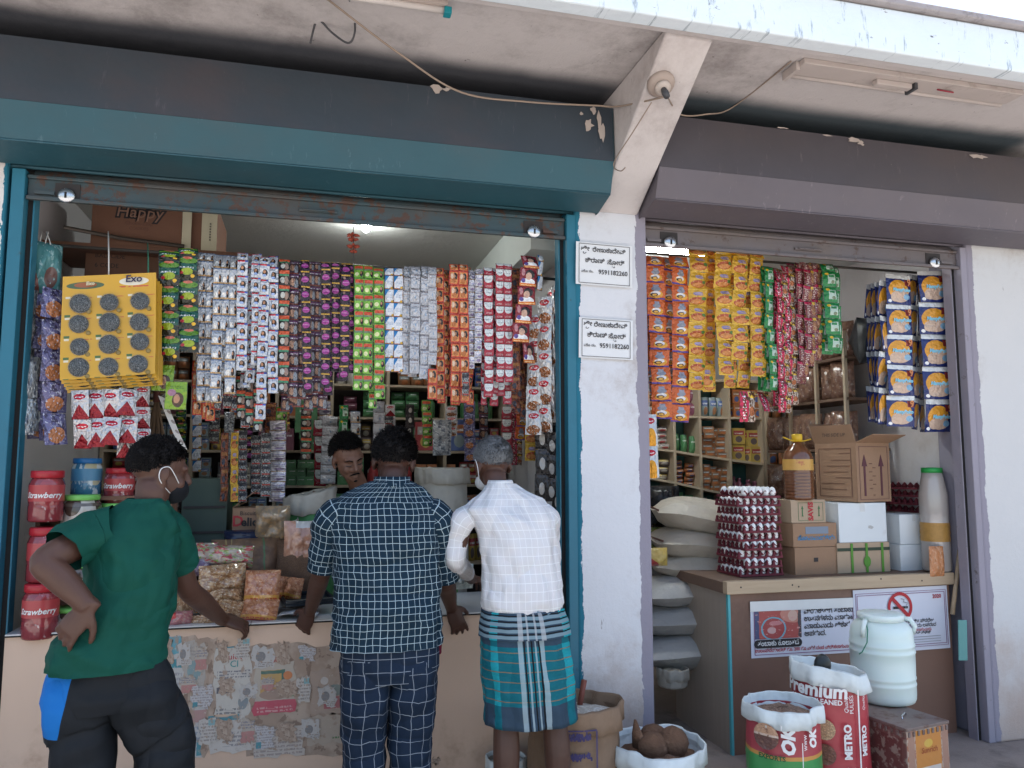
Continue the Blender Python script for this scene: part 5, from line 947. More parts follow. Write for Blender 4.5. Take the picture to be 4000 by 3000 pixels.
for x in (2.30, 2.62, 2.66, 3.2, 3.48): nl.ball((x, CY0 - 0.0255, 0.885 + 0.012 * math.sin(x * 30)), (0.005, 0.002, 0.005), 8, 4)
obj('nail_heads', nl, M_ink, c2)
TOPZ = 0.909
# egg trays: a wavy pulp sheet with posts, and eggs sitting in it
fc = PZ(2892, 2256, TOPZ); lc = PZ(2787, 2212, TOPZ); ang = math.atan2(lc.y - fc.y, lc.x - fc.x) - math.pi / 2; ang = max(R(2), min(R(14), ang))
TW = 0.275; pit = 0.0495; cell = TW / 6
M_pulp = pm('maroon_pulp', (0.13, 0.018, 0.03), 0.7, 0.15, 30, None, 0.2, 120); M_egg = pm('eggshell', (0.80, 0.80, 0.79), 0.45, 0.04, 30)
def tray_mesh(nx, ny, posts=True):
    mb = MB(); n = 4
    def fn(u, v):
        x, y = u * nx, v * ny
        z = 0.016 - 0.016 * math.cos(2 * math.pi * x) * 0.5 * 1.0 - 0.016 * math.cos(2 * math.pi * y) * 0.5
        ex = min(u, 1 - u, v, 1 - v); z = z if ex > 0.001 else 0.012
        return ((u - .5) * nx * cell, (v - .5) * ny * cell, -z + 0.032 if False else (0.022 * (0.5 + 0.5 * math.cos(2 * math.pi * x)) * (0.5 + 0.5 * math.cos(2 * math.pi * y)) + 0.026 * max(0.5 + 0.5 * math.cos(2 * math.pi * x), 0.5 + 0.5 * math.cos(2 * math.pi * y))))
    mb.sheet(fn, nx * n, ny * n)
    hx_, hy_ = nx * cell / 2, ny * cell / 2   # turned rim
    for x0, x1, y0, y1 in ((-hx_ - .008, hx_ + .008, -hy_ - .008, -hy_), (-hx_ - .008, hx_ + .008, hy_, hy_ + .008), (-hx_ - .008, -hx_, -hy_, hy_), (hx_, hx_ + .008, -hy_, hy_)): mb.box(x0, x1, y0, y1, 0.002, 0.015)
    for i in range(nx + 1 if posts else 0):
        for y in (-hy_ - .004, hy_ - .006): mb.prism([(-hx_ + i * cell - .010, .004), (-hx_ + i * cell + .010, .004), (-hx_ + i * cell + .004, .040), (-hx_ + i * cell - .004, .040)], y, y + .010, 'y')
    for j in range(ny + 1 if posts else 0):
        for x in (-hx_ - .004, hx_ - .006): mb.prism([(-hy_ + j * cell - .010, .004), (-hy_ + j * cell + .010, .004), (-hy_ + j * cell + .004, .040), (-hy_ + j * cell - .004, .040)], x, x + .010, 'x')
    return mb.mesh('egg_tray', M_pulp, False)
_tray = tray_mesh(6, 5); _tray_top = tray_mesh(6, 5, False); _egg = MB().lathe([(0.002, 0), (0.011, .003), (0.018, .012), (0.0205, .024), (0.0195, .035), (0.015, .046), (0.008, .0535), (0.002, .0555)], 12).mesh('egg', M_egg, True)
cx_ = math.cos(ang); sx_ = math.sin(ang)
tc_ = fc + Vector((cx_ * TW / 2 - sx_ * -0 - sx_ * cell * 2.5 * -1 * 0, 0, 0)); tcx = fc.x + cx_ * (TW / 2) - sx_ * (cell * 2.5); tcy = fc.y + sx_ * (TW / 2) + cx_ * (cell * 2.5)
NTR = 10
def egg_stack(x, y, z, rz, ntr, grp, eggs, which):
    for k in range(ntr):
        o = put('egg_tray', _tray if k < ntr - 1 else _tray_top, None, (x + 0.002 * math.sin(k * 3), y, z + k * pit), (0, 0, rz + R(1.5) * math.sin(k * 2.3) + (math.pi / 2 if k % 2 else 0)))
        tag(o, (f'maroon egg tray, {ORD[k]} from the bottom of the {which}') if k < ntr - 1 else f'maroon egg tray, topmost of the {which}', 'egg tray', grp)
        if not eggs: continue
        ni, nj = (5, 6) if k % 2 else (6, 5)
        for i in range(ni):
            for j in range(nj):
                if k < ntr - 1 and i > 0 and j > 0: continue
                if k == ntr - 1 and (i == 0 and j == 4): continue
                lx, ly = (i - (ni - 1) / 2) * cell, (j - (nj - 1) / 2) * cell; c_, s_ = math.cos(rz), math.sin(rz)
                eo = put('egg', _egg, None, (x + lx * c_ - ly * s_, y + lx * s_ + ly * c_, z + k * pit + (0.004 if k < ntr - 1 else 0.010)), (R(rnd.uniform(-8, 8)), R(rnd.uniform(-8, 8)), rnd.uniform(0, 6)))
                tag(eo, f'white egg on the topmost tray, {ORD[j]} row back, {ORD[i]} from left' if k == ntr - 1 else f'white egg, {ORD[i]} along the front edge of the {ORD[k]} tray up' if j == 0 else f'white egg, {ORD[j]} back along the left edge of the {ORD[k]} tray up', 'egg', 'eggs on the topmost tray' if k == ntr - 1 else 'eggs between the stacked trays')
egg_stack(tcx, tcy, TOPZ + 0.001, ang, NTR, 'egg trays stacked on the counter', True, 'egg stack at the counter corner')
# cartons on the counter
e, w_, h_ = carton('carton', 'brown carton at the bottom of the pile next to the egg trays', 3108, 3271, 2140, 2254, 0.36, 0.24, M_card, M_tape, 'cartons on the brown counter', tape_on=False); obj('hand_hole', MB().box(w_ * .45, w_ * .55, -0.002, -0.0005, h_ * .5, h_ * .64), M_ink, e, world=False)
e, w_, h_ = carton('carton', 'brown carton with blue print, middle of the pile by the eggs', 3100, 3271, 2045, 2139, 0.36, 0.25, M_card, None, 'cartons on the brown counter', tape_on=False)
obj('blue_print', MB().box(w_ * .28, w_ * .8, -0.002, -0.001, h_ * .55, h_ * .85), pm('faded_blue', (0.20, 0.24, 0.30), 0.7), e, world=False); text('ಸೋಮಮಯ್ಯ', 0.035, pm('blue_print', (0.05, 0.22, 0.42), 0.6), e, (w_ * .52, -0.003, h_ * .30), bold=0.001)
e, w_, h_ = carton('carton', 'small carton with green arrows and red sideways lettering under the oil bottle', 3092, 3227, 1953, 2044, 0.37, 0.16, M_card2, None, 'cartons on the brown counter', tape_on=False)
mb = MB(); line_rect(mb, w_ * .2, w_ * .92, h_ * .1, h_ * .88, 0.002); [mb.prism([(w_ * q - .006, h_ * .28), (w_ * q + .006, h_ * .28), (w_ * q + .003, h_ * .36), (w_ * q + .003, h_ * .6), (w_ * q + .008, h_ * .6), (w_ * q, h_ * .75), (w_ * q - .008, h_ * .6), (w_ * q - .003, h_ * .6), (w_ * q - .003, h_ * .36)], -0.002, -0.001, 'y') for q in (0.32, 0.8)]
obj('green_arrows', mb, pm('green_print', (0.05, 0.15, 0.06), 0.7), e, world=False); text('SAVIS', 0.045, M_redp, e, (w_ * .62, -0.003, h_ * .5), (math.pi / 2, -math.pi / 2, 0), bold=0.002)
e, w_, h_ = carton('carton', 'white carton with one torn spot under the big open carton', 3280, 3467, 1966, 2121, 0.36, 0.32, M_whitebox, pm('clear_tape', (0.6, 0.62, 0.62), 0.2), 'cartons on the brown counter'); obj('torn_spot', MB().prism([(w_ * .6, h_ * .36), (w_ * .68, h_ * .33), (w_ * .72, h_ * .38), (w_ * .66, h_ * .43), (w_ * .61, h_ * .42)], -0.002, -0.0008, 'y'), M_sheet, e, world=False)
e, w_, h_ = carton('carton', 'cream carton with green bands at the bottom under the white carton', 3274, 3480, 2122, 2247, 0.35, 0.3, M_card2, None, 'cartons on the brown counter', tape_on=False)
M_gink = pm('green_ink', (0.08, 0.24, 0.03), 0.6); mb = MB().box(0.001, w_ - .001, -0.003, -0.0015, h_ * .74, h_ * .84).box(0.001, w_ - .001, -0.003, -0.0015, 0.001, h_ * .06); obj('dark_bands', mb, pm('dark_green_ink', (0.03, 0.05, 0.03), 0.6), e, world=False)
mb = MB(); [mb.box(w_ * q - .008, w_ * q + .008, -0.0048, -0.0032, h_ * .06, h_ * .98) for q in (.27, .55, .85)]; mb.prism([(w_ * .55 + .024 * math.cos(a), h_ * .4 + .034 * math.sin(a)) for a in [6.283 * k / 14 for k in range(14)]], -0.0068, -0.005, 'y'); obj('green_bands', mb, M_gink, e, world=False)
carton('carton', 'small white carton, lower of two at the counter end', 3521, 3632, 2128, 2244, 0.36, 0.2, M_whitebox, pm('clear_tape', (0.6, 0.62, 0.62), 0.2), 'cartons on the brown counter', tape_on=False)
e, w_, h_ = carton('carton', 'small white carton, upper of two at the counter end', 3518, 3630, 2010, 2127, 0.36, 0.2, M_whitebox, pm('clear_tape', (0.6, 0.62, 0.62), 0.2), 'cartons on the brown counter')
zc = P(3353, 1962, 0.34).z; cb = P(3353, 1962, 0.34); H = P(3353, 1729, 0.34).z - cb.z
e = thing('open_carton', 'big open brown carton with flaps up and two upward arrows', 'box', cb, R(13), 'cartons on the brown counter'); wA = 0.31; wB = 0.30
obj('carton_body', MB().box(0, wB, 0, 0.004, 0, H).box(0, 0.004, 0.0045, wA, 0, H).box(0.0045, wB, wA - .004, wA, 0, H).box(wB - .004, wB, 0.0045, wA - .0045, 0, H).box(0.0045, wB - .0045, 0.0045, wA - .0045, 0, 0.004), M_card, e, world=False)
obj('flap', MB().prism([(0, H), (-0.04, H + 0.11), (-0.036, H + 0.11), (0.004, H)], 0, wA, 'y'), M_card, e, world=False)
obj('flap', MB().prism([(0, H), (-0.12, H + 0.045), (-0.12, H + 0.049), (0.0, H + .004)], 0, wB, 'x'), M_card, e, world=False)
obj('flap', MB().prism([(wA, H), (wA + .05, H + 0.13), (wA + .046, H + 0.13), (wA - .004, H)], 0, wB, 'x'), M_card, e, world=False)
mb = MB(); [mb.prism([(q - .008, H * .1), (q + .008, H * .1), (q + .008, H * .6), (q + .024, H * .6), (q, H * .8), (q - .024, H * .6), (q - .008, H * .6)], -0.003, -0.001, 'y') for q in (wB * .22, wB * .72)]; line_rect(mb, wB * .07, wB * .93, H * .04, H * .94, .0025)
obj('arrow_print', mb, pm('maroon_ink', (0.10, 0.035, 0.045), 0.7), e, world=False)
mb = MB(); [mb.box(wB * (.36 + .05 * (k % 4)), wB * (.40 + .05 * (k % 4)), -.003, -.001, H * (.22 + .07 * (k // 2)), H * (.22 + .07 * (k // 2)) + .004) for k in range(14)]; tag(obj('faint_print', mb, M_brink, e, world=False), kind='stuff'); text('H', 0.022, M_brink, e, (wB * .48, -0.003, H * .09))
mb = MB(); [mb.box(-0.003, -0.001, wA * a_, wA * b_, H * z_, H * z_ + .003) for a_, b_, z_ in ((.12, .9, .9), (.12, .9, .08), (.15, .4, .82), (.15, .6, .7), (.15, .7, .6), (.2, .8, .5), (.15, .5, .4), (.3, .85, .3), (.25, .85, .2))] + [mb.box(-0.003, -0.001, wA * a_, wA * a_ + .003, H * .09, H * .895) for a_ in (.12, .89)]; obj('text_print', mb, M_brink, e, world=False)
text('THIS SIDE UP', 0.03, M_ink, e, (-0.030, wA * .45, H + .04), (math.pi / 2 - R(8), 0, -math.pi / 2))
# oil bottle
pb = P(3122, 1952, 0.42); sc = (pb - CAM).dot(_fw) / FPX; rb = 57 * sc; hb = P(3122, 1722, 0.42).z - pb.z
e = thing('oil_bottle', 'large amber oil bottle with a yellow cap on the small carton', 'bottle', pb)
t = NT('amber_oil'); M_oil = t.fin(t.mix(t.noise(t.ob, 6, 3), (0.10, 0.035, 0.015), (0.16, 0.06, 0.022)), 0.08, 0, 0.8)
pr = [(rb * .9, 0), (rb, .01)]
for k in range(8): z = hb * (.06 + .055 * k); pr += [(rb, z), (rb * .955, z + hb * .018), (rb, z + hb * .036)]
pr += [(rb, hb * .62), (rb, hb * .72), (rb * .85, hb * .82), (rb * .5, hb * .92), (rb * .26, hb * .96), (rb * .26, hb)]
obj('bottle_body', MB().lathe(pr, 24), M_oil, e, True, world=False)
obj('label_wrap', MB().lathe([(rb * 1.015, hb * .50), (rb * 1.015, hb * .685)], 24, caps=(False, False)), printed('oil_label', (0.55, 0.30, 0.05), [('r', .0, .5, 9, .06, (0.6, 0.42, 0.15)), ('e', .27, .5, .03, .4, (0.65, 0.6, 0.5)), ('n', 9, .55, .6, (0.4, 0.1, 0.03))], 0.3), e, True, world=False)
obj('cap', MB().lathe([(rb * .36, hb * .985), (rb * .36, hb * 1.1), (rb * .32, hb * 1.115), (.002, hb * 1.115)], 16), pm('yellow_cap', (0.60, 0.38, 0.02), 0.4), e, True, world=False)
obj('handle', MB().tube([(-rb * 1.1, 0, hb * 1.06), (-rb * .5, -.01, hb * 1.0), (0, -.012, hb * .99), (rb * .5, -.01, hb * 1.0), (rb * 1.1, 0, hb * 1.03)], .004, 6), pm('yellow_cap', (0.60, 0.38, 0.02), 0.4), e, True, world=False)
egg_stack(P(3590, 2010, 0.62).x, 0.62, P(3590, 2030, 0.62).z, R(8), 5, 'spare egg trays at the counter end', False, 'spare stack behind the white cartons')
zj = P(3655, 2005, 0.45); sc = (zj - CAM).dot(_fw) / FPX; rj = 50 * sc; e = thing('plastic_jar', 'clear plastic jar with a green lid at the counter end', 'jar', Vector((P(3655, 2120, 0.27).x, 0.27, TOPZ + .007))); hj = P(3655, 1845, 0.27).z - TOPZ - .007
M_clear = printed('clear_jar', (0.42, 0.38, 0.35), [('n', 3, .5, .62, (0.52, 0.50, 0.48))], 0.1, 0, 0.2, 3, spec=0.8)
obj('jar_body', MB().lathe([(rj * .95, 0), (rj, .01), (rj, hj * .78), (rj * .8, hj * .92), (rj * .7, hj)], 20), M_clear, e, True, world=False)
obj('snack_rings', MB().lathe([(rj * 1.0, hj * .3), (rj * 1.03, hj * .33), (rj * 1.0, hj * .36), (rj * 1.03, hj * .39), (rj * 1.0, hj * .42), (rj * 1.03, hj * .45), (rj * 1.0, hj * .49)], 20, caps=(False, False)), pm('snack_yellow', (0.42, 0.23, 0.06), 0.5, 0.3, 40), e, True, world=False)
obj('lid', MB().lathe([(rj * .74, hj - .002), (rj * .74, hj + .028), (.002, hj + .03)], 20), pm('lid_green', (0.02, 0.28, 0.06), 0.4), e, True, world=False)
pillow('snack_bag', 'orange snack packet standing at the counter end', 'packet', 3625, 3692, 2135, 2250, 0.175, 0.02, printed('orange_snack', (0.50, 0.19, 0.06), [('n', 5, .5, .6, (0.55, 0.28, 0.14))], 0.25, 0, 0.9), 20)
rod('broom_stick', [P(3720, 2400, 0.17), P(3757, 2085, 0.19)], 0.013, 'thin wooden stick leaning at the right end of the counter', 'stick', M_wood)
e = obj('hinge_plate', MB().box(-0.03, 0.03, -0.003, 0.003, -0.11, 0.11), pm('teal_plate', (0.10, 0.28, 0.27), 0.5), None, bevel=0.003, loc=P(3757, 2500, 0.0) + Vector((0, -0.006, 0)), rot=(0, R(3), 0)); tag(e, 'teal metal plate on the lilac jamb beside the counter', 'plate')
# ---------------------------------------------------------------- things standing in front of the counter
cr = [PZ(3388, 2755, 0.37), PZ(3540, 2847, 0.37), PZ(3706, 2813, 0.37)]
tw = 0.28; td_ = 0.34; dv = (cr[2] - cr[1]); az = math.atan2(dv.y, dv.x)
tin = thing('oil_tin', 'rusty square oil tin with an orange label under the drum', 'tin', (cr[1].x, cr[1].y, 0), az)
M_tin = printed('tin_rusty', (0.16, 0.06, 0.05), [('r', .5, .5, .42, .38, (0.13, 0.035, 0.03)), ('n', 9, .5, .6, (0.30, 0.24, 0.19))], 0.5, 0.02, 0.3, 5, metal=0.3)
M_tinf = printed('tin_front', (0.42, 0.33, 0.26), [('n', 12, .5, .58, (0.34, 0.12, 0.06)), ('r', .5, .55, .30, .42, (0.55, 0.22, 0.03)), ('r', .5, .38, .28, .14, (0.6, 0.55, 0.5)), ('e', .5, .34, .12, .08, (0.4, 0.16, 0.04)), ('e', .5, .80, .1, .05, (0.62, 0.4, 0.05)), ('r', .1, .5, .07, .5, (0.36, 0.2, 0.14)), ('r', .9, .5, .07, .5, (0.36, 0.2, 0.14))], 0.45, 0.01, 0.2, 5, metal=0.2)
M_tint = pm('tin_top', (0.20, 0.155, 0.14), 0.55, 0.25, 12, ((0.12, 0.06, 0.04), 0.5, 0.65, 10), metal=0.3)
obj('tin_body', MB().box(0, tw, 0, td_, 0, 0.362, {'y-': 1, '': 0}), [M_tin, M_tinf], tin, world=False, bevel=0.008)
rm = MB().box(-.003, tw + .003, -.003, td_ + .003, 0.355, 0.37); obj('tin_top', rm, M_tint, tin, world=False, bevel=0.003)
dn = MB()
for k in range(9):
    for (a0, b0) in ((0, 1), (1, 0)): q = 0.015 + k * (tw - .03) / 8; dn.box(q - .007 if a0 == 0 else -.005, q + .007 if a0 == 0 else -.0005, -.005 if a0 == 0 else q - .007, -.0005 if a0 == 0 else q + .007, 0.33, 0.352)
obj('crimps', dn, M_tint, tin, world=False, bevel=0.002)
obj('top_handle', MB().tube([(tw * .35, tw * .35, .371), (tw * .4, tw * .4, .379), (tw * .6, tw * .5, .379), (tw * .65, tw * .52, .371)], .004, 6), M_steel, tin, True, world=False)
text('Sunrich', 0.036, pm('label_brown', (0.30, 0.05, 0.02), 0.5), tin, (tw * .5, -0.004, 0.25), shear=0.2)
td = thing('water_drum', 'translucent pale plastic drum with a screw lid standing on the tin', 'drum', Vector((0, 0, 0)))
dc = P(3450, 2640, cr[1].y + 0.115); sc = (dc - CAM).dot(_fw) / FPX; rd = 126 * sc; fe = PZ(3450, 2768, 0.371); td.location = (P(3450, 2650, fe.y + rd * .86).x, fe.y + rd * .86, 0.371); dc = td.location.copy(); hd = P(3450, 2392, dc.y).z - 0.371
t = NT('milky_plastic'); M_drum = t.fin(t.mix(t.noise(t.ob, 5, 4), (0.60, 0.72, 0.69), (0.68, 0.77, 0.74)), 0.3, 0, 0.5, Subsurface_Weight=0.5, Subsurface_Radius=(0.05, 0.06, 0.05), Subsurface_Scale=1.0)
pr = [(rd * .86, 0), (rd * .95, hd * .015), (rd * .99, hd * .05), (rd, hd * .10), (rd * 1.0, hd * .195), (rd * 1.015, hd * .205), (rd * 1.015, hd * .225), (rd * .995, hd * .235), (rd * .995, hd * .265), (rd * 1.015, hd * .275), (rd * 1.015, hd * .295), (rd, hd * .305), (rd * 1.01, hd * .45), (rd * 1.01, hd * .56), (rd * 1.03, hd * .57), (rd * 1.03, hd * .59), (rd * 1.005, hd * .60), (rd * 1.005, hd * .635), (rd * 1.025, hd * .645), (rd * 1.025, hd * .665), (rd * 1.0, hd * .675), (rd * .99, hd * .76), (rd * .95, hd * .83), (rd * .85, hd * .885), (rd * .72, hd * .915), (rd * .66, hd * .93)]
obj('drum_body', MB().lathe(pr, 36), M_drum, td, True, world=False)
obj('lid', MB().lathe([(rd * .73, hd * .925), (rd * .74, hd * .99), (rd * .70, hd), (.003, hd * 1.005)], 36), M_drum, td, True, world=False, bevel=0)
for s_ in (-1, 1): obj('handle', MB().tube([(s_ * rd * .70, -.02, hd * .93), (s_ * rd * .9, -.05, hd * .93), (s_ * rd * 1.03, -.06, hd * .85), (s_ * rd * 1.0, -.05, hd * .76)], [.012, .013, .012, .01], 8), M_drum, td, True, world=False)
obj('tie_string', MB().tube([(-rd * .8, -.04, hd * .95), (-rd * .95, -.08, hd * .85), (-rd * 1.1, -.1, hd * .72), (-rd * 1.3, -.1, hd * .62), (-rd * 1.42, -.1, hd * .6)], .003, 5), pm('green_cord', (0.02, 0.16, 0.10), 0.6), td, True, world=False)
M_metro = printed('metro_print', (0.44, 0.035, 0.05), [('n', 3, .5, .8, (0.36, 0.028, 0.04))], 0.35, 0, 0.5, 7, grain=0.05)
sm, H = sack('pulses_sack', 'tall red printed pulses sack with a dark scoop in it', 3235, 2600, -0.40, 0.168, 0.0, M_metro, M_rimw, M_grain, 0.05, 'open sacks on the pavement', seed=7, roll=0.045, tilt=-0.03)
rr = lambda z: 0.182
wrap('METRO', 0.046, M_wtxt, sm, rr, R(-8), H * .52, True, 0.0022); wrap('METRO', 0.040, M_wtxt, sm, rr, R(19), H * .52, True, 0.002)
wrap('SORTEX CLEANED', 0.030, M_wtxt, sm, rr, R(-58), H * .785, bold=.0008); wrap('Premium', 0.085, M_wtxt, sm, rr, R(-60), H * .835, bold=.003, shear=.1); wrap('Quality', 0.030, pm('yellow_print', (0.55, 0.30, 0.04), 0.5), sm, rr, R(-76), H * .735, shear=.3); wrap('PULSES', 0.034, M_wtxt, sm, rr, R(-74), H * .68, bold=.0008, shear=.1)
for z_ in (.79, .27):
    wrap('Quality', 0.026, M_wtxt, sm, rr, R(-11), H * z_, True, shear=.3); wrap('PULSES', 0.026, M_wtxt, sm, rr, R(-3), H * z_, True); wrap('Quality', 0.022, M_wtxt, sm, rr, R(18), H * z_, True, shear=.3)
def wrapdisc(par, r, ang_, z_, w_, h_, m, nm, n=18):
    mb = MB(); b = mb.add([(r * math.sin(ang_ + w_ * math.cos(6.283 * k / n) / r), -r * math.cos(ang_ + w_ * math.cos(6.283 * k / n) / r), z_ + h_ * math.sin(6.283 * k / n)) for k in range(n)]); mb.face([b + k for k in range(n)], [(.5 + .5 * math.cos(6.283 * k / n), .5 + .5 * math.sin(6.283 * k / n)) for k in range(n)]); return obj(nm, mb, m, par, world=False)
for z_, col in ((.60, (0.42, 0.28, 0.15)), (.42, (0.16, 0.05, 0.03)), (.22, (0.16, 0.14, 0.06))): wrapdisc(sm, .1832, R(-44), H * z_, .046, .046, printed('pulse_disc_%d' % (z_ * 100), col, [('n', 14, .5, .6, [x * 1.6 for x in col])], .5), 'pulse_picture')
mb = MB().sheet(lambda u, v: (.1838 * math.sin(R(4 + 2.5 * u)), -.1838 * math.cos(R(4 + 2.5 * u)), .02 + H * .86 * v), 2, 12); obj('white_seam', mb, M_wtxt, sm, True, world=False)
mb = MB().sheet(lambda u, v: (.1835 * math.sin(R(-72 + 50 * u)), -.1835 * math.cos(R(-72 + 50 * u)), .01 + H * .11 * v), 8, 2); obj('white_foot_panel', mb, printed('foot_panel', (0.5, 0.52, 0.5), [('t', .5, .5, .4, .35, 4, (0.2, 0.3, 0.4))], .5), sm, True, world=False)
sp = thing('scoop', 'dark round metal scoop standing in the red pulses sack', 'scoop', sm.location + Vector((-.045, -.02, H - .03)))
obj('scoop_bowl', MB().ball((0, 0, .04), (.043, .03, .052), 16, 8), pm('black_scoop', (0.02, 0.025, 0.025), 0.35), sp, True, world=False); obj('scoop_handle', MB().tube([(0, .02, .0), (.01, .06, -.04), (.015, .09, -.05)], .008, 8), pm('black_scoop', (0.02, 0.025, 0.025), 0.35), sp, True, world=False)
M_ok = printed('ok_print', (0.38, 0.035, 0.05), [('r', .5, .0, 9, .300, (0.03, 0.26, 0.06)), ('r', .5, .307, 9, .008, (0.55, 0.26, 0.05)), ('n', 3, .55, .8, (0.28, 0.03, 0.04))], 0.35, 0, 0.5, 7, grain=0.05)
so, H = sack('red_green_sack', 'short red and green printed sack with a white rolled rim', 3055, 2742, -0.52, 0.160, 0.0, M_ok, M_rimw, M_choc, 0.05, 'open sacks on the pavement', seed=9, roll=0.04)
wrap('OK', 0.075, M_wtxt, so, .175, R(-18), H * .76, True, .004, .2); wrap('OK', 0.05, M_wtxt, so, .175, R(16), H * .78, True, .003, .2); wrap('EXPORTS', 0.028, pm('dark_green_print', (0.01, 0.09, 0.03), 0.5), so, .175, R(-50), H * .60, bold=.001); wrap('www', 0.03, M_wtxt, so, .175, R(0), H * .76, True)
wrapdisc(so, .1748, R(-58), H * .785, .058, .055, printed('nut_disc', (0.10, 0.03, 0.02), [('d', 0, -1, -.55, (0.50, 0.28, 0.16)), ('r', .5, .55, .5, .04, (0.6, 0.45, 0.35)), ('n', 6, .55, .65, (0.2, 0.08, 0.04))], .35), 'nut_picture')
mb = MB().sheet(lambda u, v: (.1775 * math.sin(R(-8 + 1.2 * u)), -.1775 * math.cos(R(-8 + 1.2 * u)), .02 + H * .72 * v), 1, 12); obj('white_seam', mb, M_wtxt, so, True, world=False)
# coconuts in a white sack
M_husk = pm('coconut_husk', (0.14, 0.075, 0.045), 0.95, 0.35, 25, ((0.25, 0.15, 0.1), 0.55, 0.7, 12), 1.0, 60)
sc_, H = sack('coconut_sack', 'low white woven sack holding brown husked coconuts', 2565, 2895, -0.34, 0.21, 0.0, M_rimw, M_rimw, M_husk, 0.06, 'open sacks on the pavement', seed=11, roll=0.045)
for k, (dx, dy, r_, rz, lb) in enumerate(((-.03, -.03, .062, .4, 'brown coconut showing its round eye end in the white sack'), (.075, -.01, .068, 1.2, 'largest brown coconut lying at the right of the white sack'), (.02, .07, .06, 2.2, 'brown coconut at the back of the white sack'))):
    mb = MB().ball((0, 0, 0), (r_ * 1.2, r_, r_), 18, 12); mb.v = [tuple(Vector(p) * (1 + .10 * nz(p, 16, k) + .06 * nz(p, 40, k))) for p in mb.v]
    tag(obj('coconut', mb, M_husk, None, True, loc=sc_.location + Vector((dx, dy, H - .012)), rot=(.2, .1, rz)), lb, 'coconut', 'coconuts in the white sack')
mb = MB(); base = sc_.location + Vector((-.085, .0, H - .02)); mb.tube([base, base + Vector((-.012, -.01, .06)), base + Vector((-.022, -.01, .125))], [(.035, .016), (.028, .012), (.006, .004)], 8)
tag(obj('husk_shard', mb, M_husk, None, True), 'pointed piece of husk standing up in the white sack', 'husk')
# jute sack by the pillar, partly behind the man in the lungi
sj, H = sack('jute_sack', 'brown jute sack with blue stencil print beside the white pillar', 2240, 2740, -0.24, 0.212, 0.0, M_jute, M_jute, printed('garlic', (0.45, 0.42, 0.36), [('n', 30, .5, .58, (0.65, 0.62, 0.56))], .7, 0, 1, 40), 0.05, 'open sacks on the pavement', seed=13, roll=0.055, squash=.9)
M_st = pm('blue_stencil', (0.06, 0.05, 0.13), 0.9, 0.3, 30)
mb = MB(); r8 = random.Random(8)
for k in range(300):   # smudged, unreadable stencil lettering
    a0 = -38 + 40 * r8.random(); z0 = H * (.80 - .17 * (k % 4)) + r8.uniform(-.012, .012); da, dz = r8.choice(((1.4, .016), (2.6, .008), (2.0, .012))); mb.sheet(lambda u, v: (.2265 * math.sin(R(a0 + da * u)), -.2040 * math.cos(R(a0 + da * u)), z0 + dz * v), 1, 1)
obj('stencil_print', mb, M_st, sj, world=False)
mb = MB()
for a0, a1, z0, z1 in ((-40, 9, H * .86, H * .86 + .006), (-40, 9, H * .2, H * .2 + .007), (8.4, 10, H * .2, H * .86)): mb.sheet(lambda u, v: (.2265 * math.sin(R(a0 + (a1 - a0) * u)), -.2040 * math.cos(R(a0 + (a1 - a0) * u)), z0 + (z1 - z0) * v), 10, 2)
obj('stencil_frame', mb, M_st, sj, True, world=False)
rod('sack_stick', [sj.location + Vector((.03, .03, H - .08)), sj.location + Vector((.06, .02, H + .085))], .013, 'short wooden stick standing in the jute sack', 'stick', pm('red_stick', (0.20, 0.06, 0.04), 0.6))
sack('white_bag', 'small white cloth bag on the pavement behind the bare legs', 1975, 2955, -0.10, 0.09, 0.0, M_sackw, M_rimw, M_grain, 0.04, 'open sacks on the pavement', seed=15)

# stock along the right wall of the right shop
wr = thing('wall_rack', 'dark wooden rack along the right wall behind the diaper packs', 'rack', (3.7, 1.1, 0))
for z in (0.95, 1.30, 1.66, 2.0, 2.28): obj('rack_board', MB().box(3.47, 3.795, 0.75, 1.72, z - 0.018, z), M_woodd, wr)
for y in (0.75, 1.06, 1.38, 1.70): obj('rack_post', MB().box(3.462, 3.486, y, y + 0.022, 0, 2.45), M_shelf, wr)
bm = obj('wooden_beam', MB().box(1.55, 3.79, 1.15, 1.22, 2.52, 2.60), pm('beam_brown', (0.16, 0.07, 0.04), 0.7), None); tag(bm, 'brown wooden beam crossing under the right shop ceiling', 'beam')
M_bsn = clear_pack('brown_snacks', (0.15, 0.07, 0.045), [('n', 5, .48, .58, (0.24, 0.13, 0.08)), ('n', 9, .6, .66, (0.4, 0.33, 0.28))])
q = 0
for z in (1.30, 1.66, 2.0, 2.28):
    for y in (0.86, 1.0, 1.18, 1.31, 1.48, 1.62):
        q += 1; o = obj('snack_bag', pillow_mb(0.085, 0.125, 0.05, 40 + q), M_bsn, None, True, loc=(3.50 + 0.03 * (q % 3), y, z + 0.128), rot=(0, 0, R(-75 + 9 * (q % 4)))); tag(o, f'clear bag of brown snacks on the wall rack, {ORD[(q - 1) % 6]} along, {ORD[(q - 1) // 6]} board', 'snack bag', 'brown snack bags on the wall rack')
pillow('plastic_bag', 'dark round bag hanging beside the diaper packs', 'bag', 3345, 3415, 1240, 1420, 0.6, 0.08, pm('dark_bag', (0.015, 0.018, 0.022), 0.35), 41, 0, None, .4)
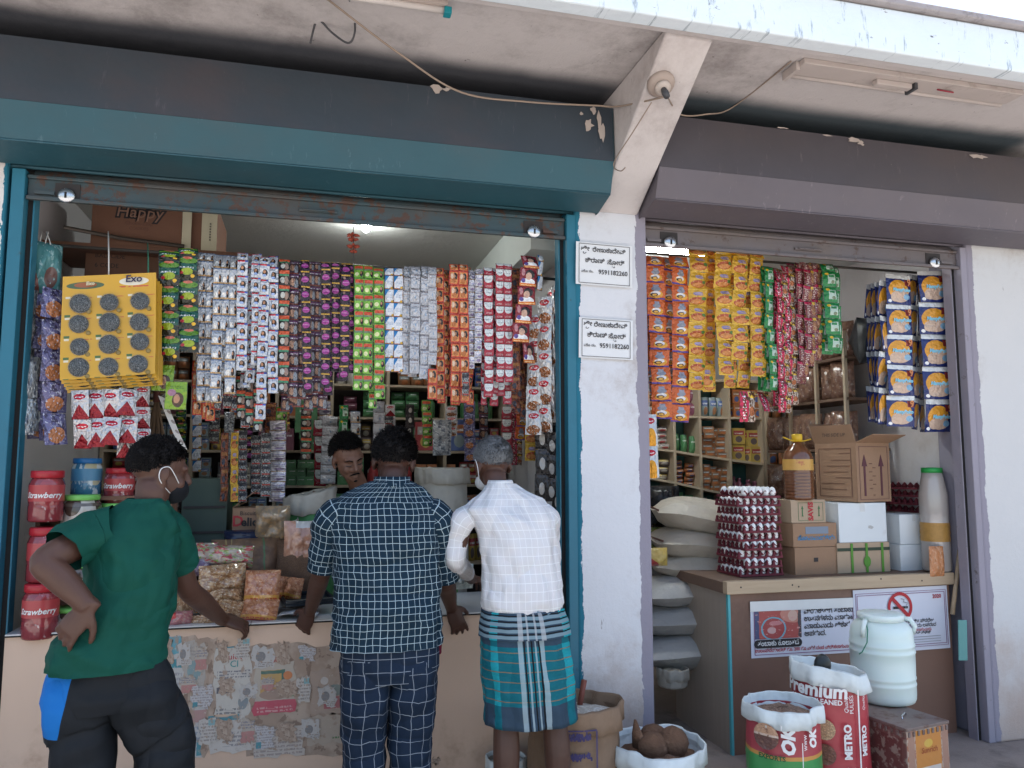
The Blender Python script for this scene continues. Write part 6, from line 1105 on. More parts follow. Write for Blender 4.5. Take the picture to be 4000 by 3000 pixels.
# ---------------------------------------------------------------- people
def skin_mat(nm, col):
    t = NT(nm); c = t.mix(t.noise(t.ob, 14, 5), [x * 0.78 for x in col], [x * 1.15 for x in col]); t.bump(t.noise(t.ob, 160, 4), 0.12, 0.003)
    return t.fin(c, 0.5, 0, 0.4, Subsurface_Weight=0.06, Subsurface_Radius=(0.02, 0.008, 0.004))
SKN = skin_mat('skin_dark', (0.085, 0.040, 0.027)); SKN2 = skin_mat('skin_deep', (0.072, 0.033, 0.023)); SKN3 = skin_mat('skin_mid', (0.20, 0.10, 0.066))
def spline(pts, rad, m=4):
    """smooth path through joints; radii follow"""
    pts = [Vector(p) for p in pts]; P_, R_ = [], []
    for i in range(len(pts) - 1):
        p0, p1, p2, p3 = pts[max(i - 1, 0)], pts[i], pts[i + 1], pts[min(i + 2, len(pts) - 1)]
        for k in range(m):
            t_ = k / m; P_.append(0.5 * ((2 * p1) + (p2 - p0) * t_ + (2 * p0 - 5 * p1 + 4 * p2 - p3) * t_ * t_ + (3 * p1 - p0 - 3 * p2 + p3) * t_ ** 3)); s_ = t_ * t_ * (3 - 2 * t_)
            a, b = rad[i], rad[i + 1]; a = a if isinstance(a, tuple) else (a, a); b = b if isinstance(b, tuple) else (b, b)
            R_.append((a[0] + (b[0] - a[0]) * s_, a[1] + (b[1] - a[1]) * s_))
    P_.append(pts[-1]); r_ = rad[-1]; R_.append(r_ if isinstance(r_, tuple) else (r_, r_)); return P_, R_
def limb(mb, pts, rad, n=14, m=5, caps=True):
    a, b = spline(pts, rad, m); mb.tube(a, b, n, caps=caps)
    return mb
def hand(mb, w_, d, nrm, thumb=1, curl=(18, 28, 20), sc=1.0, spread=5):
    """palm with four unequal bent fingers and a thumb leaving its side; d: towards the knuckles, nrm: the way the fingers close"""
    d = Vector(d).normalized(); nrm = Vector(nrm); nrm = (nrm - d * nrm.dot(d)).normalized(); s = d.cross(nrm) * thumb; w_ = Vector(w_)
    mb.tube([w_ - d * .03 * sc, w_, w_ + d * .03 * sc, w_ + d * .07 * sc, w_ + d * .092 * sc], [.023 * sc, .024 * sc, .031 * sc, .036 * sc, .028 * sc], 12) if False else None
    rings = []
    for f, hw, ht in ((-.03, .024, .020), (0, .026, .019), (.03, .036, .018), (.06, .041, .016), (.09, .039, .013), (.1, .034, .009)):
        c0 = w_ + d * f * sc; rings.append([c0 + s * math.cos(6.283 * k / 14) * hw * sc + nrm * math.sin(6.283 * k / 14) * ht * sc for k in range(14)])
    mb.loft(rings)
    for i, (off, ln) in enumerate(((.030, .92), (.010, 1.0), (-.011, .95), (-.030, .76))):
        a = R(spread) * (1.5 - i); q = (d * math.cos(a) + s * math.sin(a)).normalized(); p = w_ + d * .085 * sc + s * off * sc; pts = [p - q * .02 * sc, p]; cur = 0
        for L_, cv in zip((.042, .028, .022), curl):
            cur += R(cv + 4 * i); v_ = q * math.cos(cur) + nrm * math.sin(cur); pts.append(pts[-1] + v_ * L_ * ln * sc)
        mb.tube(pts, [.0098 * sc, .0098 * sc, .0092 * sc, .0082 * sc, .0062 * sc], 8)
    b = w_ + d * .02 * sc + s * .026 * sc; v1 = (s * .75 + d * .6 + nrm * .35).normalized(); v2 = (s * .25 + d * .9 + nrm * .4).normalized()
    mb.tube([b - v1 * .01, b + v1 * .022 * sc, b + v1 * .04 * sc + v2 * .008, b + v1 * .045 * sc + v2 * .032 * sc, b + v1 * .045 * sc + v2 * .05 * sc], [.014 * sc, .0135 * sc, .0115 * sc, .0105 * sc, .007 * sc], 8)
def rotm(yaw=0, pitch=0, roll=0): return (Matrix.Rotation(yaw, 3, 'Z') @ Matrix.Rotation(pitch, 3, 'X') @ Matrix.Rotation(roll, 3, 'Y'))
def head(mb, c0, M, sc=1.0):
    """local: x right, y face, z up; c0 at the head's middle"""
    c0 = Vector(c0); at = lambda x, y, z: c0 + M @ (Vector((x, y, z)) * sc)
    for p, r in (((0, -.012, .032), (.076, .096, .084)), ((0, .022, -.028), (.063, .072, .078)), ((0, .045, -.068), (.046, .048, .042)), ((0, .082, -.088), (.022, .016, .018)), ((0, .074, .024), (.052, .020, .016)), ((.036, .066, -.03), (.022, .020, .024)), ((-.036, .066, -.03), (.022, .020, .024)),
                 ((0, .094, -.062), (.023, .009, .0065)), ((0, .093, -.073), (.020, .010, .0075))): mb.ball(at(*p), Vector(r) * sc, 16, 10, M=M)
    mb.tube([at(0, .084, .026), at(0, .097, .0), at(0, .112, -.026), at(0, .104, -.036)], [.009 * sc, .010 * sc, .013 * sc, .011 * sc], 10)
    for s_ in (-1, 1):
        mb.ball(at(s_ * .013, .094, -.033), Vector((.010, .011, .008)) * sc, 8, 6, M=M)
        Me = M @ Matrix.Rotation(s_ * R(-18), 3, 'Z') @ Matrix.Rotation(R(-12), 3, 'X'); mb.ball(at(s_ * .079, -.006, -.006), Vector((.011, .021, .033)) * sc, 10, 8, M=Me); mb.ball(at(s_ * .077, .004, -.034), Vector((.009, .010, .012)) * sc, 8, 6)
def grow(name, mb, m, parent, vox=0.0058, it=3):
    o = obj(name, mb, m, parent, True); r_ = o.modifiers.new('one_surface', 'REMESH'); r_.mode = 'VOXEL'; r_.voxel_size = vox; r_.use_smooth_shade = True
    s_ = o.modifiers.new('soften', 'SMOOTH'); s_.iterations = it; s_.factor = 0.5; return o
def hair_cap(parent, c0, M, sc, m, line, length=0.02, n=2200, seed=1, rad=(.079, .099, .088), mess=0.5, off=(0, -.012, .032), lift=0.35, name='hair'):
    """line(y) -> lowest local z of the hair for a direction whose forward share is y"""
    r_ = random.Random(seed); c0 = Vector(c0); mb = MB(); rd = Vector(rad) * sc; o_ = Vector(off) * sc
    N, K = 30, 18; idx = {}
    for j in range(K + 1):
        for i in range(N):
            t_ = math.pi * j / K; a = 6.28319 * i / N; d = Vector((math.sin(t_) * math.cos(a), math.sin(t_) * math.sin(a), math.cos(t_)))
            w_ = 1.0 + 0.05 * noise.noise(d * 4 + Vector((seed, 0, 0))) + 0.03; idx[(j, i)] = (len(mb.v), d); mb.v.append(tuple(c0 + M @ (o_ + Vector((d.x * rd.x, d.y * rd.y, d.z * rd.z)) * w_)))
    for j in range(K):
        for i in range(N):
            q = [idx[(j, i)], idx[(j + 1, i)], idx[(j + 1, (i + 1) % N)], idx[(j, (i + 1) % N)]]
            if sum(d.z for _, d in q) / 4 > line(sum(d.y for _, d in q) / 4): mb.face([v for v, _ in q], [(0, 0)] * 4)
    k = 0
    while k < n:
        d = Vector((r_.gauss(0, 1), r_.gauss(0, 1), r_.gauss(0, 1))).normalized()
        if d.z < line(d.y) - 0.03: continue
        k += 1; p = c0 + M @ (o_ + Vector((d.x * rd.x, d.y * rd.y, d.z * rd.z)) * 1.01)
        flow = M @ (Vector((d.x * 0.4, -0.3 + 0.6 * max(0, d.y), -0.9 + 0.9 * max(0, d.z))) + Vector((r_.gauss(0, mess), r_.gauss(0, mess), r_.gauss(0, mess))))
        up = M @ d; v_ = (flow.normalized() * (1 - lift) + up * lift).normalized(); L_ = length * sc * r_.uniform(.5, 1.1) * (0.55 + 0.45 * max(0, d.z + .3))
        sd_ = v_.cross(up); sd_ = sd_.normalized() if sd_.length > .01 else Vector((1, 0, 0)); w_ = .0013 * sc
        b = mb.add([p - sd_ * w_, p + sd_ * w_, p + up * .003 + v_ * L_ * .6 + sd_ * w_ * .7, p + v_ * L_]); mb.face([b, b + 1, b + 2], [(0, 0)] * 3); mb.face([b, b + 2, b + 3], [(0, 0)] * 3)
    return obj(name, mb, m, parent, True)
def garment(rows, n=56, sq=2.3, yaw=0.0, seed=1, amp=0.006, fold=0.0, zf=14):
    """rows: (centre, half width, half depth) from hem to collar; wrinkles pushed along the radius"""
    rings = []
    # densify
    D_ = []
    for i in range(len(rows) - 1):
        for k in range(4):
            f = k / 4; f = f * f * (3 - 2 * f) if False else f; D_.append(tuple(a + (b - a) * f if not isinstance(a, Vector) else a.lerp(b, f) for a, b in zip(rows[i], rows[i + 1])))
    D_.append(rows[-1])
    for (c0, hw, hd) in D_:
        ring = []
        for k in range(n):
            a = math.pi / 2 + 6.283185 * k / n; ca, sa = math.cos(a), math.sin(a); q = (abs(ca) ** sq + abs(sa) ** sq) ** (-1 / sq)
            w_ = amp * 1.6 * noise.noise(Vector((ca * 3.2 + seed, sa * 3.2, c0.z * zf + ca * 3))) + amp * noise.noise(Vector((ca * 7, sa * 7 + seed, c0.z * zf * 1.6)))
            if fold: w_ += fold * (abs(noise.noise(Vector((ca * 1.6 + seed, sa * 1.6, c0.z * 24 + 2.5 * ca)))) - 0.2)
            x, y = ca * q * hw + ca * w_, sa * q * hd + sa * w_
            ring.append(c0 + Vector((x * math.cos(yaw) - y * math.sin(yaw), x * math.sin(yaw) + y * math.cos(yaw), 0)))
        rings.append(ring)
    return rings
def crumple(mb, amp, s, seed=0, i0=0):
    for i in range(i0, len(mb.v)):
        p = Vector(mb.v[i]); d = noise.noise_vector(p * s + Vector((seed * 7, 0, 0))) * amp + noise.noise_vector(p * s * 2.3 + Vector((0, seed * 5, 0))) * amp * .5; mb.v[i] = tuple(p + d)
def sleeve(mb, pts, rad, seed, amp=0.006, n=22):
    i0 = len(mb.v); a, b = spline(pts, rad, 6); mb.tube(a, b, n, caps=False); crumple(mb, amp, 17, seed, i0)
def row(x0, x1, y, Y, hd):
    y = 1815 + (y - 1815) * (1 - 0.85 * hd / (Y - CAM.y)); a, b = P(x0, y, Y), P(x1, y, Y); c0 = (a + b) / 2; return (c0, (b - a).length / 2, hd)
def weave(nm, base, line_c, per, lw, warp=0.004, rough=0.8, yoke=None):
    t = NT(nm); d = t.vm('SUBTRACT', t.noise(t.ob, 11, 2, .5, True), (.5, .5, .5)); uv = t.vm('ADD', t.uv, t.vm('MULTIPLY', d, (warp, warp, 0))); sp_ = t.xyz(uv)
    if yoke: uu = t.ma('ADD', sp_[0], t.ma('MULTIPLY', t.ma('GREATER_THAN', sp_[1], yoke), per * .45)); sp_ = [uu, sp_[1]]
    c = t.mix(t.noise(t.ob, 6, 4), [x * .7 for x in base], [x * 1.2 for x in base])
    for k in (0, 1): c = t.mix(t.ma('LESS_THAN', t.ma('FRACT', t.ma('DIVIDE', sp_[k], per)), lw / per), c, line_c)
    folds(t, (.7, .7, 1.6), 3.5, .6); return t.fin(c, rough, 0, 0.2)
def folds(t, vec=(1, 1, 1), s=3.2, st=0.7, dist=0.10):
    """soft creases of cloth"""
    n1 = t.noise(t.vm('MULTIPLY', t.ob, vec), s, 2, .5); r1 = t.ma('ABSOLUTE', t.ma('SUBTRACT', n1, .5)); n2 = t.noise(t.vm('MULTIPLY', t.ob, (vec[2], vec[1], vec[0])), s * 1.9, 1, .4); r2 = t.ma('ABSOLUTE', t.ma('SUBTRACT', n2, .5))
    t.bump(t.ma('ADD', t.ma('MULTIPLY', r1, 1.6), t.ma('MULTIPLY', r2, .5)), st, dist)
def cloth(nm, col, rough=0.85, bump=.3):
    t = NT(nm); c = t.mix(t.noise(t.ob, 7, 5), [x * .82 for x in col], [x * 1.15 for x in col]); folds(t, (.7, .7, 1.5)); return t.fin(c, rough, 0, .15)
M_hairk = pm('black_hair', (0.008, 0.007, 0.007), 0.7, 0.4, 60, spec=0.12); M_hairg = pm('grey_hair', (0.125, 0.13, 0.135), 0.6, 0.35, 120)
def person(label, loc, grp=None): return thing('person', label, 'person', loc)

# ---- the man in the checked shirt, leaning on the counter
A = person('man in a navy checked shirt seen from behind, both hands on the counter', (0.33, -0.42, 0))
hc = P(1538, 1800, -0.30); Mh = rotm(R(-10), R(-16), R(4)); mb = MB(); head(mb, hc, Mh, 1.06)
nb = P(1528, 1925, -0.40); limb(mb, [hc + Vector((0, -.02, -.05)), hc.lerp(nb, .55), nb + Vector((0, .02, -.05))], [.056, .055, .05])
sL, sR = P(1300, 2005, -0.40), P(1706, 2005, -0.40); limb(mb, [sL, nb + Vector((0, .03, -.10)), sR], [.035, .045, .035])
limb(mb, [nb + Vector((0, .03, -.06)), P(1510, 2200, -.38), P(1510, 2500, -.40)], [.05, .06, .07])
eL, eR = P(1262, 2215, -0.34), P(1738, 2255, -0.34); wL, wR = P(1212, 2385, -0.02), P(1762, 2372, -0.06)
limb(mb, [sL, sL.lerp(eL, .5), eL, eL.lerp(wL, .35), wL], [.048, .046, .040, .041, .028]); limb(mb, [sR, sR.lerp(eR, .5), eR, eR.lerp(wR, .35), wR], [.048, .046, .040, .041, .028])
hand(mb, wL, (-.25, .30, -.62), (.05, .7, -.4), -1, (14, 26, 20)); hand(mb, wR, (.32, .12, -.72), (-.05, .8, -.2), 1, (10, 20, 18))
for x in (1425, 1610): limb(mb, [P(x, 2600, -.42), P(x, 2900, -.42), (P(x, 2900, -.42).x, -.42, .08)], [.085, .06, .045])
grow('body', mb, SKN2, A)
hair_cap(A, hc, Mh, 1.06, M_hairk, lambda y: 0.42 * max(0, y) - 0.10 if y > 0 else -0.10 - 0.62 * (-y) ** 0.7, .024, 5200, 3, rad=(.086, .106, .095), mess=.35, lift=.18)
M_chk = weave('navy_check', (0.006, 0.023, 0.042), (0.33, 0.42, 0.46), 0.0285, 0.0024, 0.012, yoke=.60)
mb = MB(); tors = [row(1292, 1722, 2545, -.42, .135), row(1300, 1720, 2440, -.42, .135), row(1308, 1716, 2330, -.41, .13), row(1306, 1712, 2200, -.41, .13), row(1290, 1712, 2090, -.41, .125), row(1282, 1718, 2020, -.41, .115), row(1290, 1708, 1975, -.41, .10), row(1330, 1680, 1938, -.405, .085), row(1400, 1648, 1905, -.40, .07), row(1452, 1604, 1880, -.395, .062)]
mb.loft(garment(tors, 72, 2.4, 0, 3, .007, .020), 0, (False, False))
sleeve(mb, [sL + Vector((.05, .0, .0)), sL + Vector((.0, .0, -.03)), sL.lerp(eL, .55), eL + Vector((.0, .01, -.005))], [.07, .078, .066, .060], 2, .009); sleeve(mb, [sR + Vector((-.05, 0, 0)), sR + Vector((0, 0, -.03)), sR.lerp(eR, .55), eR + Vector((0, .01, -.01))], [.07, .078, .066, .060], 4, .009)
sh_ = obj('shirt', mb, M_chk, A, True)
mb = MB(); mb.loft(garment([row(1465, 1598, 1902, -.40, .068), row(1458, 1602, 1880, -.395, .066), row(1462, 1600, 1862, -.39, .064)], 40, 2.1, 0, 9, .002), 0, (False, False)); obj('collar', mb, M_chk, sh_, True).modifiers.new('thick', 'SOLIDIFY').thickness = .006
for s_, e_ in ((sL, eL), (sR, eR)):
    dd = (e_ - s_).normalized(); mb = MB(); sleeve(mb, [e_ - dd * .03 + Vector((0, .01, 0)), e_ + dd * .012 + Vector((0, .012, 0))], [.063, .064], 7, .003); obj('cuff', mb, M_chk, sh_, True).modifiers.new('thick', 'SOLIDIFY').thickness = .006
M_chk2 = weave('navy_trouser_check', (0.009, 0.020, 0.042), (0.20, 0.23, 0.27), 0.052, 0.0026, 0.006)
mb = MB(); mb.loft(garment([row(1345, 1700, 2672, -.42, .105), row(1330, 1712, 2630, -.42, .118), row(1330, 1712, 2530, -.42, .12), row(1345, 1700, 2480, -.42, .11)], 48, 2.5, 0, 5, .004), 0, (False, False))
for x0, x1 in ((1428, 1422), (1612, 1602)): sleeve(mb, [P(x0, 2560, -.42), P(x0, 2700, -.42), P(x1, 2860, -.42), P(x1, 3000, -.42), (P(x1, 2950, -.42).x, -.42, .05)], [(.100, .112), (.102, .11), (.092, .095), (.084, .088), (.07, .075)], x0, .010)
obj('trousers', mb, M_chk2, A, True)
obj('undershirt_hem', MB().loft(garment([row(1640, 1724, 2560, -.40, .05), row(1640, 1724, 2520, -.40, .05)], 20), 0, (False, False)), cloth('maroon_cloth', (0.14, 0.012, 0.03)), A, True)

# ---- the older man in a white shirt and plaid lungi
B = person('grey haired man in a white shirt and teal plaid lungi at the counter', (0.87, -0.48, 0))
hc = P(1925, 1815, -0.33); Mh = rotm(R(14), R(-14), R(-3)); mb = MB(); head(mb, hc, Mh, 1.0)
nb = P(1945, 1935, -0.44); limb(mb, [hc + Vector((0, -.02, -.05)), hc.lerp(nb, .55), nb + Vector((0, .02, -.05))], [.052, .05, .048])
sL, sR = P(1812, 2015, -0.44), P(2128, 2010, -0.44); limb(mb, [sL, nb + Vector((0, .03, -.11)), sR], [.03, .04, .03]); limb(mb, [nb + Vector((0, .03, -.05)), P(2020, 2200, -.44), P(2040, 2480, -.46)], [.045, .06, .07])
eL, eR = P(1778, 2180, -0.40), P(2150, 2195, -0.30); wL, wR = P(1842, 2262, 0.02), P(2080, 2230, 0.0)
limb(mb, [sL, sL.lerp(eL, .5), eL, eL.lerp(wL, .4), wL], [.045, .043, .038, .038, .027]); limb(mb, [sR, sR.lerp(eR, .5), eR, eR.lerp(wR, .4), wR], [.045, .043, .038, .038, .027])
hand(mb, wL, (.45, .8, -.1), (0, .2, -1), 1, (18, 30, 25)); hand(mb, wR, (-.3, .9, -.1), (0, .2, -1), -1, (18, 30, 25))
for x, xk in ((1975, 1968), (2165, 2178)):
    kn = P(x, 2790, -.47); an = Vector((P(xk, 2950, -.47).x, -.49, .09)); limb(mb, [P(x, 2600, -.48), kn, kn.lerp(an, .35) + Vector((0, -.018, 0)), an, an + Vector((0, .0, -.05))], [.075, .052, .056, .036, .040]); limb(mb, [an + Vector((0, -.04, -.055)), an + Vector((0, .05, -.06)), an + Vector((0, .15, -.075))], [(.034, .03), (.042, .025), (.04, .014)])
grow('body', mb, SKN, B)
hair_cap(B, hc, Mh, 1.0, M_hairg, lambda y: 0.5 * max(0, y) - 0.05 if y > 0 else -0.05 - 0.60 * (-y) ** 0.7, .013, 5200, 5, rad=(.079, .1, .088), mess=.2, lift=.08)
t = NT('white_shirt'); n_ = t.noise(t.ob, 5, 4); sp_ = t.xyz(t.uv); c = t.mix(n_, (0.56, 0.56, 0.58), (0.62, 0.62, 0.635))
for k, per in ((0, .026), (1, .036)): c = t.mix(t.ma('LESS_THAN', t.ma('FRACT', t.ma('DIVIDE', sp_[k], per)), .075), c, (0.72, 0.735, 0.75))
folds(t, (1.1, 1, .5), 4, .75); M_wsh = t.fin(c, .75, 0, .2, Subsurface_Weight=0.05)
mb = MB(); tors = [row(1900, 2188, 2415, -.48, .125), row(1884, 2192, 2372, -.48, .14), row(1888, 2186, 2280, -.475, .135), row(1880, 2172, 2180, -.47, .13), row(1868, 2166, 2090, -.46, .125), row(1836, 2158, 2030, -.455, .115), row(1812, 2146, 1990, -.45, .10), row(1850, 2110, 1948, -.445, .082), row(1890, 2040, 1915, -.44, .066), row(1906, 2004, 1890, -.43, .058)]
mb.loft(garment(tors, 72, 2.3, 0, 11, .006, .012, 8), 0, (False, False))
sleeve(mb, [sL + Vector((.05, 0, .01)), sL + Vector((-.002, 0, -.02)), sL.lerp(eL, .55) + Vector((-.01, 0, 0)), eL + Vector((.0, .0, -.01)), eL.lerp(wL, .4), eL.lerp(wL, .68)], [.048, .055, .048, .045, .041, .036], 12, .006); sleeve(mb, [sR + Vector((-.05, 0, .01)), sR + Vector((.004, 0, -.02)), sR.lerp(eR, .5), eR, eR.lerp(wR, .7)], [.05, .060, .052, .046, .04], 14, .007)
sh_ = obj('shirt', mb, M_wsh, B, True)
mb = MB(); mb.loft(garment([row(1900, 2014, 1918, -.437, .064), row(1902, 2004, 1896, -.43, .06), row(1908, 1998, 1876, -.425, .058)], 40, 2.1, 0, 9, .002), 0, (False, False)); obj('collar', mb, M_wsh, sh_, True).modifiers.new('thick', 'SOLIDIFY').thickness = .006
# plaid lungi
t = NT('plaid_lungi'); sp_ = t.xyz(t.uv); u, v = sp_[0], sp_[1]; DS = (0.030, 0.055, 0.085); TL = (0.005, 0.115, 0.150); CY = (0.012, 0.26, 0.31); LT = (0.36, 0.46, 0.50); OR = (0.17, 0.13, 0.09)
yy = t.ma('MULTIPLY', v, 1.0); c = t.mix(t.rect(u, v, .5, .45, 2, .25), DS, TL)
for cx, hw in ((.345, .016), (.655, .030), (.22, .03), (.80, .02)): c = t.mix(t.ma('COMPARE', u, cx, hw), c, t.mix(t.rect(u, v, .5, .45, 2, .25), TL, CY))
for k in range(6): c = t.mix(t.ma('COMPARE', v, .24 + .083 * k, .0045), c, OR)
for vv, hh in ((.80, .022), (.86, .012), (.91, .02), (.96, .01)): c = t.mix(t.ma('COMPARE', v, vv, hh), c, (0.13, 0.20, 0.24))
for vv in (.825, .885, .935): c = t.mix(t.ma('COMPARE', v, vv, .006), c, (0.008, 0.008, 0.012))
for cx, hw, al in ((.447, .009, .9), (.475, .0035, .9), (.505, .0035, .9), (.533, .009, .9)): c = t.mix(t.ma('MULTIPLY', t.ma('COMPARE', u, cx, hw), .6), c, LT)
for cx in (.462, .490, .520): c = t.mix(t.ma('COMPARE', u, cx, .003), c, (0.006, 0.008, 0.012))
folds(t, (1.4, 1, .5), 5, .4); M_lun = t.fin(c, .8, 0, .2)
mb = MB(); tors = [row(1898, 2246, 2850, -.48, .15), row(1892, 2240, 2780, -.48, .15), row(1888, 2232, 2690, -.48, .15), row(1882, 2222, 2600, -.48, .15), row(1880, 2210, 2510, -.48, .145), row(1884, 2196, 2430, -.48, .135), row(1892, 2186, 2385, -.48, .125)]
mb.loft(garment(tors, 72, 2.3, 0, 21, .006, .012, 6), 0, (False, False), uvm=False); lg = obj('lungi', mb, M_lun, B, True); lg.modifiers.new('thick', 'SOLIDIFY').thickness = .004
mb = MB(); mb.loft(garment([row(1872, 2222, 2500, -.48, .155), row(1876, 2210, 2440, -.48, .148), row(1886, 2192, 2392, -.48, .134)], 72, 2.3, 0, 22, .005, .01, 6), 0, (False, False), uvm=False)
t = NT('plaid_fold'); sp_ = t.xyz(t.uv); u, v = sp_[0], sp_[1]; c = c4(DS)
for cx, hw in ((.345, .016), (.655, .030)): c = t.mix(t.ma('COMPARE', u, cx, hw), c, CY)
for vv in (.12, .35, .58, .8): c = t.mix(t.ma('COMPARE', v, vv, .06), c, (0.16, 0.24, 0.28)); c = t.mix(t.ma('COMPARE', v, vv + .10, .025), c, (0.006, 0.007, 0.01))
for cx, hw in ((.447, .009), (.475, .0035), (.505, .0035), (.533, .009)): c = t.mix(t.ma('MULTIPLY', t.ma('COMPARE', u, cx, hw), .6), c, (0.4, 0.42, 0.44))
obj('waist_fold', mb, t.fin(c, .8, 0, .2), lg, True)
M_mask = pm('white_mask', (0.62, 0.63, 0.63), .7, .05)
at = lambda x, y, z: hc + Mh @ Vector((x, y, z))
limb(mb_ := MB(), [at(-.054, .06, -.03), at(-.080, .008, .024), at(-.091, -.02, .016), at(-.09, -.026, -.016), at(-.084, -.012, -.045), at(-.066, .025, -.075)], [.0018] * 6, 6); obj('mask_strap', mb_, M_mask, B, True)
mb = MB(); mb.ball(at(-.012, .060, -.062), (.054, .050, .042), 14, 9, M=Mh); obj('face_mask', mb, M_mask, B, True)

# ---- the man in the green shirt, one hand on his hip
C = person('man in a green t-shirt and black track trousers, hand on hip', (-0.62, -0.78, 0))
hc = P(622, 1842, -0.68); Mh = rotm(R(-64), R(-8), R(6)); mb = MB(); head(mb, hc, Mh, 1.0)
nb = P(575, 1975, -0.74); limb(mb, [hc + Vector((-.02, -.01, -.05)), hc.lerp(nb, .6), nb + Vector((0, .03, -.06))], [.056, .055, .05])
sL, sR = P(372, 2085, -0.80), P(655, 2075, -0.66); limb(mb, [sL, nb + Vector((0, .03, -.12)), sR], [.035, .04, .035]); limb(mb, [nb + Vector((0, .03, -.06)), P(520, 2300, -.74), P(430, 2640, -.75)], [.045, .06, .07])
eL, wL = P(172, 2195, -0.93), P(348, 2372, -0.945); eR, wR = P(735, 2300, -0.50), P(868, 2420, -0.05)
limb(mb, [sL, sL.lerp(eL, .5), eL, eL.lerp(wL, .35), wL], [.052, .050, .043, .046, .030]); limb(mb, [sR, sR.lerp(eR, .5), eR, eR.lerp(wR, .35), wR], [.05, .047, .041, .042, .029])
hand(mb, wL, (-.45, .03, -.55), (.25, .95, .0), 1, (16, 26, 20)); hand(mb, wR, (.75, .25, -.28), (.0, .5, -.8), 1, (20, 34, 26))
for x in (320, 610): limb(mb, [P(x, 2780, -.76), P(x, 2950, -.76), (P(x, 2950, -.76).x, -.77, .06)], [.05, .05, .045])
grow('body', mb, SKN, C)
hair_cap(C, hc, Mh, 1.0, M_hairk, lambda y: 0.55 * max(0, y) if y > 0 else -0.48 * (-y) ** 0.8, .016, 5200, 8, rad=(.079, .1, .092), mess=.22, lift=.12)
M_green = cloth('green_jersey', (0.005, 0.064, 0.046), .75, .35)
mb = MB(); tors = [row(186, 648, 2635, -.77, .15), row(190, 648, 2590, -.77, .15), row(215, 652, 2515, -.77, .148), row(282, 672, 2440, -.76, .145), row(334, 688, 2340, -.75, .145), row(338, 692, 2240, -.75, .15), row(334, 690, 2150, -.745, .14), row(330, 690, 2075, -.74, .125), row(362, 690, 2030, -.735, .105), row(420, 680, 1995, -.735, .085), row(470, 660, 1965, -.735, .070), row(500, 640, 1948, -.73, .062)]
mb.loft(garment(tors, 72, 2.2, R(18), 31, .006, .020, 9), 0, (False, False))
sleeve(mb, [sL + Vector((.07, 0, .02)), sL + Vector((.01, 0, .0)), sL.lerp(eL, .35) + Vector((0, 0, .005)), sL.lerp(eL, .62)], [.075, .083, .078, .076], 32, .008); sleeve(mb, [sR + Vector((-.04, 0, .02)), sR, sR.lerp(eR, .35), sR.lerp(eR, .58)], [.07, .076, .072, .070], 34, .008)
obj('t_shirt', mb, M_green, C, True)
mb = MB()
mb.loft(garment([row(235, 600, 2790, -.77, .10), row(214, 618, 2740, -.77, .122), row(214, 612, 2650, -.77, .125), row(232, 600, 2560, -.77, .115)], 56, 2.4, R(12), 41, .004, .006), 0, (False, False))
sleeve(mb, [P(335, 2540, -.76), P(314, 2700, -.77), P(318, 2830, -.77), P(325, 2960, -.78), (P(325, 2960, -.78).x, -.79, .05)], [(.085, .09), (.108, .115), (.106, .11), (.095, .10), (.085, .09)], 42, .010); sleeve(mb, [P(510, 2540, -.76), P(548, 2700, -.77), P(615, 2840, -.74), P(645, 2960, -.74), (P(645, 2960, -.74).x, -.74, .05)], [(.085, .09), (.108, .115), (.108, .11), (.095, .10), (.085, .09)], 44, .010)
t = NT('black_track'); p_ = t.xyz(t.ob); qa, qb = P(296, 2600, -.88), P(216, 2900, -.88); sl = (qb.x - qa.x) / (qb.z - qa.z)
mk = t.ma('LESS_THAN', t.ma('SUBTRACT', p_[0], t.ma('MULTIPLY', p_[2], sl)), qa.x - sl * qa.z); mk = t.ma('MULTIPLY', mk, t.ma('GREATER_THAN', p_[2], qb.z))
folds(t, (.7, .7, 1.5)); M_trk = t.fin(t.mix(mk, t.mix(t.noise(t.ob, 7, 4), (0.010, 0.013, 0.016), (0.016, 0.018, 0.022)), (0.01, 0.14, 0.44)), .7, 0, .15)
tr = obj('track_trousers', mb, M_trk, C, True)
at = lambda x, y, z: hc + Mh @ Vector((x, y, z)); M_bmask = cloth('black_mask', (0.012, 0.014, 0.018), .7, .2)
obj('face_mask', MB().ball(at(0, .056, -.058), (.056, .060, .052), 16, 10, M=Mh), M_bmask, C, True)
for s_ in (1, -1): limb(mb_ := MB(), [at(s_ * .054, .06, -.03), at(s_ * .074, .03, .004), at(s_ * .084, .004, .026), at(s_ * .091, -.022, .016), at(s_ * .09, -.022, -.014), at(s_ * .078, .0, -.04), at(s_ * .058, .035, -.066)], [.0018] * 7, 6); obj('mask_strap', mb_, M_mask, C, True)

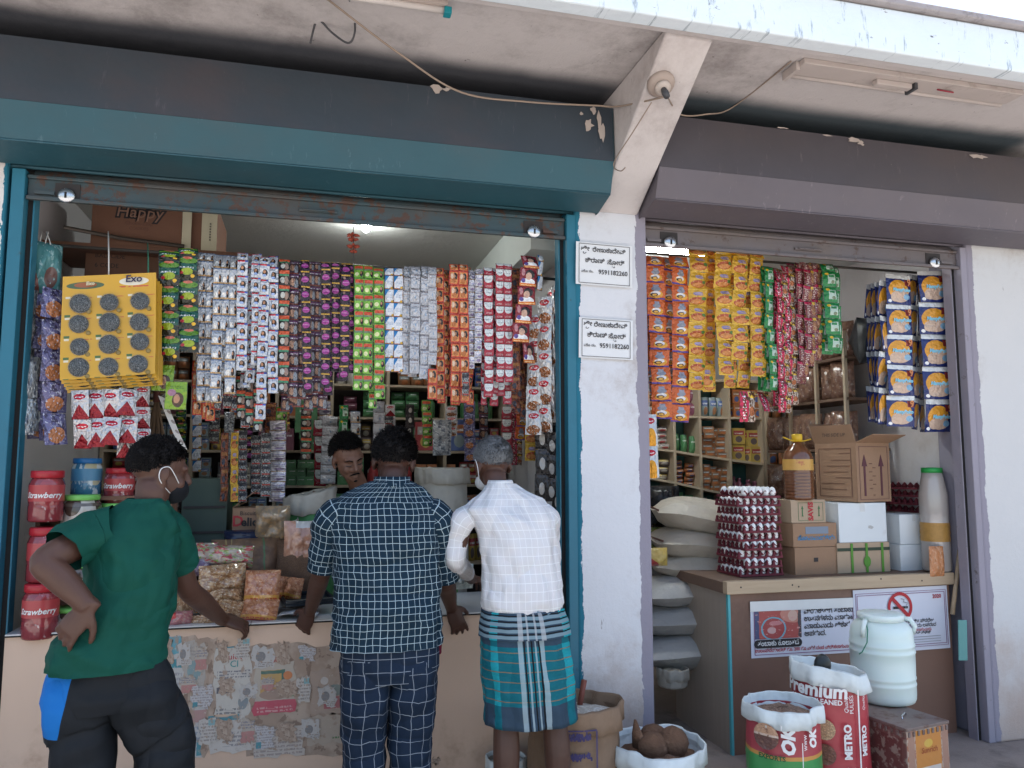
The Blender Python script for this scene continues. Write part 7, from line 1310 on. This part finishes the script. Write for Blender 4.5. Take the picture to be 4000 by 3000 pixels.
# ---- the shopkeeper behind the counter, looking down
D = person('dark haired shopkeeper behind the counter looking down, with a thin moustache', (0.23, 0.80, 0))
hc = P(1358, 1792, 0.62); Mh = rotm(R(180 + 24), R(-20), R(12)); mb = MB(); head(mb, hc, Mh, 1.0)
nb = P(1420, 1945, 0.82); limb(mb, [hc + Vector((.01, .03, -.05)), hc.lerp(nb, .6), nb + Vector((0, 0, -.06))], [.052, .052, .075])
sL, sR = nb + Vector((-.2, .0, -.08)), nb + Vector((.2, .0, -.08)); limb(mb, [sL, nb + Vector((0, 0, -.09)), sR], [.045, .08, .045]); limb(mb, [nb, nb + Vector((0, .05, -.3)), nb + Vector((0, .05, -.7))], [.09, .13, .12])
eL, wL = nb + Vector((-.24, -.08, -.32)), P(1225, 2060, 0.42); limb(mb, [sL, sL.lerp(eL, .5), eL, eL.lerp(wL, .4), wL], [.045, .043, .038, .038, .027]); hand(mb, wL, (-.35, -.35, -.35), (-.3, -.1, -.8), 1, (35, 45, 35))
eR, wR = nb + Vector((.24, -.05, -.34)), nb + Vector((.1, -.32, -.42)); limb(mb, [sR, sR.lerp(eR, .5), eR, eR.lerp(wR, .4), wR], [.045, .043, .038, .038, .027]); hand(mb, wR, (-.3, -.8, -.1), (0, 0, -1), -1)
for x in (-.1, .1): limb(mb, [nb + Vector((x, .05, -.65)), (nb.x + x, .87, .45), (nb.x + x, .87, .06)], [.08, .055, .04])
grow('body', mb, SKN3, D, .0055, 3)
hair_cap(D, hc, Mh, 1.0, M_hairk, lambda y: 0.52 if y > .35 else (0.02 + 1.4 * max(0, y) if y > 0 else -0.4 * (-y)), .03, 4200, 12, rad=(.080, .102, .100), mess=.45, lift=.5)
at = lambda x, y, z: hc + Mh @ Vector((x, y, z))
for s_ in (-1, 1):
    obj('eyebrow', MB().tube([at(s_ * .014, .096, .020), at(s_ * .032, .092, .027), at(s_ * .052, .076, .020)], [.0028, .0040, .0018], 6), M_hairk, D, True)
    obj('eye', MB().tube([at(s_ * .017, .090, -.004), at(s_ * .031, .090, -.008), at(s_ * .047, .078, -.004)], [.0016, .0032, .0014], 6), M_ink, D, True)
obj('moustache', MB().tube([at(-.030, .088, -.062), at(-.014, .104, -.050), at(0, .108, -.047), at(.014, .104, -.050), at(.030, .088, -.062)], [.0022, .0045, .0038, .0045, .0022], 6), M_hairk, D, True)
obj('beard_stubble', MB().ball(at(0, .092, -.094), (.012, .008, .008), 8, 6), M_hairk, D, True)
M_kshirt = cloth('brown_shirt', (0.10, 0.045, 0.03)); mb = MB()
mb.loft(garment([(nb + Vector((0, .05, -.75)), .19, .13), (nb + Vector((0, .05, -.4)), .20, .13), (nb + Vector((0, .02, -.15)), .22, .12), (nb + Vector((0, 0, -.05)), .17, .09), (nb + Vector((0, 0, .0)), .075, .065)], 48, 2.3, 0, 51, .006, .01), 0, (False, False))
sleeve(mb, [sL + Vector((.05, 0, 0)), sL, sL.lerp(eL, .5), sL.lerp(eL, .85)], [.065, .072, .066, .062], 52); sleeve(mb, [sR + Vector((-.05, 0, 0)), sR, sR.lerp(eR, .5), sR.lerp(eR, .85)], [.065, .072, .066, .062], 53); obj('shirt', mb, M_kshirt, D, True)
pillow('peanut_bag', 'clear bag of pinkish peanuts held up by the shopkeeper', 'bag', 1110, 1250, 2035, 2195, 0.36, 0.05, clear_pack('peanut_wrap', (0.42, 0.20, 0.12), [('n', 5, .45, .6, (0.52, 0.28, 0.18)), ('r', .6, .93, .3, .08, (0.5, 0.5, 0.48))]), 31, R(10), None, .7)
# ---------------------------------------------------------------- notices, posters, fittings under the canopy
M_paper = pm('notice_paper', (0.70, 0.71, 0.72), .7, .04, 12, ((0.6, 0.56, 0.52), .6, .85, 6))
def notice(label, tl, tr, bl, Y=-0.0145):
    a, b, c0 = P(*tl, Y), P(*tr, Y), P(*bl, Y); U = b - a; V = c0 - a; wd, ht = U.length, V.length; ry = math.atan2(-U.z, U.x)
    e = thing('paper_notice', label, 'notice', a + Vector((0, 0, 0)), 0, 'shop notices on the white pillar'); e.rotation_euler = (0, ry, 0)
    obj('paper', MB().sheet(lambda u, v: (u * wd, .001 * math.sin(7 * u + 5 * v), -ht * (1 - v)), 8, 8), M_paper, e, world=False)
    mb = MB(); line_rect(mb, wd * .05, wd * .95, -ht * .965, -ht * .035, .0022, -.0035); obj('border_line', mb, M_ink, e, world=False)
    X = Vector
    for body, s_, x, z_, al in (('ಶೀ', .034, .16, .205, 'CENTER'), ('ರೇಣುಕಾದೇವಿ', .032, .58, .215, 'CENTER'), ('ಕಿರಾಣಿ', .033, .33, .475, 'CENTER'), ('ಸೋರ್', .033, .70, .485, 'CENTER'), ('ಮೊ ನಂ.', .018, .20, .715, 'CENTER'), ('9591182260', .034, .65, .735, 'CENTER')):
        k_ = text(body, s_, M_ink, e, (wd * x, -.0036, -ht * z_), bold=.0005 if s_ > .02 else .0002)
        k_.scale = ((1.02 if s_ < .034 or body == 'ಶೀ' else .95), 1, 1)
    text('ಟ', .022, M_ink, e, (wd * .655, -.0036, -ht * .565), bold=.0006)
    obj('lettering', MB().tube([(wd * .13, -.003, -ht * .23), (wd * .125, -.003, -ht * .265), (wd * .15, -.003, -ht * .275), (wd * .175, -.003, -ht * .25)], .0017, 5), M_ink, e, world=False)
    return e
notice('white paper notice with black lettering, upper of two on the pillar', (2250, 942), (2470, 962), (2248, 1108))
notice('white paper notice with black lettering, lower of two on the pillar', (2262, 1238), (2472, 1252), (2262, 1396))
# posters on the brown counter
M_poster = pm('poster_paper', (0.62, 0.64, 0.72), .45, .04, 4); M_line = pm('poster_line', (0.20, 0.04, 0.14), .5)
YP = CY0 - 0.004
def poster(label, tl, tr, bl, grp='warning posters on the brown counter', Yp=None):
    Yp = Yp or YP; a, b, c0 = P(*tl, Yp), P(*tr, Yp), P(*bl, Yp); U = b - a; wd, ht = U.length, (c0 - a).length; e = thing('warning_poster', label, 'poster', a, 0, grp); e.rotation_euler = (0, math.atan2(-U.z, U.x), 0)
    obj('paper', MB().sheet(lambda u, v: (u * wd, .0008 * math.sin(5 * u), -ht * (1 - v)), 8, 6), M_poster, e, world=False); return e, wd, ht
e, wd, ht = poster('tobacco warning poster with a mouth picture on the brown counter', (2930, 2352), (3335, 2336), (2938, 2572))
mb = MB(); line_rect(mb, wd * .03, wd * .985, -ht * .95, -ht * .05, .003, -.004); obj('border_line', mb, M_line, e, world=False)
obj('tape', MB().box(-wd * .005, wd * .985, -.006, -.0045, -ht * .17, ht * .01), pm('white_tape_strip', (0.68, 0.68, 0.66), .5), e, world=False)
mb = MB().sheet(lambda u, v: (wd * (.035 + .44 * u), -.003, -ht * (.67 - .50 * v)), 4, 4)
obj('mouth_picture', mb, printed('mouth_print', (0.40, 0.06, 0.05), [('e', .85, .85, .3, .3, (0.55, 0.22, 0.16)), ('r', .04, .5, .05, .5, (0.03, 0.05, 0.15)), ('e', .4, .36, .27, .42, (0.12, 0.40, 0.50)), ('e', .4, .36, .235, .37, (0.36, 0.035, 0.035)), ('e', .36, .3, .1, .12, (0.6, 0.35, 0.33)), ('e', .45, .55, .14, .08, (0.55, 0.2, 0.2)), ('e', .82, .8, .1, .2, (0.60, 0.38, 0.30)), ('r', .97, .5, .04, .5, (0.03, 0.02, 0.03)), ('n', 9, .6, .66, (0.6, 0.3, 0.28))], .4, .06, 0), e, world=False)
mb = MB(); wp, hp = wd * .225, ht * .075; mb.prism([(wd * .25 + (wp - hp) * (1 if math.cos(a) > 0 else -1) + hp * math.cos(a), -ht * .755 + hp * math.sin(a)) for a in [6.2832 * (k + .5) / 20 for k in range(20)]], -.0055, -.004, 'y'); obj('black_badge', mb, M_ink, e, world=False)
text('ತಂಬಾಕು ಕೊಲುತದೆ', ht * .115, M_wtxt, e, (wd * .25, -.0068, -ht * .785), bold=.0006)
for k, s_ in enumerate(('ವ್ಯಕ್ತಿಗೆ ತಂಬಾಕು', 'ಉತನಗಳನು ಮಾರಾಟ', 'ಮಾಡುವುದು ಶಿಕಾರ', 'ಅಪರಾಧ.')): text(s_, ht * .125, M_ink, e, (wd * .50, -.0042, -ht * (.245 + .135 * k)), align='LEFT', bold=.0009)
text('ಉಲಂಘನೆಯಾದಲಿ ರೂ. 200 ರೂ ವರೆಗೆ ದಂಡ ವಿಧಿಸಲಾಗುವುದು', ht * .082, M_redp, e, (wd * .50, -.0042, -ht * .90), bold=.0006).scale = (.98, 1, 1)
e, wd, ht = poster('no smoking poster with the year in its corner on the brown counter', (3331, 2306), (3697, 2286), (3338, 2560), Yp=YP - .003)
mb = MB(); line_rect(mb, wd * .02, wd * .98, -ht * .94, -ht * .06, .002, -.004); line_rect(mb, wd * .035, wd * .965, -ht * .91, -ht * .09, .0025, -.004); obj('border_line', mb, M_line, e, world=False)
rr = ht * .235; cx, cz = wd * .48, -ht * .30; mb = MB(); n = 36
for k in range(n):
    a0, a1 = 6.2832 * k / n, 6.2832 * (k + 1) / n; b = mb.add([(cx + rr * math.cos(a0), -.0045, cz + rr * math.sin(a0)), (cx + rr * math.cos(a1), -.0045, cz + rr * math.sin(a1)), (cx + rr * .78 * math.cos(a1), -.0045, cz + rr * .78 * math.sin(a1)), (cx + rr * .78 * math.cos(a0), -.0045, cz + rr * .78 * math.sin(a0))]); mb.face([b, b + 1, b + 2, b + 3], [(0, 0)] * 4)
q = rr * .8 * .7071; h_ = rr * .09; b = mb.add([(cx - q - h_, -.0058, cz + q - h_), (cx - q + h_, -.0058, cz + q + h_), (cx + q + h_, -.0058, cz - q + h_), (cx + q - h_, -.0058, cz - q - h_)]); mb.face([b, b + 1, b + 2, b + 3], [(0, 0)] * 4); obj('ban_ring', mb, pm('ban_red', (0.42, 0.02, 0.03), .5), e, world=False)
mb = MB().box(cx - rr * .55, cx + rr * .45, -.005, -.0042, cz - rr * .12, cz + rr * .04).box(cx + rr * .5, cx + rr * .62, -.005, -.0042, cz - rr * .12, cz + rr * .04); mb.tube([(cx + rr * .55, -.0046, cz + rr * .1), (cx + rr * .6, -.0046, cz + rr * .25), (cx + rr * .3, -.0046, cz + rr * .32), (cx + rr * .35, -.0046, cz + rr * .5), (cx + rr * .1, -.0046, cz + rr * .55)], .0014, 5); obj('cigarette_symbol', mb, M_ink, e, world=False)
text('2020', ht * .085, M_redp, e, (wd * .88, -.0044, -ht * .19), bold=.0008)
for k, (s_, m_, z_) in enumerate((('ಧೂಮಪಾನ ನಿಷೇಧಿತ ಪ್ರದೇಶ', M_ink, .56), ('ಧೂಮಪಾನ ಮಾಡುವುದು ಅಪರಾಧ', M_ink, .63), ('ರೂ. 200 ದಂಡ ವಿಧಿಸಲಾಗುವುದು', M_redp, .695), ('ದೂರು ಅಥವಾ ಮಾಹಿತಿ ತಿಳಿಸಿ', M_ink, .745))): text(s_, ht * (.075 if k < 2 else .062), m_, e, (wd * .57, -.0044, -ht * z_), bold=.0004)
mb = MB(); [mb.box(wd * .42, wd * .9, -.0045, -.0038, -ht * z_, -ht * z_ + .0015) for z_ in (.79, .83, .87)]; obj('ruled_lines', mb, M_ink, e, world=False)
# fittings under the canopy
def wire(label, pts, r, m, nm='cable'): a, b = spline(pts, [r] * len(pts), 8); return tag(obj(nm, MB().tube(a, [q[0] for q in b], 6), m, None, True), label, 'cable', 'loose cables under the canopy')
M_wire1 = pm('dusty_cable', (0.30, 0.23, 0.18), .8); M_wire2 = pm('dark_cable', (0.06, 0.06, 0.065), .6)
_r = _ray(2580, 325); _t = (2.86 - CAM.z - .6205 * CAM.y) / (_r.z + .6205 * _r.y); lamp_p = CAM + _r * _t   # on the bracket's sloping underside
wire('long dusty cable sagging across the canopy to the lamp holder', [PZ(1270, -10, SOF - .01), P(1560, 210, -.50), P(1800, 360, -.36), P(2060, 398, -.30), P(2320, 412, -.29), P(2420, 415, -.38), lamp_p + Vector((-.01, -.05, -.09))], .0045, M_wire1)
wire('dark loop of cable dangling from the canopy ceiling', [PZ(1360, -15, SOF - .005), P(1382, 60, -.55), P(1385, 130, -.52), P(1360, 168, -.50), P(1300, 130, -.50), P(1250, 80, -.50), P(1232, 90, -.48), P(1212, 170, -.46)], .0045, M_wire2)
wire('cable running from the lamp holder towards the right tube fitting', [lamp_p + Vector((.01, -.05, -.09)), P(2660, 448, -.38), P(2760, 446, -.36), PZ(2860, 420, SOF - .01), PZ(3090, 240, SOF - .006)], .0038, M_wire1)
wire('thin cable hanging down the bracket and curling at its end', [PX(2545, 400, 1.44), PX(2470, 520, 1.415), PX(2405, 620, 1.41), PX(2400, 655, 1.41), PX(2425, 668, 1.41), PX(2442, 655, 1.41)], .0028, M_wire1)
e = thing('lamp_holder', 'round ceiling lamp holder without a bulb under the bracket', 'lamp holder', lamp_p)
nrm_ = Vector((0, -.545, -.80)).normalized() * 1.0; nrm_ = Vector((0, -0.56, -0.83)); Mq = Vector((0, 0, 1)).rotation_difference(nrm_).to_matrix(); M_rose = pm('dusty_rose', (0.36, 0.29, 0.25), .6, .2, 20)
def onax(prof, m, nm, n=20):
    rings = [[lamp_p + Mq @ Vector((r * math.cos(6.283 * k / n), r * math.sin(6.283 * k / n), z)) for k in range(n)] for r, z in prof]; obj(nm, MB().loft(rings), m, e, True)
onax([(.062, -.01), (.064, .012), (.056, .026), (.03, .03)], M_rose, 'round_block'); onax([(.034, .03), (.036, .045), (.026, .052)], pm('rose_white', (0.5, 0.43, 0.38), .5), 'ceiling_rose'); onax([(.012, .05), (.016, .08), (.014, .11)], M_wire2, 'bulb_socket')
e = thing('tube_fitting', 'unlit tube fitting with a teal end cap under the left canopy', 'tube fitting', PZ(1500, 20, SOF - .03)); a = PZ(1745, 42, SOF - .05); b = Vector((a.x - 1.22, a.y, a.z)); M_batt = pm('dusty_batten', (0.44, 0.37, 0.33), .6, .1, 8)
obj('batten', MB().box(b.x, a.x, a.y - .03, a.y + .015, SOF - .04, SOF - .0005), M_batt, e); obj('tube', MB().tube([a, b], .014, 10), pm('tube_glass', (0.55, 0.5, 0.47), .3), e, True)
for x in (a.x, b.x): obj('end_cap', MB().box(x - .012, x + .018, a.y - .02, a.y + .02, a.z - .02, SOF - .041), pm('teal_cap', (0.01, 0.22, 0.26), .4), e, bevel=.003)
e = thing('tube_fitting', 'dusty unlit batten with a choke box under the right canopy', 'tube fitting', PZ(3500, 300, SOF)); a = PZ(3115, 270, SOF - .03); M_b2 = pm('dusty_batten2', (0.46, 0.40, 0.37), .7, .1, 8, ((0.3, .25, .22), .55, .75, 6))
obj('batten', MB().box(a.x, a.x + 1.25, a.y - .055, a.y + .055, SOF - .028, SOF - .0005), M_b2, e, bevel=.004); obj('tube_rail', MB().tube([(a.x + .01, a.y + .075, SOF - .02), (a.x + 1.24, a.y + .075, SOF - .02)], .014, 8), M_b2, e, True)
obj('choke_box', MB().box(a.x + .42, a.x + .62, a.y - .018, a.y + .018, SOF - .055, SOF - .0285), M_b2, e, bevel=.004); obj('starter_clip', MB().box(a.x + .625, a.x + .64, a.y - .03, a.y + .04, SOF - .06, SOF - .03), M_wire2, e); obj('end_clip', MB().box(a.x - .02, a.x - .001, a.y - .02, a.y + .09, SOF - .045, SOF - .005), M_b2, e); obj('red_wire', MB().tube([(a.x + .78, a.y + .0, SOF - .032), (a.x + .83, a.y - .01, SOF - .04), (a.x + .88, a.y + .005, SOF - .032)], .004, 5), pm('red_wire', (0.3, .02, .04), .5), e, True)
# number painted low on the left jamb
e = obj('jamb_number', MB().sheet(lambda u, v: P(30 + 55 * u, 2530 + 340 * (1 - v), -.0), 2, 2), M_lav) if False else None

# lime packets, a paper ribbon and a broom below the dark green strip
STY['lime'] = ('lime green packets with a woman', (0.24, 0.40, 0.03), [('e', .6, .35, .26, .26, (0.08, 0.04, 0.02)), ('e', .55, .38, .14, .16, SK), ('t', .5, .8, .35, .06, 2, (0.1, 0.2, 0.03)), ('e', .3, .6, .2, .12, (0.4, 0.2, 0.25))])
for x, y0, y1, Y, lb in ((640, 1425, 1530, .2, 'lime green packet with a woman peeping behind the dark green strip'), (690, 1490, 1602, .14, 'lime green packet with a woman hanging lowest under the green strip')):
    tag(strip('lime', x, x, y0, y1, 1, 76, 105, Y, curl=False), lb, 'packet', 'lime packets under the green strip')
rb = [P(632, 1550, .2), P(655, 1610, .19), P(688, 1690, .18), P(718, 1752, .18)]
mb = MB()
for (a, b) in zip(rb, rb[1:]): mb.prism([(0, 0), (1, 0), (1, 1)], 0, 0.0001, 'z') if False else None
mb.loft([[p + Vector((-.016, 0, .006)), p + Vector((.016, 0, -.006)), p + Vector((.016, .002, -.006)), p + Vector((-.016, .002, .006))] for p in rb]); tag(obj('paper_ribbon', mb, printed('dotted_ribbon', (0.5, 0.47, 0.42), [('e', .5, .5, .2, .2, (0.2, 0.16, 0.14))], .6, tile=(20, 20))), 'white dotted paper ribbon dangling beside the chilli pouches', 'ribbon')
br = thing('grass_broom', 'brown grass broom hanging beside the chilli pouches', 'broom', P(610, 1560, .3)); mb = MB(); rr_ = random.Random(4)
for k in range(90): a = P(612 + rr_.uniform(-6, 6), 1560, .3); b = P(612 + rr_.uniform(-52, 52), 1750 + rr_.uniform(-20, 25), .3 + rr_.uniform(-.02, .03)); mb.tube([a, a.lerp(b, .5) + Vector((rr_.uniform(-.004, .004), 0, 0)), b], [.0028, .0022, .001], 3)
obj('bristles', mb, pm('broom_grass', (0.11, 0.065, 0.035), .9, .3, 40), br); obj('handle', MB().tube([P(612, 1470, .3), P(612, 1570, .3)], .016, 8), pm('broom_bind', (0.10, 0.03, 0.02), .7), br, True)
